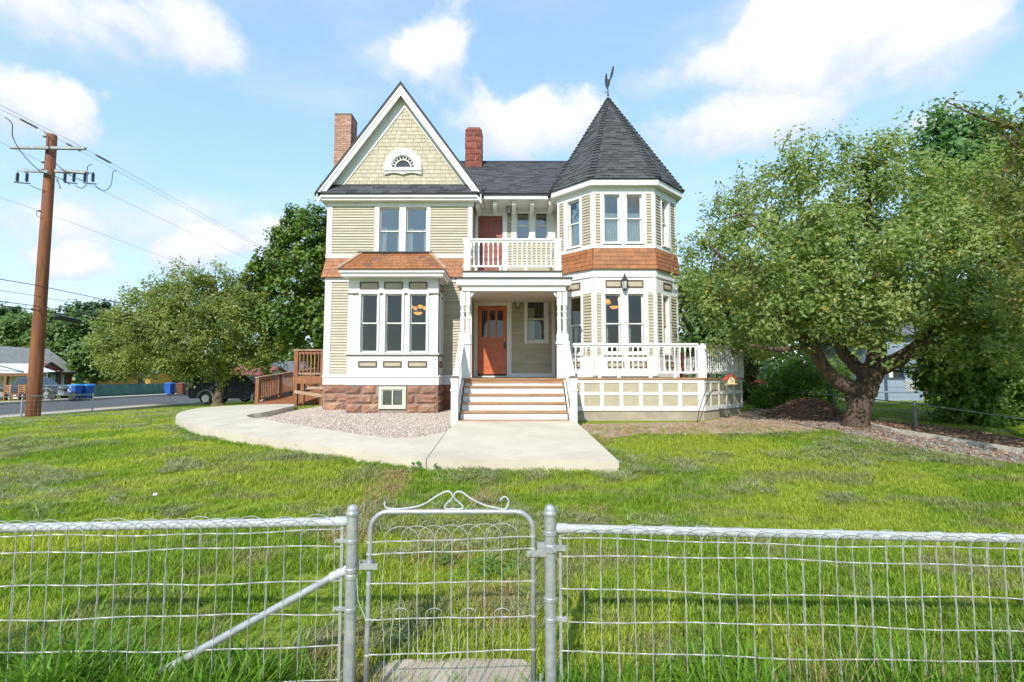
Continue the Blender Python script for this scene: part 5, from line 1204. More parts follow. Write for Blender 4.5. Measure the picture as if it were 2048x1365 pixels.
def lobe(px, py, r, Y, ry=None, flat=1.):
    p = W(px, py, Y); s = Y / F; return (p.x, p.y, p.z, r * s, ry if ry else r * s, r * s * flat)
APPLE = leaf_mat('apple_leaves', (.125, .20, .044), (.39, .45, .155), (.60, .42, .04), .5, .36)
APPLE2 = leaf_mat('crabapple_leaves', (.12, .18, .036), (.37, .40, .105), (.36, .25, .07), .5, .4)
NEARL = leaf_mat('near_apple_leaves', (.12, .15, .035), (.32, .33, .10), (.32, .15, .06), .48, .4)
MAPLE = leaf_mat('maple_leaves', (.034, .095, .018), (.20, .28, .036), (.32, .28, .04), .38)
BGREEN = leaf_mat('distant_leaves', (.09, .165, .05), (.19, .27, .08), (.24, .25, .07), .42)
BDARK = leaf_mat('distant_dark_leaves', (.06, .115, .062), (.115, .185, .095), (.16, .2, .07), .42)
BPOP = leaf_mat('poplar_leaves', (.07, .17, .065), (.17, .30, .11), (.2, .3, .1), .45)
SHRUB = leaf_mat('shrub_leaves', (.06, .14, .026), (.30, .42, .08), (.34, .34, .07), .5)
OLIVE = leaf_mat('vine_leaves', (.07, .095, .03), (.16, .17, .06), (.30, .16, .07), .35)

# apple tree on the right
tb = pick(1716, 856, 0.); TY = tb.y
def T(px, py, dy=0.): p = W(px, py, TY + dy); return (p.x, p.y, p.z)
foot = (tb.x, tb.y, tb.z - .1)
limbs = [([foot, T(1712, 845), T(1722, 800), T(1738, 762), T(1745, 735)], [.30, .25, .225, .22, .22]),
         ([T(1735, 775), T(1700, 775, -.1), T(1665, 755, -.2), T(1640, 720, -.3), T(1622, 690, -.3), T(1560, 640, -.4), T(1490, 560, -.2), T(1430, 500, .2)], [.2, .17, .14, .125, .11, .09, .05, .02]),
         ([T(1738, 760), T(1708, 728, .3), T(1680, 695, .5), T(1650, 600, .8), T(1610, 470, .8), T(1590, 330, .6)], [.17, .14, .12, .09, .06, .015]),
         ([T(1744, 745), T(1755, 700, .2), T(1752, 600, .4), T(1740, 470, .3), T(1735, 320, .2)], [.22, .17, .12, .08, .015]),
         ([T(1746, 740), T(1790, 722, -.2), T(1840, 690, -.4), T(1900, 620, -.6), T(1990, 500, -.6), T(2080, 420, -.4)], [.2, .17, .14, .10, .06, .02]),
         ([T(1790, 720), T(1860, 690, .6), T(1950, 640, 1.2), T(2060, 560, 1.6)], [.12, .1, .07, .03]),
         ([T(1622, 690, -.3), T(1560, 700, -.5), T(1500, 690, -.6)], [.08, .05, .02]), ([T(1650, 600, .8), T(1560, 500, .2), T(1480, 430, 0)], [.07, .04, .015])]
lb = [(1402, 505, 36, .2), (1395, 590, 36, -.2), (1440, 470, 75, .2), (1420, 560, 65, -.2), (1455, 630, 60, -.5), (1520, 400, 75, .3), (1590, 330, 55, .4), (1600, 440, 110, .2), (1540, 530, 100, -.6), (1690, 370, 100, .3), (1770, 320, 60, 0), (1800, 420, 120, .3), (1670, 520, 120, -.9), (1780, 560, 120, -1.),
      (1900, 400, 110, .2), (1990, 420, 120, -.3), (1900, 540, 130, -.8), (2010, 570, 130, -.9), (2100, 480, 140, 0), (1560, 620, 75, -.8), (1650, 630, 58, -1.2), (1750, 628, 66, -1.3), (1850, 640, 76, -1.2), (1950, 660, 90, -1.3), (2050, 690, 90, -1.2), (1500, 560, 90, .8), (1600, 560, 110, 1.4), (1750, 500, 150, 1.6), (1900, 500, 150, 1.6), (1620, 650, 60, 1.2), (1500, 680, 40, .4), (1560, 690, 30, 0.)]
lobes = [lobe(x, y, r, TY + d + (1.6 if x < 1530 else 0), max(.7, r * TY / F * .8)) for x, y, r, d in lb]
sh = [(T(1600, 340), T(1575, 268, .1), 26), (T(1610, 330), T(1640, 280, .1), 20), (T(1690, 300), T(1665, 270), 16), (T(1760, 300), T(1755, 262), 22), (T(1770, 300), T(1790, 275), 14), (T(1480, 420), T(1478, 320), 30), (T(1520, 400), T(1510, 335), 18), (T(1440, 430), T(1436, 365), 22), (T(1690, 290), T(1700, 268), 12), (T(1400, 480), T(1372, 470), 14)]
tree('apple_tree', 'large spreading apple tree with thick forked trunk right of the house', 'trees', (tb.x, tb.y, tb.z), limbs, lobes, 92000, .10, APPLE, BARK, 75, .19, .6, .42, sh, .5, 260, .016)
# nearer tree whose branches reach in at the right edge
NY = 7.2
def Nn(px, py, dy=0.): p = W(px, py, NY + dy); return (p.x, p.y, p.z)
nb_ = (9.6, 7.6, g1(9.6, 7.6))
limbs = [([(9.6, 7.6, nb_[2] - .1), (9.55, 7.6, -.3), (9.4, 7.5, .8), Nn(2280, 420), Nn(2180, 320)], [.24, .2, .17, .1, .06]), ([Nn(2180, 320), Nn(2090, 300), Nn(2020, 255), Nn(1960, 235), Nn(1895, 205)], [.05, .035, .022, .014, .006]), ([Nn(2180, 330), Nn(2100, 330), Nn(2040, 300), Nn(2000, 260)], [.04, .03, .015, .008]), ([(9.4, 7.5, .8), Nn(2220, 600), Nn(2100, 560)], [.1, .06, .02])]
lobes = [lobe(2110, 320, 75, NY, .6), lobe(2150, 460, 95, NY, .8), lobe(2130, 600, 90, NY, .8), lobe(2200, 350, 120, NY, .9), lobe(2220, 540, 130, NY, 1.), lobe(2065, 270, 40, NY, .35), lobe(2012, 255, 24, NY, .2), lobe(2040, 330, 40, NY, .35), lobe(2000, 385, 34, NY, .3), lobe(2050, 430, 50, NY, .4), lobe(2030, 520, 46, NY, .4)]
sh = [(Nn(2040, 260), Nn(1892, 200), 45), (Nn(2040, 300), Nn(1985, 235), 22), (Nn(1990, 240), Nn(2000, 195), 14), (Nn(2050, 250), Nn(2035, 180), 16), (Nn(1975, 238), Nn(1935, 228), 14), (Nn(2060, 350), Nn(2015, 330), 16), (Nn(2080, 460), Nn(2030, 455), 16)]
tree('apple_tree', 'nearer apple tree whose thin upper branches reach in at the right edge', 'trees', nb_, limbs, lobes, 15000, .088, NEARL, BARK, 40, .13, .5, .5, sh, .42, 60, .009)
# crab apple on the left lawn
cb = pick(436, 811, 0.); CY = cb.y
def Cc(px, py, dy=0.): p = W(px, py, CY + dy); return (p.x, p.y, p.z)
limbs = [([(cb.x, cb.y, cb.z - .1), Cc(436, 800), Cc(442, 775), Cc(450, 752), Cc(452, 735)], [.38, .30, .24, .24, .22]), ([Cc(450, 745), Cc(420, 720, -.3), Cc(360, 690, -.4), Cc(280, 650, 0), Cc(220, 640)], [.17, .14, .1, .06, .02]), ([Cc(452, 740), Cc(455, 690, .3), Cc(440, 620, .4), Cc(430, 555, .3)], [.18, .13, .08, .02]), ([Cc(453, 742), Cc(490, 715), Cc(530, 680, .2), Cc(560, 640, .2)], [.15, .11, .06, .02]), ([Cc(450, 730), Cc(400, 660, .8), Cc(340, 600, 1.), Cc(300, 570, 1)], [.12, .09, .05, .02])]
lb = [(300, 630, 70, 0), (370, 595, 72, .3), (450, 590, 65, .2), (520, 630, 58, .2), (245, 675, 58, 0), (330, 675, 80, -1.), (430, 670, 85, -1.3), (520, 685, 58, -.6), (400, 630, 90, 1.), (560, 680, 28, 0), (218, 715, 32, -.2), (270, 722, 42, -.9), (345, 728, 40, -1.2), (455, 730, 42, -1.4), (530, 722, 34, -.8), (480, 640, 70, 1.5), (300, 660, 80, 1.6), (390, 720, 34, -.4), (200, 690, 24, 0)]
lobes = [lobe(x, y, r, CY + d, max(1.1, r * CY / F * .8), .9) for x, y, r, d in lb]
sh = [(Cc(400, 560), Cc(397, 516), 18), (Cc(405, 560), Cc(408, 525), 12), (Cc(440, 560), Cc(442, 516), 16), (Cc(448, 560), Cc(452, 520), 10), (Cc(280, 590), Cc(262, 570), 10), (Cc(300, 590), Cc(302, 545), 12), (Cc(250, 620), Cc(245, 575), 10), (Cc(475, 560), Cc(478, 536), 8), (Cc(330, 570), Cc(325, 540), 10)]
tree('crab_apple_tree', 'broad low crab apple tree with leaning trunk on the left lawn', 'trees', (cb.x, cb.y, cb.z), limbs, lobes, 66000, .15, APPLE2, BARKL, 55, .28, .7, .45, sh, .6, 140, .02)
# maple behind the house corner
MY = 30.; mx = W(640, 755, MY).x; mg = g1(mx, MY)
def Mm(px, py, dy=0.): p = W(px, py, MY + dy); return (p.x, p.y, p.z)
limbs = [([(mx, MY, mg - .1), (mx, MY, .5), Mm(635, 640), Mm(625, 540), Mm(615, 450)], [.42, .36, .3, .18, .05]), ([Mm(636, 660), Mm(590, 600, -.6), Mm(540, 540, -.6)], [.2, .13, .04]), ([Mm(634, 620), Mm(670, 560), Mm(690, 500)], [.2, .12, .04])]
lb = [(600, 428, 26, 0), (578, 448, 24, -.2), (640, 440, 30, -.3), (552, 470, 14, -.4), (612, 482, 40, -1.), (548, 535, 36, -1.), (505, 548, 20, -.3), (486, 562, 14, 0), (610, 555, 48, -1.5), (655, 540, 50, -1), (535, 610, 46, -.9), (600, 630, 55, -1.7), (650, 640, 50, -1.5), (560, 665, 40, -1.1), (630, 690, 35, -1), (690, 480, 60, 1), (700, 580, 70, 1), (600, 580, 80, 1.6), (500, 590, 22, 0), (585, 500, 40, .4)]
lobes = [lobe(x, y, r, MY + d, r * MY / F) for x, y, r, d in lb]
tree('maple_tree', 'tall dark green maple tree behind the left corner of the house', 'trees', (mx, MY, mg), limbs, lobes, 36000, .20, MAPLE, BARK, 60, .27, .9, .62, (), .85, 60, .03)
# trees beyond the street and behind
def far_tree(name, label, px, Y, base_h, lobs, nleaf, leaf, mat, tr=.28, grp='distant trees'):
    x = W(px, 755, Y).x; z0 = g1(x, Y); lo = [lobe(a, b, r, Y + d) for a, b, r, d in lobs]; c = np.mean([l[:3] for l in lo], 0); top = max(l[2] for l in lo)
    limbs = [([(x, Y, z0 - .1), (x, Y, z0 + (c[2] - z0) * .5), (x * .6 + c[0] * .4, Y, c[2]), (c[0], Y, top)], [tr, tr * .8, tr * .6, tr * .15])] + [([(x, Y, z0 + (c[2] - z0) * .6), ((x + l[0]) / 2, (Y + l[1]) / 2, (c[2] + l[2]) / 2 - .3), l[:3]], [tr * .5, tr * .3, .03]) for l in lo]
    return tree(name, label, grp, (x, Y, z0), limbs, lo, nleaf, leaf, mat, BARK, 45, .5, .8, .5, (), .75, 20, .04)
far_tree('deciduous_tree', 'tall dark tree at the left edge behind the grey roofed house', 15, 66, 0, [(-20, 650, 40, 0), (18, 640, 26, 0), (10, 670, 30, -2), (45, 668, 22, -1)], 7000, .5, BDARK)
far_tree('deciduous_tree', 'pale green bushy tree directly behind the utility pole', 105, 58, 0, [(20, 680, 40, -1), (60, 662, 34, 0), (110, 660, 36, -1), (110, 690, 38, -2), (155, 675, 36, -1), (165, 705, 30, -1)], 10000, .42, BGREEN)
far_tree('deciduous_tree', 'tall tree with rounded top between the pole and the crab apple', 178, 70, 0, [(160, 635, 26, 0), (188, 622, 20, 0), (212, 632, 24, 0), (180, 655, 34, -1), (225, 655, 30, 0), (145, 650, 22, 0)], 9000, .48, BDARK)
far_tree('deciduous_tree', 'mid green tree low behind the left side of the crab apple', 190, 50, 0, [(170, 715, 26, -1), (205, 700, 30, 0), (190, 735, 24, 0), (235, 720, 28, 0)], 7000, .4, BGREEN)
far_tree('deciduous_tree', 'grey green tree top far left behind the pole foot', 70, 75, 0, [(60, 655, 20, 0), (95, 645, 18, 0), (75, 680, 26, 0), (110, 662, 18, 0)], 5000, .5, BDARK)
far_tree('deciduous_tree', 'light green tree seen between the crab apple and the cedar landing', 600, 62, 0, [(585, 712, 22, 0), (610, 705, 22, 0), (560, 730, 18, 0), (640, 720, 22, 0)], 4000, .4, BGREEN)
far_tree('poplar_tree', 'bluish green poplar top rising behind the apple tree', 1915, 26, 0, [(1880, 262, 34, 0), (1930, 275, 45, 0), (1900, 330, 60, 0), (1960, 330, 60, 0), (1870, 300, 24, 0), (1920, 420, 90, 0), (1985, 290, 30, 0), (1910, 235, 16, 0), (1890, 228, 12, 0), (1945, 238, 12, 0)], 12000, .26, BPOP)
far_tree('deciduous_tree', 'green tree filling in behind the deck and the apple tree', 1500, 24, 0, [(1400, 620, 50, 0), (1385, 570, 36, 0), (1395, 690, 44, 0), (1450, 640, 60, 0), (1500, 600, 70, 0), (1560, 640, 70, 0), (1430, 690, 40, -1), (1640, 640, 70, 0), (1500, 690, 50, 0), (1720, 650, 60, 1)], 17000, .24, BGREEN)
far_tree('deciduous_tree', 'dark green tree behind the blue grey shed', 1850, 30, 0, [(1780, 660, 70, 0), (1860, 640, 90, 0), (1960, 650, 90, 0), (2050, 640, 100, 0), (1900, 720, 60, -1)], 14000, .28, MAPLE)
far_tree('deciduous_tree', 'mid green tree far behind the street parked pickup', 430, 70, 0, [(330, 728, 20, 0), (380, 720, 22, 0), (440, 715, 24, 0), (500, 722, 22, 0), (545, 735, 18, 0)], 7000, .5, BGREEN)
# wooded horizon all round, one mass
nwd = 26000; th = nr.random(nwd) * 2 * np.pi; rd = 95 + 35 * nr.random(nwd); hgt = 5.5 + 2.2 * np.sin(th * 23) + 1.4 * np.sin(th * 61 + 1) + 1.2 * np.sin(th * 127); zz = hgt * nr.random(nwd) ** .7 - 1.9; C = np.column_stack([rd * np.sin(th), 10 + rd * np.cos(th), zz])
keep = ~((C[:, 0] > -36) & (C[:, 0] < -18)); C = C[keep]; nwd = len(C)
wo = bpy.data.objects.new('distant_woodland', leaf_mesh('distant_woodland', C, unit(nwd) + np.array([0, 0, .6]), unit(nwd), 1.2 + 1.2 * nr.random(nwd), 1. + nr.random(nwd), nr.random(nwd), BDARK)); col.objects.link(wo); wo['kind'] = 'stuff'; wo['label'] = 'far belt of trees along the horizon'
# shrubs on the right
def bush(label, px, py, Y, lobs, n, leaf, mat, **k):
    b = W(px, py, Y); z0 = g1(b.x, Y); lo = [lobe(a, c, r, Y + d) for a, c, r, d in lobs]
    limbs = [([(b.x + rng.uniform(-.2, .2), Y + rng.uniform(-.15, .15), z0 - .05), ((b.x + l[0]) / 2, (Y + l[1]) / 2, (z0 + l[2]) / 2), l[:3]], [.035, .025, .01]) for l in lo]
    return tree('leafy_shrub', label, 'shrubs', (b.x, Y, z0), limbs, lo, n, leaf, mat, BARK, 40, .14, .5, .5, (), k.get('wd', .45), 30, .008, .3)
bush('feathery green bush behind the mulch heap', 1590, 825, 15.5, [(1560, 770, 35, 0), (1600, 760, 40, 0), (1640, 780, 36, -.2), (1580, 800, 40, -.3), (1540, 800, 30, 0), (1630, 805, 32, -.4), (1600, 735, 25, 0), (1650, 745, 18, 0)], 15000, .11, SHRUB, wd=.3)
bush('dry olive bush against the right end of the deck', 1500, 815, 17., [(1492, 700, 24, 0), (1500, 740, 24, 0), (1495, 780, 24, 0), (1515, 790, 20, 0), (1480, 660, 20, 0)], 6000, .1, OLIVE)
bush('dense dark green shrub overhanging the wire fence at the right edge', 1940, 880, 11.6, [(1880, 750, 50, 0), (1950, 740, 70, 0), (2030, 740, 70, 0), (1900, 810, 45, 0), (1960, 820, 55, -.2), (2040, 820, 60, 0), (2080, 760, 70, 0), (1900, 700, 50, .3), (2000, 690, 60, .2)], 21000, .12, SHRUB, wd=.5)
bush('low leafy shrub beside the shed corner', 1700, 800, 19., [(1665, 745, 26, 0), (1690, 730, 22, 0), (1690, 775, 22, 0)], 4000, .1, SHRUB)
# ================================================================== GRASS
def in_poly(px, py, poly):
    r = np.zeros(len(px), bool); n = len(poly)
    for i in range(n):
        x1, y1 = poly[i]; x2, y2 = poly[(i + 1) % n]
        c = ((y1 > py) != (y2 > py)) & (px < (x2 - x1) * (py - y1) / (y2 - y1 + 1e-12) + x1); r ^= c
    return r
def blade_mesh(name, n, rad, hmin, hmax, w, lean, mat, seed):
    rg = np.random.default_rng(seed); v = []; f = []
    for i in range(n):
        a, b = rg.random() * 6.283, rg.random() * 6.283; r = rad * math.sqrt(rg.random()); x, y = r * math.cos(a), r * math.sin(a); h = hmin + (hmax - hmin) * rg.random(); l = lean * (.3 + rg.random()) * h; ww = w * (.6 + .7 * rg.random())
        d = np.array([math.cos(b), math.sin(b)]); s = np.array([-d[1], d[0]]); k = len(v)
        for t, wf in ((0, 1.), (.45, .9), (.8, .55)):
            q = np.array([x, y]) + d * l * t * t; z = h * (t - .12 * t * t * (l / h)); 
            v += [(*(q - s * ww * wf / 2), z), (*(q + s * ww * wf / 2), z)]
        q = np.array([x, y]) + d * l; v.append((*q, h * (1 - .15 * l / h)))
        f += [(k, k + 1, k + 3, k + 2), (k + 2, k + 3, k + 5, k + 4), (k + 4, k + 5, k + 6)]
    me = bpy.data.meshes.new(name); me.from_pydata(v, [], f); me.materials.append(mat); return me
def grass_mat(name, a, b, c, dry, trans=.3, big=True):
    m = bpy.data.materials.new(name); m.use_nodes = True; g = G(m.node_tree); p = g.n['Principled BSDF']; out = g.n['Material Output']
    geo = g.new('ShaderNodeNewGeometry'); pos = geo.outputs['Position']; oi = g.new('ShaderNodeObjectInfo')
    k = g.mix(oi.outputs['Random'], a, b)
    if big:
        k = g.mix(g.mr(g.noise(pos, .38, 4, .6, dist=.6), .42, .56), k, c); k = g.mix(g.mr(g.noise(pos, .75, 4, .6, dist=1.), .58, .70, 0, .3), k, (.15, .27, .018))
        rv = g.vm('SUBTRACT', pos, (-7.5, 9.2, 0)); rv = g.vm('MULTIPLY', rv, (1, 1.25, 0)); rl_ = g.vm('LENGTH', rv, None, 1)
        wv_ = g.m('SINE', g.m('ADD', g.m('MULTIPLY', rl_, 3.1), g.m('MULTIPLY', g.noise(pos, .7, 3), 5.)))
        sx__ = g.new('ShaderNodeSeparateXYZ'); g.put(sx__.inputs[0], pos)
        k = g.mix(g.m('MULTIPLY', g.mr(wv_, .1, .8, 0, .75), g.mr(sx__.outputs[0], -5., -2.5, 1., 0.)), k, (.50, .54, .075))
        k = g.mix(g.mr(g.noise(g.vm('MULTIPLY', pos, (.7, 1.6, 1)), 1.1, 5, .65, dist=.8), .50, .62, 0, .85), k, dry)
    r2 = g.m('FRACT', g.m('ADD', g.m('MULTIPLY', oi.outputs['Random'], 17.), geo.outputs['Random Per Island']))
    cb_ = g.new('ShaderNodeCombineXYZ')
    for i in range(3): g.put(cb_.inputs[i], g.m('MULTIPLY_ADD', r2, .7, .65))
    k = g.mix(1., k, cb_.outputs[0], 'MULTIPLY')
    g.put(p.inputs['Base Color'], k); p.inputs['Roughness'].default_value = .5; p.inputs['Specular IOR Level'].default_value = .3
    t = g.new('ShaderNodeBsdfTranslucent'); g.put(t.inputs[0], g.mix(1., k, (1.15, 1.2, .5), 'MULTIPLY')); mx_ = g.new('ShaderNodeMixShader'); mx_.inputs[0].default_value = trans
    g.l.new(p.outputs[0], mx_.inputs[1]); g.l.new(t.outputs[0], mx_.inputs[2]); g.l.new(mx_.outputs[0], out.inputs[0]); return m
GRASS = grass_mat('lawn_grass', (.185, .305, .026), (.26, .37, .034), (.365, .43, .052), (.31, .31, .14), .42)
TALL = grass_mat('tall_grass', (.11, .24, .018), (.18, .31, .024), (.1, .2, .02), (.1, .2, .02), .4, False)
STRAW = grass_mat('dry_grass', (.42, .33, .15), (.34, .25, .11), (.4, .3, .1), (.4, .3, .1), .2, False)
CLIP = grass_mat('grass_clippings', (.25, .285, .12), (.33, .335, .175), (.1, .12, .06), (.1, .12, .06), .2, False)
def scatter(name, protos, P, rot, scl, label=None):
    """points carrying small shared meshes; one object, nobody could count them"""
    pc = bpy.data.collections.new(name + '_kinds')
    for i, me in enumerate(protos): pc.objects.link(bpy.data.objects.new('%s_kind_%d' % (name, i), me))
    me = bpy.data.meshes.new(name); me.vertices.add(len(P)); Q = P.copy(); Q[:, 2] += H; me.vertices.foreach_set('co', Q.astype(np.float32).ravel())
    for nm, ty, arr in (('rot', 'FLOAT_VECTOR', rot), ('scl', 'FLOAT', scl), ('vi', 'INT', nr.integers(0, len(protos), len(P)))):
        at = me.attributes.new(nm, ty, 'POINT'); at.data.foreach_set('vector' if ty == 'FLOAT_VECTOR' else 'value', np.ascontiguousarray(arr.astype(np.int32 if ty == 'INT' else np.float32)).ravel())
    o = bpy.data.objects.new(name, me); col.objects.link(o); o['kind'] = 'stuff'
    if label: o['label'] = label
    ng = bpy.data.node_groups.new(name, 'GeometryNodeTree'); ng.interface.new_socket('Geometry', in_out='INPUT', socket_type='NodeSocketGeometry'); ng.interface.new_socket('Geometry', in_out='OUTPUT', socket_type='NodeSocketGeometry')
    N_ = ng.nodes; gi, go = N_.new('NodeGroupInput'), N_.new('NodeGroupOutput'); ip = N_.new('GeometryNodeInstanceOnPoints'); ci = N_.new('GeometryNodeCollectionInfo'); ci.inputs[0].default_value = pc; ci.inputs[1].default_value = True; ci.inputs[2].default_value = True
    def attr(nm, ty): a = N_.new('GeometryNodeInputNamedAttribute'); a.data_type = ty; a.inputs[0].default_value = nm; return a.outputs[0]
    ng.links.new(gi.outputs[0], ip.inputs['Points']); ng.links.new(ci.outputs[0], ip.inputs['Instance']); ip.inputs['Pick Instance'].default_value = True
    ng.links.new(attr('vi', 'INT'), ip.inputs['Instance Index']); ng.links.new(attr('rot', 'FLOAT_VECTOR'), ip.inputs['Rotation']); ng.links.new(attr('scl', 'FLOAT'), ip.inputs['Scale']); ng.links.new(ip.outputs[0], go.inputs[0])
    md = o.modifiers.new('scatter', 'NODES'); md.node_group = ng; return o
def lawn_points(dens, y0, y1, spread=1.15):
    out = []
    for y in np.arange(y0, y1, .5):
        n = int(dens(y) * .5 * (2 * spread * y + 1.5)); out.append(np.stack([(nr.random(n) - .5) * (2 * spread * y + 1.5), y + .5 * nr.random(n)], 1))
    p = np.vstack(out); x, y = p[:, 0], p[:, 1]
    bad = in_poly(x, y, walk_poly) | in_poly(x, y, slab_poly) | in_poly(x, y, gravel_poly) | (x < -20.2) | in_poly(x, y, sl)
    bad |= (in_poly(x, y, drive_poly)) | (in_poly(x, y, mulch_poly)) | (in_poly(x, y, dirt_poly) & (nr.random(len(x)) > .07))
    bad |= (y > 11.0) & (x > -1.4) & (x < 6.6); bad |= (x > -5.6) & (x < 5) & (y > 13.5); bad |= (x > -9.6) & (x < -5.3) & (y > 17.4)
    return p[~bad]
pp = lawn_points(lambda y: np.interp(y, [2.2, 3, 6, 10, 15, 24], [420, 420, 250, 150, 85, 45]), 2.2, 24.)
h2 = lambda x, y, s, a: np.sin(x * s + 1.7 * np.sin(y * s * .7 + a)) * np.sin(y * s * 1.1 + 1.3 * np.sin(x * s * .8 + a * 2))
n = len(pp); P3 = np.column_stack([pp, gz(pp[:, 0], pp[:, 1]) - .005])
sc = (.75 + .5 * nr.random(n)) * (1 + .22 * h2(pp[:, 0], pp[:, 1], 1.6, .4) + .15 * h2(pp[:, 0], pp[:, 1], 4., 2.)) * np.interp(pp[:, 1], [2.2, 5, 20], [1.15, 1., 1.1])
wa_, wb_ = pick(800, 945), pick(690, 1090); wx_ = wa_.x + (wb_.x - wa_.x) * (pp[:, 1] - wa_.y) / (wb_.y - wa_.y); thin = np.where(pp[:, 1] < wa_.y, .8, 0) * np.exp(-((pp[:, 0] - wx_) / .22) ** 2)         # worn line from the gate to the walk
sc *= 1 - thin * (nr.random(n) > .3)
rot = np.column_stack([(nr.random((n, 2)) - .5) * .35, nr.random(n) * 6.28])
scatter('grass', [blade_mesh('tuft', 22, .055, .035, .085, .0065, .8, GRASS, s) for s in range(6)], P3, rot, sc, 'mown green lawn in front of the house')
# heaps of clippings left by the mower, in streaks
pc_ = lawn_points(lambda y: np.interp(y, [3, 6, 12, 20], [80, 70, 44, 26]), 3.4, 20.)
m_ = h2(pc_[:, 0] * .8 + .4 * pc_[:, 1], pc_[:, 1] * 1.5, .9, 1.1) + .5 * h2(pc_[:, 0], pc_[:, 1], 3.1, .2); pc_ = pc_[m_ > .22 + .25 * (pc_[:, 1] < 4.6)]
n = len(pc_); scatter('grass_clippings', [blade_mesh('clipping', 34, .10, .02, .055, .0055, 2.2, CLIP, 40 + s) for s in range(4)], np.column_stack([pc_, gz(pc_[:, 0], pc_[:, 1]) + .035]), np.column_stack([(nr.random((n, 2)) - .5) * .5, nr.random(n) * 6.28]), .7 + .8 * nr.random(n), 'dull dried clippings lying in streaks on the lawn')
# taller grass along the front fence and round edges
n = 1300; x = (nr.random(n) - .5) * 9.5; y = 2.62 + .45 * nr.random(n); k = ~(((x > -.85) & (x < .12)) & (nr.random(n) > .12)) & ~((np.abs(x + .98) < .28) & (nr.random(n) > .15)); x, y = np.append(x[k], nr.normal(-2.0, .22, 70)), np.append(y[k], 2.7 + .15 * nr.random(70)); hgt = .55 + .55 * nr.random(len(x)) * (1 + .4 * np.sin(x * 5))
hgt *= np.where((x < -1.15), 1.75 + .4 * np.sin(x * 7), np.where(x > .5, 1.55 + .5 * np.sin(x * 6 + 1), .9))
scatter('tall_grass', [blade_mesh('tall_tuft', 16, .05, .08, .24, .008, .9, TALL, 80 + s) for s in range(5)], np.column_stack([x, y, gz(x, y) - .005]), np.column_stack([(nr.random((len(x), 2)) - .5) * .4, nr.random(len(x)) * 6.28]), hgt, 'longer unmown grass along the foot of the wire fence')
# edges: along the walk
ed_ = np.array(outer[:28] + [front[4], front[3], front[2]]); seg = nr.integers(0, len(ed_) - 1, 700); f_ = nr.random(700)[:, None]; q = ed_[seg] * (1 - f_) + ed_[seg + 1] * f_; q = q + np.column_stack([np.zeros(700), -.08 - .16 * nr.random(700)])
q = q[~(in_poly(q[:, 0], q[:, 1], walk_poly) | in_poly(q[:, 0], q[:, 1], slab_poly))]
scatter('edge_grass', [blade_mesh('edge_tuft', 16, .06, .05, .15, .007, .9, TALL, 100 + s) for s in range(4)], np.column_stack([q, gz(q[:, 0], q[:, 1])]), np.column_stack([(nr.random((len(q), 2)) - .5) * .4, nr.random(len(q)) * 6.28]), .35 + .55 * nr.random(len(q)) ** 2, 'untrimmed grass along the edge of the concrete walk')
# dry straw
c_ = np.array([(-1.02, 2.9), (-.95, 3.05), (-.1, 3.9), (-.65, 4.9), (.9, 5.6), (1.7, 2.75), (2.35, 2.8), (2.0, 2.82), (1.6, 9.6), (2.4, 10.6), (4, 10.9), (3.1, 10.4), (5.2, 11.1), (-.35, 6.3), (-1.1, 3.4)]); w_ = np.array([.16, .16, .25, .3, .35, .1, .12, .1, .4, .6, .8, .8, .6, .2, .2]); i_ = nr.integers(0, len(c_), 1500)
q = c_[i_] + nr.normal(size=(1500, 2)) * w_[i_][:, None] * .6; f_ = nr.random(700); q = np.vstack([q, np.column_stack([wa_.x + (wb_.x - wa_.x) * f_ + .12 * nr.normal(size=700), wa_.y + (wb_.y - wa_.y) * f_])]); q = q[~(in_poly(q[:, 0], q[:, 1], slab_poly))]
scatter('dry_grass', [blade_mesh('straw', 14, .06, .03, .09, .005, 1.4, STRAW, 120 + s) for s in range(4)], np.column_stack([q, gz(q[:, 0], q[:, 1])]), np.column_stack([(nr.random((len(q), 2)) - .5) * .9, nr.random(len(q)) * 6.28]), .6 + .6 * nr.random(len(q)), 'patches of straw coloured dry grass')
# dry stalks at the right fence
n = 26; x = np.concatenate([nr.normal(1.75, .16, n), nr.normal(2.35, .12, 12), nr.normal(2.9, .2, 8)]); y = 2.72 + .16 * nr.random(len(x))
scatter('dry_stalks', [blade_mesh('stalk', 3, .02, .35, .66, .004, .5, STRAW, 140 + s) for s in range(4)], np.column_stack([x, y, gz(x, y)]), np.column_stack([(nr.random((len(x), 2)) - .5) * .5, nr.random(len(x)) * 6.28]), .6 + .5 * nr.random(len(x)), 'tall dry grass stalks by the right hand fence')
# pebbles, mulch chips
def pebble(name, mat, seed, s=(1, 1, .7), r=.02):
    bm = bmesh.new(); bmesh.ops.create_icosphere(bm, subdivisions=1, radius=r); rg = random.Random(seed)
    for v in bm.verts: v.co = Vector((v.co.x * s[0] * rg.uniform(.75, 1.2), v.co.y * s[1] * rg.uniform(.75, 1.2), v.co.z * s[2] * rg.uniform(.75, 1.2)))
    me = bpy.data.meshes.new(name); bm.to_mesh(me); bm.free(); me.materials.append(mat); return me
PEB = [pm('pebble_%d' % i, c, None, rough=.8, var=.2) for i, c in enumerate(((.45, .36, .295), (.53, .46, .40), (.36, .27, .22), (.44, .40, .355)))]
def fill(poly, n, h):
    a = np.array(poly); lo, hi = a.min(0), a.max(0); q = lo + (hi - lo) * nr.random((n * 3, 2)); q = q[in_poly(q[:, 0], q[:, 1], poly)][:n]; return np.column_stack([q, gz(q[:, 0], q[:, 1]) + h])
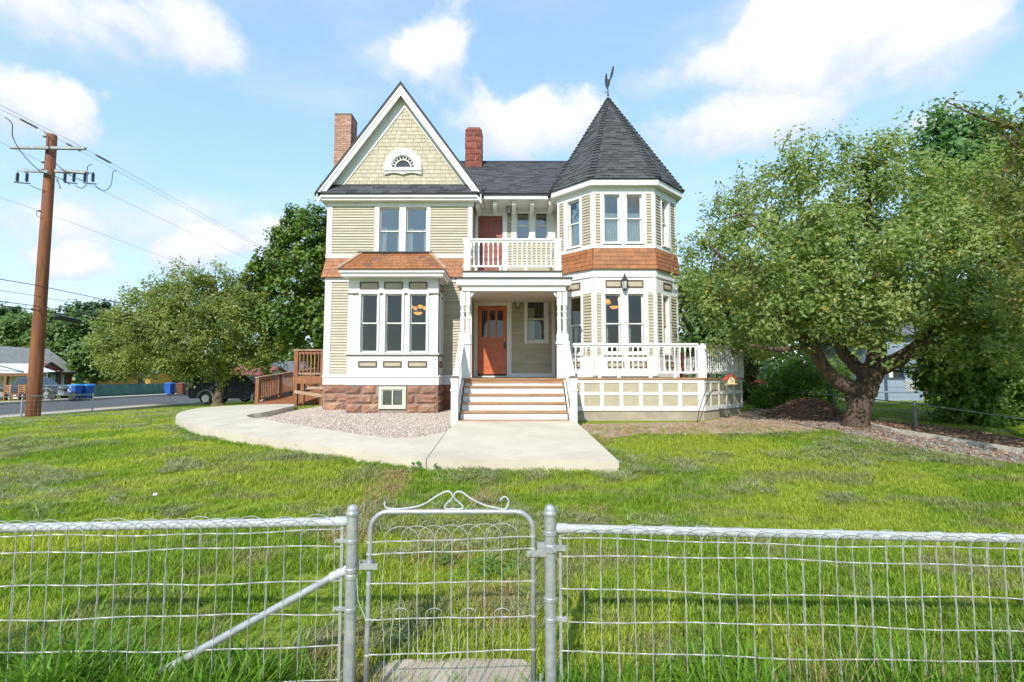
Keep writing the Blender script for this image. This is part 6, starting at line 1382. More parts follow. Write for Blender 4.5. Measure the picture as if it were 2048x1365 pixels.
q = fill(gravel_poly, 24000, .033); n = len(q); scatter('pebbles', [pebble('pebble', PEB[i % 4], i, r=.0145) for i in range(8)], q, nr.random((n, 3)) * 6.28, .6 + .9 * nr.random(n), 'pink and cream landscaping gravel')
CHIP = [pm('chip_%d' % i, c, None, rough=.9, var=.25) for i, c in enumerate(((.22, .12, .07), (.15, .08, .048), (.32, .19, .11), (.36, .25, .17)))]
q = np.vstack([fill(mulch_poly, 9000, .045), fill(drive_poly, 2600, .03)]); n = len(q); scatter('mulch_chips', [pebble('chip', CHIP[i % 4], 20 + i, (2.2, .6, .25), .022) for i in range(8)], q, np.column_stack([(nr.random((n, 2)) - .5) * .9, nr.random(n) * 6.28]), .6 + nr.random(n), 'brown bark mulch chips')
q = np.vstack([fill(drive_poly, 5000, .025), fill(dirt_poly, 900, .015)]); n = len(q); scatter('path_stones', [pebble('path_stone', m, 60 + i, r=.014) for i, m in enumerate((GREYG, GREYG, CHIP[3], EDGE))], q, nr.random((n, 3)) * 6.28, .5 + nr.random(n), 'small grey stones of the path')
# mulch heap
hp = pick(1612, 842, 0.); hy, hxc = hp.y + .6, W(1610, 800, hp.y + .6).x; v = []; f = []; nn = 22
for j in range(nn + 1):
    for i in range(nn + 1):
        u, w = i / nn * 2 - 1, j / nn * 2 - 1; x, y = hxc + u * 1.05, hy + w * .8; r = math.hypot(u, w); z = .44 * max(0, math.cos(min(1, r) * math.pi / 2)) ** 1.1 * (1 + .15 * math.sin(u * 5 + w * 3)) + .02 * rng.random(); v.append((x, y, g1(x, y) + z - .03 * (r > .98)))
for j in range(nn):
    for i in range(nn): a = j * (nn + 1) + i; f.append((a, a + 1, a + nn + 2, a + nn + 1))
solo(MB().add(v, f), 'mulch_heap', MULCH, 'brown heap of bark mulch beside the gravel path', 'mulch heap', smooth=True)
vv = np.array(v); sel = vv[nr.integers(0, len(vv), 2600)] + np.column_stack([(nr.random((2600, 2)) - .5) * .13, np.full(2600, .015)]); n = len(sel)
scatter('heap_chips', [pebble('heap_chip', CHIP[i % 4], 90 + i, (2.2, .6, .25), .022) for i in range(8)], sel, np.column_stack([(nr.random((n, 2)) - .5) * .9, nr.random(n) * 6.28]), .6 + nr.random(n), 'loose bark chips on the mulch heap')
# weeds with broad leaves
WEED = leaf_mat('weed_leaves', (.05, .12, .02), (.10, .20, .035), (.15, .2, .05), .3)
def weed(label, x, y, n, r, leaf):
    t = thing('weed', label, 'weed', (x, y, g1(x, y)), 'weeds'); C = np.column_stack([x + r * nr.normal(size=n), y + r * .6 * nr.normal(size=n), np.zeros(n)]); C[:, 2] = gz(C[:, 0], C[:, 1]) + .05 + .09 * nr.random(n)
    me = leaf_mesh('leaves', C, unit(n) * .5 + np.array([0, -.3, 1]), unit(n), leaf * (.7 + .6 * nr.random(n)), leaf * (.6 + .5 * nr.random(n)), nr.random(n), WEED); link_part(me, 'leaves', t)
    mb = MB()
    for c in C[:: max(1, n // 12)]: mb.tube([(x, y, g1(x, y)), ((x + c[0]) / 2, (y + c[1]) / 2, c[2] - .01), tuple(c)], .003, 4)
    mb.build('stems', MATS.get('weed_stem') or pm('weed_stem', (.1, .17, .04)), t)
p = pick(868, 936); weed('broad leaved vine creeping at the front edge of the walk', p.x, p.y, 60, .22, .085)
p = pick(612, 903); weed('small broad leaved weed at the curved edge of the walk', p.x, p.y, 24, .09, .06)
p = pick(985, 1150); weed('clover like weeds in the grass just behind the gate', p.x, p.y, 70, .16, .038)
p = pick(890, 1135); weed('smaller weed patch left of the gate middle', p.x, p.y, 30, .09, .035)
# ================================================================== UTILITY POLE
PY = 20.; pxX = W(85, 550, PY).x; pg = g1(pxX, PY)
def U(px, py, dy=0.): p = W(px, py, PY + dy); return (p.x, p.y, p.z)
up = thing('utility_pole', 'tall brown wooden utility pole with crossarms at the left edge', 'utility pole', (pxX, PY, pg))
ptop = U(105, 270)[2]
MB().lathe((pxX, PY, 0), [(.235, pg - .3), (.232, pg + 1), (.20, 4.), (.172, ptop - .02), (.15, ptop)], 18).build('pole', POLE, up, smooth=True)
GREYM = pm('grey_steel_arm', (.34, .355, .36), (.26, .275, .28), 6, .5, metal=.3); PURP = pm('polymer_insulator', (.05, .04, .075), (.04, .03, .06), 9, .5); GI = pm('grey_insulator', (.22, .23, .22), (.17, .18, .17), 9, .5); CABLE = pm('black_cable', (.03, .03, .032), (.02, .02, .022), 9, .6)
a, b = U(20, 295.5, -.3), U(171, 297.5, -.3); MB().beam(a, b, .12, .10).build('crossarm', GREYM, up)
a, b = U(45, 341.5, -.3), U(97, 344.5, -.3); MB().beam(a, b, .10, .10).build('equipment_arm', GREYM, up)
a, b = U(112, 342.5, -.3), U(176, 345.5, -.3); MB().beam(a, b, .14, .12).build('equipment_arm', GREYM, up)
MB().beam(U(113, 357, -.3), U(120, 377, -.3), .05, .05).build('brace', GREYM, up)
for x in (35, 54, 130, 148, 170, 186):
    q = Vector(U(x, 355, -.4)); mb = MB(); n = 7
    for k in range(n): z = q.z - .17 + .34 * k / n; mb.lathe((q.x, q.y, z), [(.035, 0), (.068, .012), (.035, .03), (.035, .05)], 10)
    mb.lathe((q.x, q.y, q.z - .2), [(.02, 0), (.02, .42)], 8); mb.build('insulator', PURP, up)
for x0, x1, y in ((32, 60, 345), (132, 153, 345), (171, 192, 346)): MB().beam(U(x0, y - 4, -.4), U(x1 - 10, y, -.4), .06, .03).build('cutout_top', GREYM, up); MB().beam(U(x0 - 4, y + 20, -.4), U(x1, y + 22.5, -.4), .05, .04).build('cutout_blade', DARKMET, up)
def cable(pts, r, name='jumper', parent=up):
    P = [Vector(p) for p in pts]; Q = []
    for i in range(len(P) - 1):
        p0, p1, p2, p3 = P[max(i - 1, 0)], P[i], P[i + 1], P[min(i + 2, len(P) - 1)]
        for s in range(6): t = s / 6; Q.append(.5 * ((2 * p1) + (-p0 + p2) * t + (2 * p0 - 5 * p1 + 4 * p2 - p3) * t * t + (-p0 + 3 * p1 - 3 * p2 + p3) * t ** 3))
    Q.append(P[-1]); return MB().tube(Q, r, 5).build(name, CABLE, parent)
cable([U(10, 235, -1.5), U(24, 248, -1.2), U(26, 275, -.8), U(45, 308, -.6), U(80, 342, -.5), U(120, 357, -.5), U(140, 370, -.4)], .016)
cable([U(88, 264, -.3), U(97, 275, -.3), U(97, 295, -.35), U(110, 325, -.4), U(140, 350, -.4), U(165, 362, -.4)], .016)
cable([U(150, 371, -.4), U(163, 377, -.3), U(174, 366, 0), U(175, 335, .4), U(184, 329, .6)], .014); cable([U(190, 372, -.4), U(208, 382, 0), U(222, 370, .6), U(226, 345, 1.), U(234, 342, 1.2)], .014)
cable([U(60, 371, -.4), U(75, 378, -.3), U(90, 383, -.2)], .014); cable([U(74, 421, -.3), U(74, 432, -.3), U(84, 437, -.2)], .01)
for y in (277, 328, 343, 425): MB().box(pxX - .21, pxX - .12, PY - .22, PY - .1, U(90, y)[2] - .03, U(90, y)[2] + .03).build('bolt_plate', GREYM, up)
# overhead lines run along the street
def line(label, px, py, dx, sag, r, name='overhead_wire', y0=4., y1=92., ins=()):
    p = U(px, py); x, z = p[0] + dx, p[2]; pts = []
    for k in range(41):
        y = y0 + (y1 - y0) * k / 40; s = sag * (1 - ((y - PY) / 40 * 2 - 1) ** 2) if y > PY else sag * (1 - ((y - PY) / 40 * 2 + 1) ** 2); pts.append((x, y, z - max(-.6, s)))
    t = thing(name, label, 'cable', (x, PY, z), 'overhead lines'); MB().tube(pts, r, 5).build('wire', CABLE, t)
    for yi in ins:
        zi = np.interp(yi, [q[1] for q in pts], [q[2] for q in pts]); mb = MB()
        for k in range(8): mb.lathe((x, yi - .35 + .09 * k, zi), [(.02, 0), (.055, .02), (.055, .035), (.02, .06)], 8, 'y')
        mb.build('insulator', GI, t)
line('topmost power line passing over the top of the pole', 105, 271, .0, .25, .0065, ins=(19., 21.))
line('power line on the left end of the upper crossarm', 22, 294, .0, .25, .0065, ins=(18.9, ))
line('power line on the right end of the upper crossarm', 170, 297, .0, .25, .0065, ins=(20.9, 21.))
line('thin line attached to the pole below the equipment arm', 84, 425, .1, .25, .005)
line('uppermost communication cable low on the pole', 80, 574, .25, .3, .015); line('second thin communication cable low on the pole', 76, 594, .25, .3, .009); line('third communication cable low on the pole', 74, 614, .25, .25, .014)
line('lowest thick communication cable with a black splice case', 73, 622, .27, .22, .02)
sp0 = W(112, 634, 21.6); mb = MB().tube([(sp0.x, 21.5, sp0.z), (sp0.x + .02, 21.6, sp0.z - .01), (sp0.x + .04, 22.7, sp0.z - .08), (sp0.x + .05, 22.8, sp0.z - .09)], [.06, .115, .115, .06], 12)
solo(mb, 'splice_case', CABLE, 'black cylindrical splice case on the lowest cable right of the pole', 'splice case')
EARTH = pm('bare_earth', (.40, .27, .17), (.32, .22, .14), 5, .95, .5, 20)
struct(sheet([(pxX + 1.1 * math.cos(a) + .2 * math.cos(3 * a), PY - .2 + .9 * math.sin(a)) for a in np.linspace(0, 2 * math.pi, 18)[:-1]], .03), 'bare_earth', EARTH)
# side fence along the street
DARKGALV = pm('weathered_galvanised', (.20, .205, .21), (.14, .145, .15), 12, .6)
def wire_fence_run(label, pts, h, mesh=True, cell=.16, group='low wire fences', name='wire_fence', rr=.02, pm_=None):
    GV = pm_ or GALV
    t = thing(name, label, 'fence', (pts[0][0], pts[0][1], g1(*pts[0])), group)
    for x, y in pts: MB().lathe((x, y, 0), [(.03, g1(x, y) - .15), (.03, g1(x, y) + h + .03), (.012, g1(x, y) + h + .06)], 10).build('post', GV, t)
    for a, b in zip(pts, pts[1:]):
        A, B = Vector((*a, g1(*a) + h)), Vector((*b, g1(*b) + h)); MB().tube([A, B], rr, 8).build('top_rail', GV, t)
        if mesh:
            mb = MB(); n = int((B - A).length / cell)
            for k in range(n + 1):
                p = A.lerp(B, k / n); mb.tube([p, (p.x, p.y, g1(p.x, p.y))], .003, 3)
            for q in (.2, .4, .6, .8): mb.tube([A - Vector((0, 0, h * q)), B - Vector((0, 0, h * q))], .003, 3)
            mb.build('wire_mesh', WIRE, t, kind='stuff')
    return t
SX = -18.5
wire_fence_run('low galvanised wire fence along the street side of the lawn', [(SX, 9.5), (SX, 12.7), (SX, 15.8), (SX, 19.0), (SX, 22.2)], .86)
f0 = [pick(1598, 800, -.0)]; 
wire_fence_run('low wire fence behind the apple tree along the right boundary', [(8.35, 16.4), (8.4, 13.1), (8.6, 10.75), (9.05, 8.85), (9.6, 6.6)], .55, False, rr=.011, pm_=DARKGALV)
# ================================================================== ACROSS THE STREET
REDW = pm('dark_red_boards', (.20, .035, .03), (.16, .03, .026), 3, .7, .2, 20); ROOFG = pm('pale_roof_shingle', (.29, .285, .26), (.24, .235, .215), 2.5, .9, .3, 30); TEAL = pm('teal_trim', (.05, .16, .15), (.04, .13, .12), 6, .6); DRAPE = pm('pale_blinds', (.42, .52, .50), (.36, .46, .44), 20, .7, stretch=(8, 8, .2)); TIMBER = pm('brown_timber', (.20, .09, .045), (.15, .07, .035), 6, .7); OFFW = pm('off_white_wall', (.62, .60, .55), (.55, .53, .48), 3, .7)
sg = -1.72
nh = thing('neighbour_house', 'dark red single storey house with pale grey gabled roof across the street', 'house', (-45, 44, sg), 'houses')
hx0, hx1, hy0, hy1 = -48.2, -42.5, 41., 48.4; ez_ = .70; rz_ = 2.62; rx_ = (hx0 + hx1) / 2
nf = Frame((hx1, hy0), (hx1, hy1))
wr_ = [(nf.at(98, 758)[0], nf.at(113, 758)[0]), (nf.at(117, 758)[0], nf.at(131, 758)[0])]; z0_, z1_ = -.95, .30
wall_open(MB(), nf, 0, nf.len, sg - .1, ez_, [(a, b, z0_, z1_) for a, b in wr_]).build('wall', REDW, nh)
for y in (hy0, hy1 - .15): MB().prism([(hx0, y, sg - .1), (hx1 - .15, y, sg - .1), (hx1 - .15, y, ez_), (rx_, y, rz_ - .15), (hx0, y, ez_)], (0, .15, 0)).build('gable_wall', REDW, nh)
MB().box(hx0, hx0 + .15, hy0 + .16, hy1 - .16, sg - .1, ez_).build('wall', REDW, nh)
for a, b in wr_:
    mb = ring(MB(), nf, a - .08, b + .08, z0_ - .08, z1_ + .08, .1, -.02, .05); w_o = mb.build('window', TEAL, nh); MB().fb(nf, a, b, z0_, z1_, -.12, -.1).build('pane', DRAPE, w_o); MB().fb(nf, b - .22, b - .08, z0_, z1_, -.09, -.05).build('window_bar', OFFW, w_o)
for sx_ in (hx0 - .45, hx1 + .45):
    ez2 = ez_ - .45 * (rz_ - ez_) / (rx_ - hx0); MB().prism([(rx_, hy0 - .4, rz_), (sx_, hy0 - .4, ez2), (sx_, hy0 - .4, ez2 + .12), (rx_, hy0 - .4, rz_ + .14)], (0, hy1 - hy0 + .8, 0)).build('roof', ROOFG, nh)
MB().box(hx1 + .46, hx1 + .56, hy0 - .4, hy1 + .4, ez2 - .08, ez2 + .08).build('gutter', DARKMET, nh)
pgx = hx1 + .9; ga = (45.1, 1.28); gl_, gr_ = 44.0, 46.4
pg_ = MB().prism([(hx1 - 1., gl_, .62), (hx1 - 1., gr_, .62), (hx1 - 1., ga[0], ga[1])], (pgx - hx1 + 1., 0, 0)).build('porch_gable', REDW, nh)
for e in (gl_, gr_): MB().beam((pgx + .04, e, .60), (pgx + .04, ga[0], ga[1] + .06), .12, .14, (1, 0, 0)).build('rake_board', DARKMET, pg_)
for y in (gl_ + .15, gr_ - .15): MB().box(pgx - .15, pgx - .03, y - .06, y + .06, sg - .1, .61).build('porch_post', REDW, nh)
MB().box(-46.6, -45.8, 41.6, 42.4, 1.9, 3.5).build('chimney', REDSTONE, nh)
cp_ = thing('carport', 'open carport with low white roof beside the red house', 'carport', (-41, 40, sg))
cpx0, cpx1, cpz = -52., W(57, 748, 38.6).x, W(30, 747, 38.6).z
MB().hexa([(cpx0, 38.6, cpz), (cpx1, 38.6, cpz), (cpx1 + .3, 40.6, cpz + .15), (cpx0, 40.6, cpz + .15), (cpx0, 38.6, cpz + .08), (cpx1, 38.6, cpz + .08), (cpx1 - 1.6, 40.6, cpz + .8), (cpx0, 40.6, cpz + .8)]).build('roof', OFFW, cp_)
MB().box(cpx0, cpx1, 38.65, 38.8, cpz - .22, cpz - .01).build('beam', TIMBER, cp_)
for x in (cpx1 - .1, W(12, 760, 38.7).x, -48.): MB().box(x - .1, x + .1, 38.64, 38.84, sg - .1, cpz - .1).build('post', TIMBER, cp_)
MB().box(cpx0, cpx1 - .2, 40.3, 40.45, sg - .1, cpz + .1).build('rear_wall', OFFW, cp_); MB().beam((cpx1 - 3.6, 38.58, cpz + .9), (cpx1 - .4, 38.58, cpz + .12), .06, .14, (0, 1, 0)).build('rake_board', TEAL, cp_)
MB().box(cpx0, cpx1 - .3, 38.7, 38.78, sg + .85, sg + 1.05).build('rail', TIMBER, cp_)
# vehicles -----------------------------------------------------------------
CARBLK = pm('black_car_paint', (.012, .014, .02), (.014, .016, .022), 3, .5, coat=0., spec=.3); CARDARK = pm('dark_blue_car_paint', (.03, .04, .055), (.035, .045, .06), 3, .3, coat=.5); CARSIL = pm('silver_car_paint', (.42, .44, .47), (.40, .42, .45), 3, .3, metal=.4, coat=.5)
TYRE = pm('tyre_rubber', (.02, .02, .02), (.03, .03, .03), 20, .85); RIM = pm('alloy_rim', (.5, .5, .52), (.4, .4, .42), 10, .35, metal=.6); PLAST = pm('grey_plastic', (.14, .15, .16), (.11, .12, .13), 10, .6); REDL = pm('red_lamp', (.42, .02, .015), (.35, .015, .01), 8, .25); CLEAR = pm('clear_lamp', (.55, .56, .56), (.45, .46, .46), 8, .2)
def vehicle(name, label, cat, x, y, face, prof, glassprof, L, wbase, wr, paint, extra=None, wid=1.74):
    """side profile extruded with tumblehome; local x along the car, front at +x"""
    g0 = g1(x, y); t = thing(name, label, cat, (x, y, g0), 'vehicles')
    def pt(u, w, s): return (x + face * u, y + s * w, g0 + 0)
    mb = MB(); n = len(prof); hw = wid / 2
    def half(z): return hw - max(0., z - .95) * .20 - max(0, .45 - z) * .12
    A = [(x + face * u, y - half(z), g0 + z) for u, z in prof]; B = [(x + face * u, y + half(z), g0 + z) for u, z in prof]
    mb.add(A + B, [tuple(range(n)), tuple(range(2 * n - 1, n - 1, -1))] + [(i, n + i, n + (i + 1) % n, (i + 1) % n) for i in range(n)])
    mb.build('body', paint, t)
    for gp in glassprof:
        for s in (-1, 1):
            a = [(x + face * u, y + s * (half(z) + .004), g0 + z) for u, z in gp]; MB().prism(a, (0, s * .012, 0)).build('window', CARGLASSD, t)
    for u in wbase:
        for s in (-1, 1):
            c = (x + face * u, y + s * (hw - .10), g0 + wr); w = MB().lathe(c, [(wr * .55, -.11), (wr * .94, -.115), (wr, -.08), (wr, .08), (wr * .94, .115), (wr * .55, .11)], 20, 'y').build('wheel', TYRE, t)
            rm = MB().lathe((c[0], c[1] + s * .10, c[2]), [(wr * .6, -.02), (wr * .58, .012), (wr * .2, .02)], 16, 'y')
            for k in range(5): q = k * 2 * math.pi / 5; rm.beam((c[0], c[1] + s * .125, c[2]), (c[0] + wr * .55 * math.cos(q), c[1] + s * .12, c[2] + wr * .55 * math.sin(q)), .06, .03, (0, 1, 0))
            rm.build('rim', RIM, w)
            ar = MB(); m = 12
            for k in range(m):
                q0, q1 = math.pi * k / m, math.pi * (k + 1) / m; r0, r1 = wr + .05, wr + .15; yy = y + s * (half(.6) + .0)
                Q = [(c[0] + r * math.cos(q), c[2] + r * math.sin(q) + .02) for r, q in ((r0, q0), (r1, q0), (r1, q1), (r0, q1))]; ar.hexa([(a_, yy, b_) for a_, b_ in Q] + [(a_, yy + s * .03, b_) for a_, b_ in Q])
            ar.build('wheel_arch', PLAST, t)
    return t, g0
CARGLASSD = pm('tinted_car_glass', (.03, .04, .045), (.04, .05, .055), 4, .06)
tx, ty = W(478, 790, 30.).x - .0, 30.0
x0t = W(394, 790, 30.).x; Lt = 5.15; cxk = x0t + Lt / 2; h = Lt / 2
prof = [(-h, .55), (-h + .02, 1.02), (-h + .12, 1.08), (-h + .35, 1.68), (-h + .5, 1.73), (-.35, 1.74), (.55, 1.72), (.7, 1.70), (1.32, 1.14), (h - .35, 1.02), (h - .05, .88), (h, .5), (h - .1, .34), (-h + .1, .36)]
t, g0 = vehicle('pickup_truck', 'black pickup truck with canopy parked behind the crab apple trunk', 'pickup truck', cxk, ty, 1, prof, [[(-h + .45, 1.15), (-h + .62, 1.58), (-.95, 1.60), (-.95, 1.15)], [(-.8, 1.15), (-.8, 1.6), (-.35, 1.6), (-.3, 1.15)], [(-.1, 1.13), (-.05, 1.6), (.5, 1.6), (1.08, 1.13)]], Lt, (-h + 1.05, h - .95), .36, CARBLK)
MB().box(cxk - h - .03, cxk - h + .03, ty - .84, ty - .66, g0 + .75, g0 + 1.02).build('tail_light', REDL, t); MB().box(cxk - h - .03, cxk - h + .03, ty + .66, ty + .84, g0 + .75, g0 + 1.02).build('tail_light', REDL, t)
MB().box(cxk - h - .12, cxk - h + .02, ty - .82, ty + .82, g0 + .5, g0 + .68).build('bumper', PLAST, t)
mb = MB().tube([(cxk - h, ty, g0 + .5), (cxk - h - .55, ty, g0 + .5), (cxk - h - .55, ty, g0 + 1.35)], .035, 6); mb.beam((cxk - h - .55, ty - .5, g0 + 1.32), (cxk - h - .55, ty + .5, g0 + 1.32), .05, .05); mb.beam((cxk - h - .6, ty - .5, g0 + .55), (cxk - h - .6, ty + .5, g0 + .55), .08, .05); mb.build('hitch_rack', DARKMET, t)
mb = MB()
for yy in (-.55, .55): mb.tube([(cxk - h + .7, ty + yy, g0 + 1.78), (cxk - .4, ty + yy, g0 + 1.79)], .02, 6)
mb.build('roof_rail', GREYM, t); MB().fb(Frame((cxk - .2, ty - .877), (cxk + 1.1, ty - .877)), .02, .16, .92 + g0, .95 + g0, 0, .02).build('door_handle', PLAST, t); MB().box(cxk + 1.0, cxk + 1.15, ty - 1.02, ty - .86, g0 + 1.12, g0 + 1.28).build('mirror', CARBLK, t)
cs = W(545, 780, 34.).x; h = 2.25
prof = [(-h, .5), (-h + .03, .95), (-h + .3, 1.05), (-h + .75, 1.62), (-h + 1., 1.70), (.2, 1.70), (.5, 1.64), (1.2, 1.1), (h - .2, .95), (h, .7), (h - .05, .4), (h - .2, .32), (-h + .15, .34)]
t, g0 = vehicle('parked_car', 'silver car parked beyond the black pickup truck', 'car', cs, 34., 1, prof, [[(-h + .6, 1.1), (-h + .95, 1.58), (-.4, 1.6), (-.4, 1.1)], [(-.3, 1.1), (-.3, 1.6), (.2, 1.6), (.95, 1.1)]], 4.5, (-h + .85, h - .85), .34, CARSIL)
MB().box(cs + h - .25, cs + h - .02, 34 - .8, 34 - .5, g0 + .72, g0 + .88).build('headlight', CLEAR, t); MB().box(cs + h - .25, cs + h - .02, 34 + .5, 34 + .8, g0 + .72, g0 + .88).build('headlight', CLEAR, t)
h = 2.7; cs2 = W(138, 790, 38.4).x - h
prof = [(-h, .6), (-h + .02, 1.12), (-.75, 1.12), (-.7, 1.68), (-.5, 1.74), (.25, 1.74), (.4, 1.70), (1.15, 1.15), (h - .25, 1.02), (h, .9), (h, .55), (h - .15, .4), (-h + .15, .42)]
t, g0 = vehicle('pickup_truck', 'dark blue pickup truck half hidden by the utility pole across the street', 'pickup truck', cs2, 38.4, 1, prof, [[(-.6, 1.16), (-.58, 1.62), (.25, 1.62), (.8, 1.16)]], 5.4, (-h + 1.1, h - .9), .40, CARDARK)
MB().box(cs2 + h - .06, cs2 + h + .02, 38.4 - .82, 38.4 - .5, g0 + .8, g0 + 1.02).build('headlight', CLEAR, t); MB().box(cs2 + h - .02, cs2 + h + .12, 37.6, 39.2, g0 + .5, g0 + .7).build('bumper', RIM, t)
# motorcycle
mX, mY_ = W(125, 790, 35.5).x, 35.5; mg_ = -1.60
mt = thing('motorcycle', 'motorcycle with chrome parts parked at the far kerb beside the blue bins', 'motorcycle', (mX, mY_, mg_))
for u in (-.72, .72):
    w = MB().lathe((mX + u, mY_, mg_ + .31), [(.22, -.05), (.29, -.06), (.31, 0), (.29, .06), (.22, .05)], 18, 'y').build('wheel', TYRE, mt); MB().lathe((mX + u, mY_, mg_ + .31), [(.21, -.02), (.21, .02)], 14, 'y').build('rim', RIM, w)
mb = MB().tube([(mX - .72, mY_, mg_ + .31), (mX - .2, mY_, mg_ + .45), (mX + .3, mY_, mg_ + .8), (mX + .72, mY_, mg_ + .31)], .03, 6); mb.tube([(mX + .45, mY_ - .35, mg_ + 1.05), (mX + .4, mY_, mg_ + .95), (mX + .45, mY_ + .35, mg_ + 1.05)], .016, 6); mb.build('frame', RIM, mt)
MB().lathe((mX - .15, mY_, mg_ + .75), [(.03, 0), (.14, .1), (.15, .35), (.06, .5)], 12, 'x').build('fuel_tank', BLACKM, mt); MB().hexa([(mX - .7, mY_ - .12, mg_ + .68), (mX - .1, mY_ - .13, mg_ + .68), (mX - .1, mY_ + .13, mg_ + .68), (mX - .7, mY_ + .12, mg_ + .68), (mX - .72, mY_ - .1, mg_ + .82), (mX - .12, mY_ - .1, mg_ + .76), (mX - .12, mY_ + .1, mg_ + .76), (mX - .72, mY_ + .1, mg_ + .82)]).build('seat', BLACKM, mt)
mb = MB().box(mX - .2, mX + .2, mY_ - .15, mY_ + .15, mg_ + .3, mg_ + .62)
for k in range(4): mb.box(mX - .16, mX + .16, mY_ - .2, mY_ + .2, mg_ + .5 + .05 * k, mg_ + .52 + .05 * k)
mb.build('engine', RIM, mt); MB().lathe((mX + .55, mY_, mg_ + .88), [(.03, -.05), (.09, .0), (.09, .06)], 12, 'x').build('headlight', CLEAR, mt)
# wheelie bins
BLUE = pm('blue_bin_plastic', (.012, .10, .42), (.01, .085, .36), 5, .45); BLUEL = pm('light_blue_lid', (.02, .25, .60), (.018, .22, .55), 5, .45); BROWNB = pm('brown_bin_plastic', (.16, .05, .035), (.13, .04, .03), 5, .5)
def bin_(label, x, y, body, lid, rz=0., mark=False):
    z0 = -1.60; t = thing('wheelie_bin', label, 'bin', (x, y, z0), 'wheelie bins')
    MB().hexa([(x - .24, y - .25, z0 + .05), (x + .24, y - .25, z0 + .05), (x + .22, y + .2, z0 + .05), (x - .22, y + .2, z0 + .05), (x - .31, y - .36, z0 + .98), (x + .31, y - .36, z0 + .98), (x + .31, y + .32, z0 + .98), (x - .31, y + .32, z0 + .98)]).build('body', body, t)
    MB().hexa([(x - .34, y - .40, z0 + .985), (x + .34, y - .40, z0 + .985), (x + .34, y + .38, z0 + .985), (x - .34, y + .38, z0 + .985), (x - .28, y - .34, z0 + 1.06), (x + .28, y - .34, z0 + 1.06), (x + .28, y + .34, z0 + 1.1), (x - .28, y + .34, z0 + 1.1)]).build('lid', lid, t)
    MB().tube([(x - .25, y + .42, z0 + .95), (x + .25, y + .42, z0 + .95)], .02, 6).build('handle', body, t)
    for s in (-.24, .24): MB().lathe((x + s, y + .22, z0 + .12), [(.12, -.03), (.12, .03)], 12, 'x').build('wheel', TYRE, t)
    if mark:
        mb = MB(); c = (x - .08, z0 + .66); yy = y - .325
        for k in range(3):
            a = math.pi / 2 + k * 2 * math.pi / 3; b = a + 2 * math.pi / 3; mb.beam((c[0] + .13 * math.cos(a + .25), yy, c[1] + .13 * math.sin(a + .25)), (c[0] + .13 * math.cos(b - .15), yy, c[1] + .13 * math.sin(b - .15)), .012, .055, (0, 1, 0))
        mb.build('recycling_mark', OFFW, t)
p = W(150, 790, 36.6); bin_('blue wheelie bin with white triangle mark across the street, left of the pair', p.x, 36.6, BLUE, BLUEL, mark=True); p = W(173, 790, 37.4); bin_('blue wheelie bin with light blue lid, right of the pair across the street', p.x, 37.4, BLUE, BLUEL)
bin_('blue wheelie bin beside a brown one further down the street', W(339, 780, 47.).x, 47., BLUE, BLUE); bin_('brown wheelie bin further down the street', W(360, 780, 47.).x, 47.2, BROWNB, BROWNB)
# wooden chairs and fence on the far side
def chair(label, x, y):
    z0 = -1.62; t = thing('wooden_chair', label, 'chair', (x, y, z0), 'wooden chairs'); C_ = pm('chair_wood', (.42, .17, .05), (.34, .13, .04), 6, .5) if 'chair_wood' not in MATS else MATS['chair_wood']
    for a in (-.22, .22):
        for b in (-.22, .22): MB().box(x + a - .025, x + a + .025, y + b - .025, y + b + .025, z0, z0 + (1.15 if b > 0 else .46)).build('leg', C_, t)
    MB().box(x - .27, x + .27, y - .27, y + .25, z0 + .461, z0 + .5).build('seat', C_, t)
    for k in range(4): MB().box(x - .19, x + .19, y + .205, y + .235, z0 + .6 + .14 * k, z0 + .67 + .14 * k).build('back_slat', C_, t)
chair('wooden slat chair just left of the utility pole across the street', W(37, 790, 34.4).x, 34.4); chair('wooden slat chair at the far left edge across the street', W(8, 795, 34.2).x, 34.2)
wire_fence_run('galvanised chain fence with double gate posts across the street', [(-33.9, 30.), (-33.9, 33.9), (-33.9, 36.2), (-33.9, 36.55), (-33.9, 40.)], 1.12, False)
GFAB = pm('green_screen_fabric', (.045, .12, .10), (.06, .15, .125), 1.4, .8, .4, 3)
gf = thing('screen_fence', 'long green fabric screen fence on the far side of the street', 'fence', (-34.3, 41, sg))
for k in range(9):
    y = 40.8 + 2.3 * k; MB().lathe((-34.36, y, 0), [(.03, sg - .1), (.03, sg + 1.2)], 8).build('post', GALV, gf)
    if k < 8:
        mb = MB(); v = []
        for i in range(9):
            f = i / 8
            for j in range(5): v.append((-34.3 + .05 * math.sin(f * 9 + j) * math.sin(math.pi * f), y + 2.3 * f, sg + .02 + 1.13 * j / 4 - .05 * math.sin(math.pi * f) * (j == 4)))
        mb.add(v, [(i * 5 + j, i * 5 + j + 1, i * 5 + j + 6, i * 5 + j + 5) for i in range(8) for j in range(4)]); mb.build('fabric_panel', GFAB, gf)
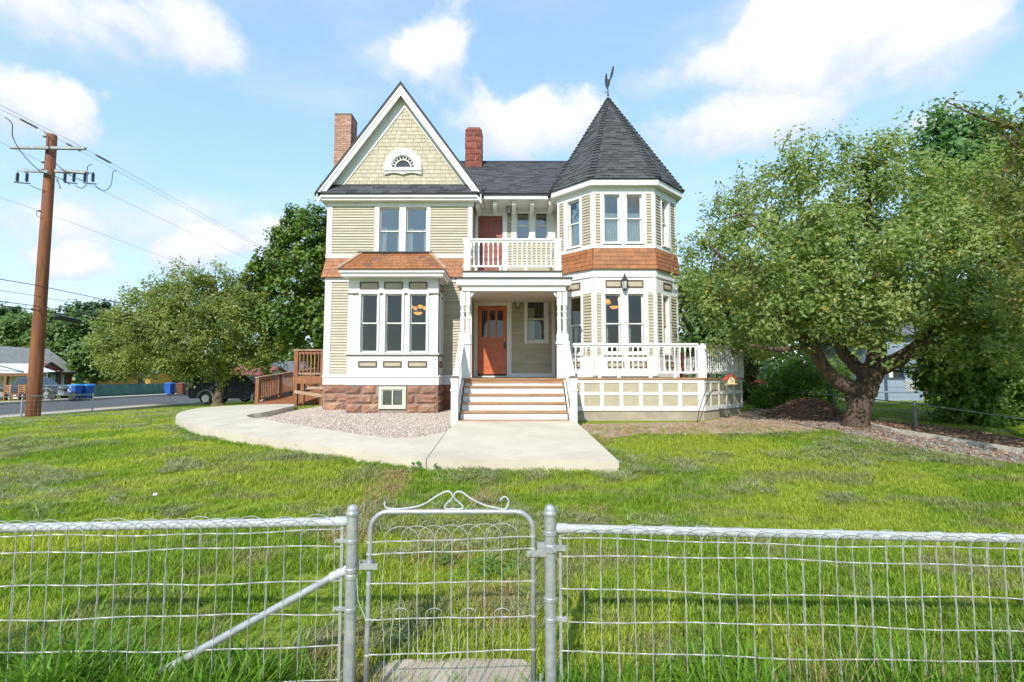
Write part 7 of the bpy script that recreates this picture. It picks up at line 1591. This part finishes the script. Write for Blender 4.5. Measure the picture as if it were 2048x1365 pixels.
# outbuildings behind the pickup
def hut(label, x0, x1, y0, y1, ez2, rz2, wallm, roofm, door=True):
    z0 = g1((x0 + x1) / 2, y0) - .1; t = thing('outbuilding', label, 'building', ((x0 + x1) / 2, y0, z0), 'outbuildings'); ym = (y0 + y1) / 2
    MB().add([(x0, y0, z0), (x1, y0, z0), (x1, y1, z0), (x0, y1, z0), (x0, y0, ez2), (x1, y0, ez2), (x1, y1, ez2), (x0, y1, ez2), (x0, ym, rz2 - .05), (x1, ym, rz2 - .05)], [(0, 1, 5, 4), (2, 3, 7, 6), (1, 2, 6, 9, 5), (3, 0, 4, 8, 7)]).build('wall', wallm, t)
    for s, yy in ((-1, y0 - .35), (1, y1 + .35)): MB().prism([(x0 - .3, yy, ez2 - .1), (x0 - .3, ym, rz2), (x0 - .3, ym, rz2 + .1), (x0 - .3, yy, ez2 + .0)], (x1 - x0 + .6, 0, 0)).build('roof', roofm, t)
    if door: xm = x0 + (x1 - x0) * .3; MB().box(xm - .45, xm + .45, y0 - .04, y0 - .002, z0, z0 + 2.).build('door', OFFW, t)
    MB().box(x1 - 1.5, x1 - .6, y0 - .03, y0 - .002, z0 + 1., z0 + 1.7).build('window', CARGLASSD, t)
    return t
REDR = pm('red_metal_roof', (.30, .05, .05), (.25, .045, .045), 4, .5); GREYR = pm('dark_grey_roof', (.13, .14, .15), (.10, .11, .12), 4, .7); TANW = pm('tan_render', (.45, .36, .30), (.40, .32, .27), 3, .8)
hut('low tan building with red metal roof behind the parked vehicles', W(455, 750, 40.).x, W(530, 750, 40.).x, 40, 44, .25, .8, TANW, REDR)
hut('mauve grey gabled building with dark roof left of the cedar landing', W(528, 750, 47.).x, W(592, 750, 47.).x, 47, 52, .4, 1.5, pm('mauve_render', (.36, .29, .28), (.32, .26, .25), 3, .8), GREYR)
YELL = pm('ochre_boards', (.52, .27, .06), (.45, .23, .05), 5, .7)
hut('ochre shed low behind the green screen fence', W(190, 770, 62.).x, W(300, 770, 62.).x, 62, 66, .2, .9, YELL, GREYR, False)
# ================================================================== BLUE GREY SHED ON THE RIGHT
SHW = pm('blue_grey_boards', (.24, .29, .36), (.21, .26, .33), 3, .6, var=.06); SHT = pm('navy_trim', (.05, .07, .11), (.04, .06, .09), 5, .6)
sy = 20.; sx0, sx1 = W(1748, 770, sy).x, W(1843, 770, sy).x; sz = g1(15, sy)
sh_ = thing('garden_shed', 'blue grey boarded shed with white window and lattice behind the apple tree', 'shed', ((sx0 + sx1) / 2, sy, sz))
sf = Frame((sx0, sy), (sx1, sy)); ww = sf.rect(1776, 740, 1806, 757)
MB().box(sx0, sx1, sy + .16, sy + 4., sz - .1, 1.7).build('wall', SHW, sh_); wall_open(MB(), sf, 0, sf.len, sz - .1, 1.7, [ww], -.15, 0).build('wall', SHW, sh_)
z = sz
while z < 1.6:
    for a, b in ((0, ww[0]), (ww[1], sf.len)) if z + .2 > ww[2] and z < ww[3] else ((0, sf.len),): MB().fb(sf, a, b, z + .006, z + .194, .0, .014).build('board', SHW, sh_)
    z += .2
mb = ring(MB(), sf, ww[0] - .05, ww[1] + .05, ww[2] - .05, ww[3] + .05, .06, -.05, .03); w_o = mb.build('window', SHT, sh_); MB().fb(sf, ww[0], ww[1], ww[2], ww[3], -.1, -.09).build('pane', CARGLASSD, w_o); m2 = (ww[0] + ww[1]) / 2; MB().fb(sf, ww[0] + .03, m2 - .05, ww[2] + .03, ww[3] - .03, -.08, -.06).build('window_blind', OFFW, w_o)
for a in (sf.at(1771, 770)[0], sf.len - .05): MB().fb(sf, a - .06, a + .06, sz, 1.7, .015, .035).build('corner_board', SHT if a < 1 else SHW, sh_)
zb3 = sf.at(1800, 784)[1]; MB().fb(sf, 0, sf.len, zb3 - .03, zb3 + .03, .015, .04).build('belt_board', SHW, sh_)
l0, l1, lz0, lz1 = sf.rect(1808, 760, 1832, 783); mb = MB()
for k in range(-5, 7):
    for s in (1, -1):
        pts = []; 
        for f in np.linspace(0, 1, 9):
            zz = lz0 + (lz1 - lz0) * f; xx = l0 + .1 * k + s * (zz - lz0) * (1 if s > 0 else 1) + (.0 if s > 0 else .5)
            if l0 <= xx <= l1: pts.append(sf.p(xx, zz, .03 + .012 * (s > 0)))
        if len(pts) > 1: mb.beam(pts[0], pts[-1], .025, .012)
mb.build('lattice', OFFW, sh_)
MB().hexa([(sx0 - .3, sy - .3, 1.65), (sx1 + .3, sy - .3, 1.65), (sx1 + .3, sy + 4.3, 1.65), (sx0 - .3, sy + 4.3, 1.65), (sx0 - .3, sy - .3, 1.75), (sx1 + .3, sy - .3, 1.75), (sx1 + .3, sy + 2, 2.9), (sx0 - .3, sy + 2, 2.9)]).build('roof', GREYR, sh_)
# small things in the neighbouring garden
p = W(1510, 766, 19.); b_ = MB(); z0 = p.z
cn = thing('kayak', 'orange red kayak resting on a rack behind the deck end', 'kayak', (p.x, 19., g1(p.x, 19.)))
MB().lathe((p.x, 19., p.z), [(.01, -.5), (.10, -.3), (.14, 0), (.10, .3), (.01, .5)], 10, 'x').build('hull', pm('orange_plastic', (.55, .10, .02), (.48, .08, .02), 5, .4), cn)
for s in (-.3, .3): MB().box(p.x + s - .03, p.x + s + .03, 18.97, 19.03, g1(p.x, 19) - .05, p.z - .05).build('rack_leg', TIMBER, cn)
p = pick(1745, 838); solo(MB().hexa([(p.x - .12, p.y + .3, g1(p.x, p.y)), (p.x + .1, p.y + .3, g1(p.x, p.y)), (p.x + .1, p.y + .6, g1(p.x, p.y)), (p.x - .12, p.y + .6, g1(p.x, p.y)), (p.x - .08, p.y + .32, g1(p.x, p.y) + .38), (p.x + .1, p.y + .32, g1(p.x, p.y) + .38), (p.x + .1, p.y + .58, g1(p.x, p.y) + .38), (p.x - .08, p.y + .58, g1(p.x, p.y) + .38)]), 'plastic_jug', OFFW, 'white plastic jug on the grass right of the apple trunk', 'jug')
# red things on the deck behind the rail
dt = thing('patio_table', 'dark red folding table standing on the deck right of the tower', 'table', (5.3, 14.9, -.012)); RT = pm('dark_red_wood', (.22, .05, .03), (.17, .04, .025), 6, .5)
MB().box(4.95, 5.75, 14.6, 15.2, .66, .70).build('table_top', RT, dt)
for a in (5.0, 5.7):
    for b in (14.65, 15.15): MB().box(a - .03, a + .03, b - .03, b + .03, -.01, .66).build('leg', RT, dt)
bx_ = solo(MB().box(4.85, 5.35, 15.6, 16.1, -.012, .55).box(4.83, 5.37, 15.58, 16.12, .551, .62), 'storage_box', BLACKM, 'black storage box on the deck behind the red table', 'box')
# litter on the lawn
p = pick(310, 999); solo(MB().hexa([(p.x - .02, p.y - .02, p.z + .05), (p.x + .03, p.y - .015, p.z + .055), (p.x + .025, p.y + .02, p.z + .06), (p.x - .02, p.y + .025, p.z + .05), (p.x - .015, p.y - .015, p.z + .075), (p.x + .02, p.y - .01, p.z + .07), (p.x + .02, p.y + .015, p.z + .08), (p.x - .01, p.y + .02, p.z + .07)]), 'paper_scrap', OFFW, 'tiny white scrap lying on the lawn left of the gate', 'litter')
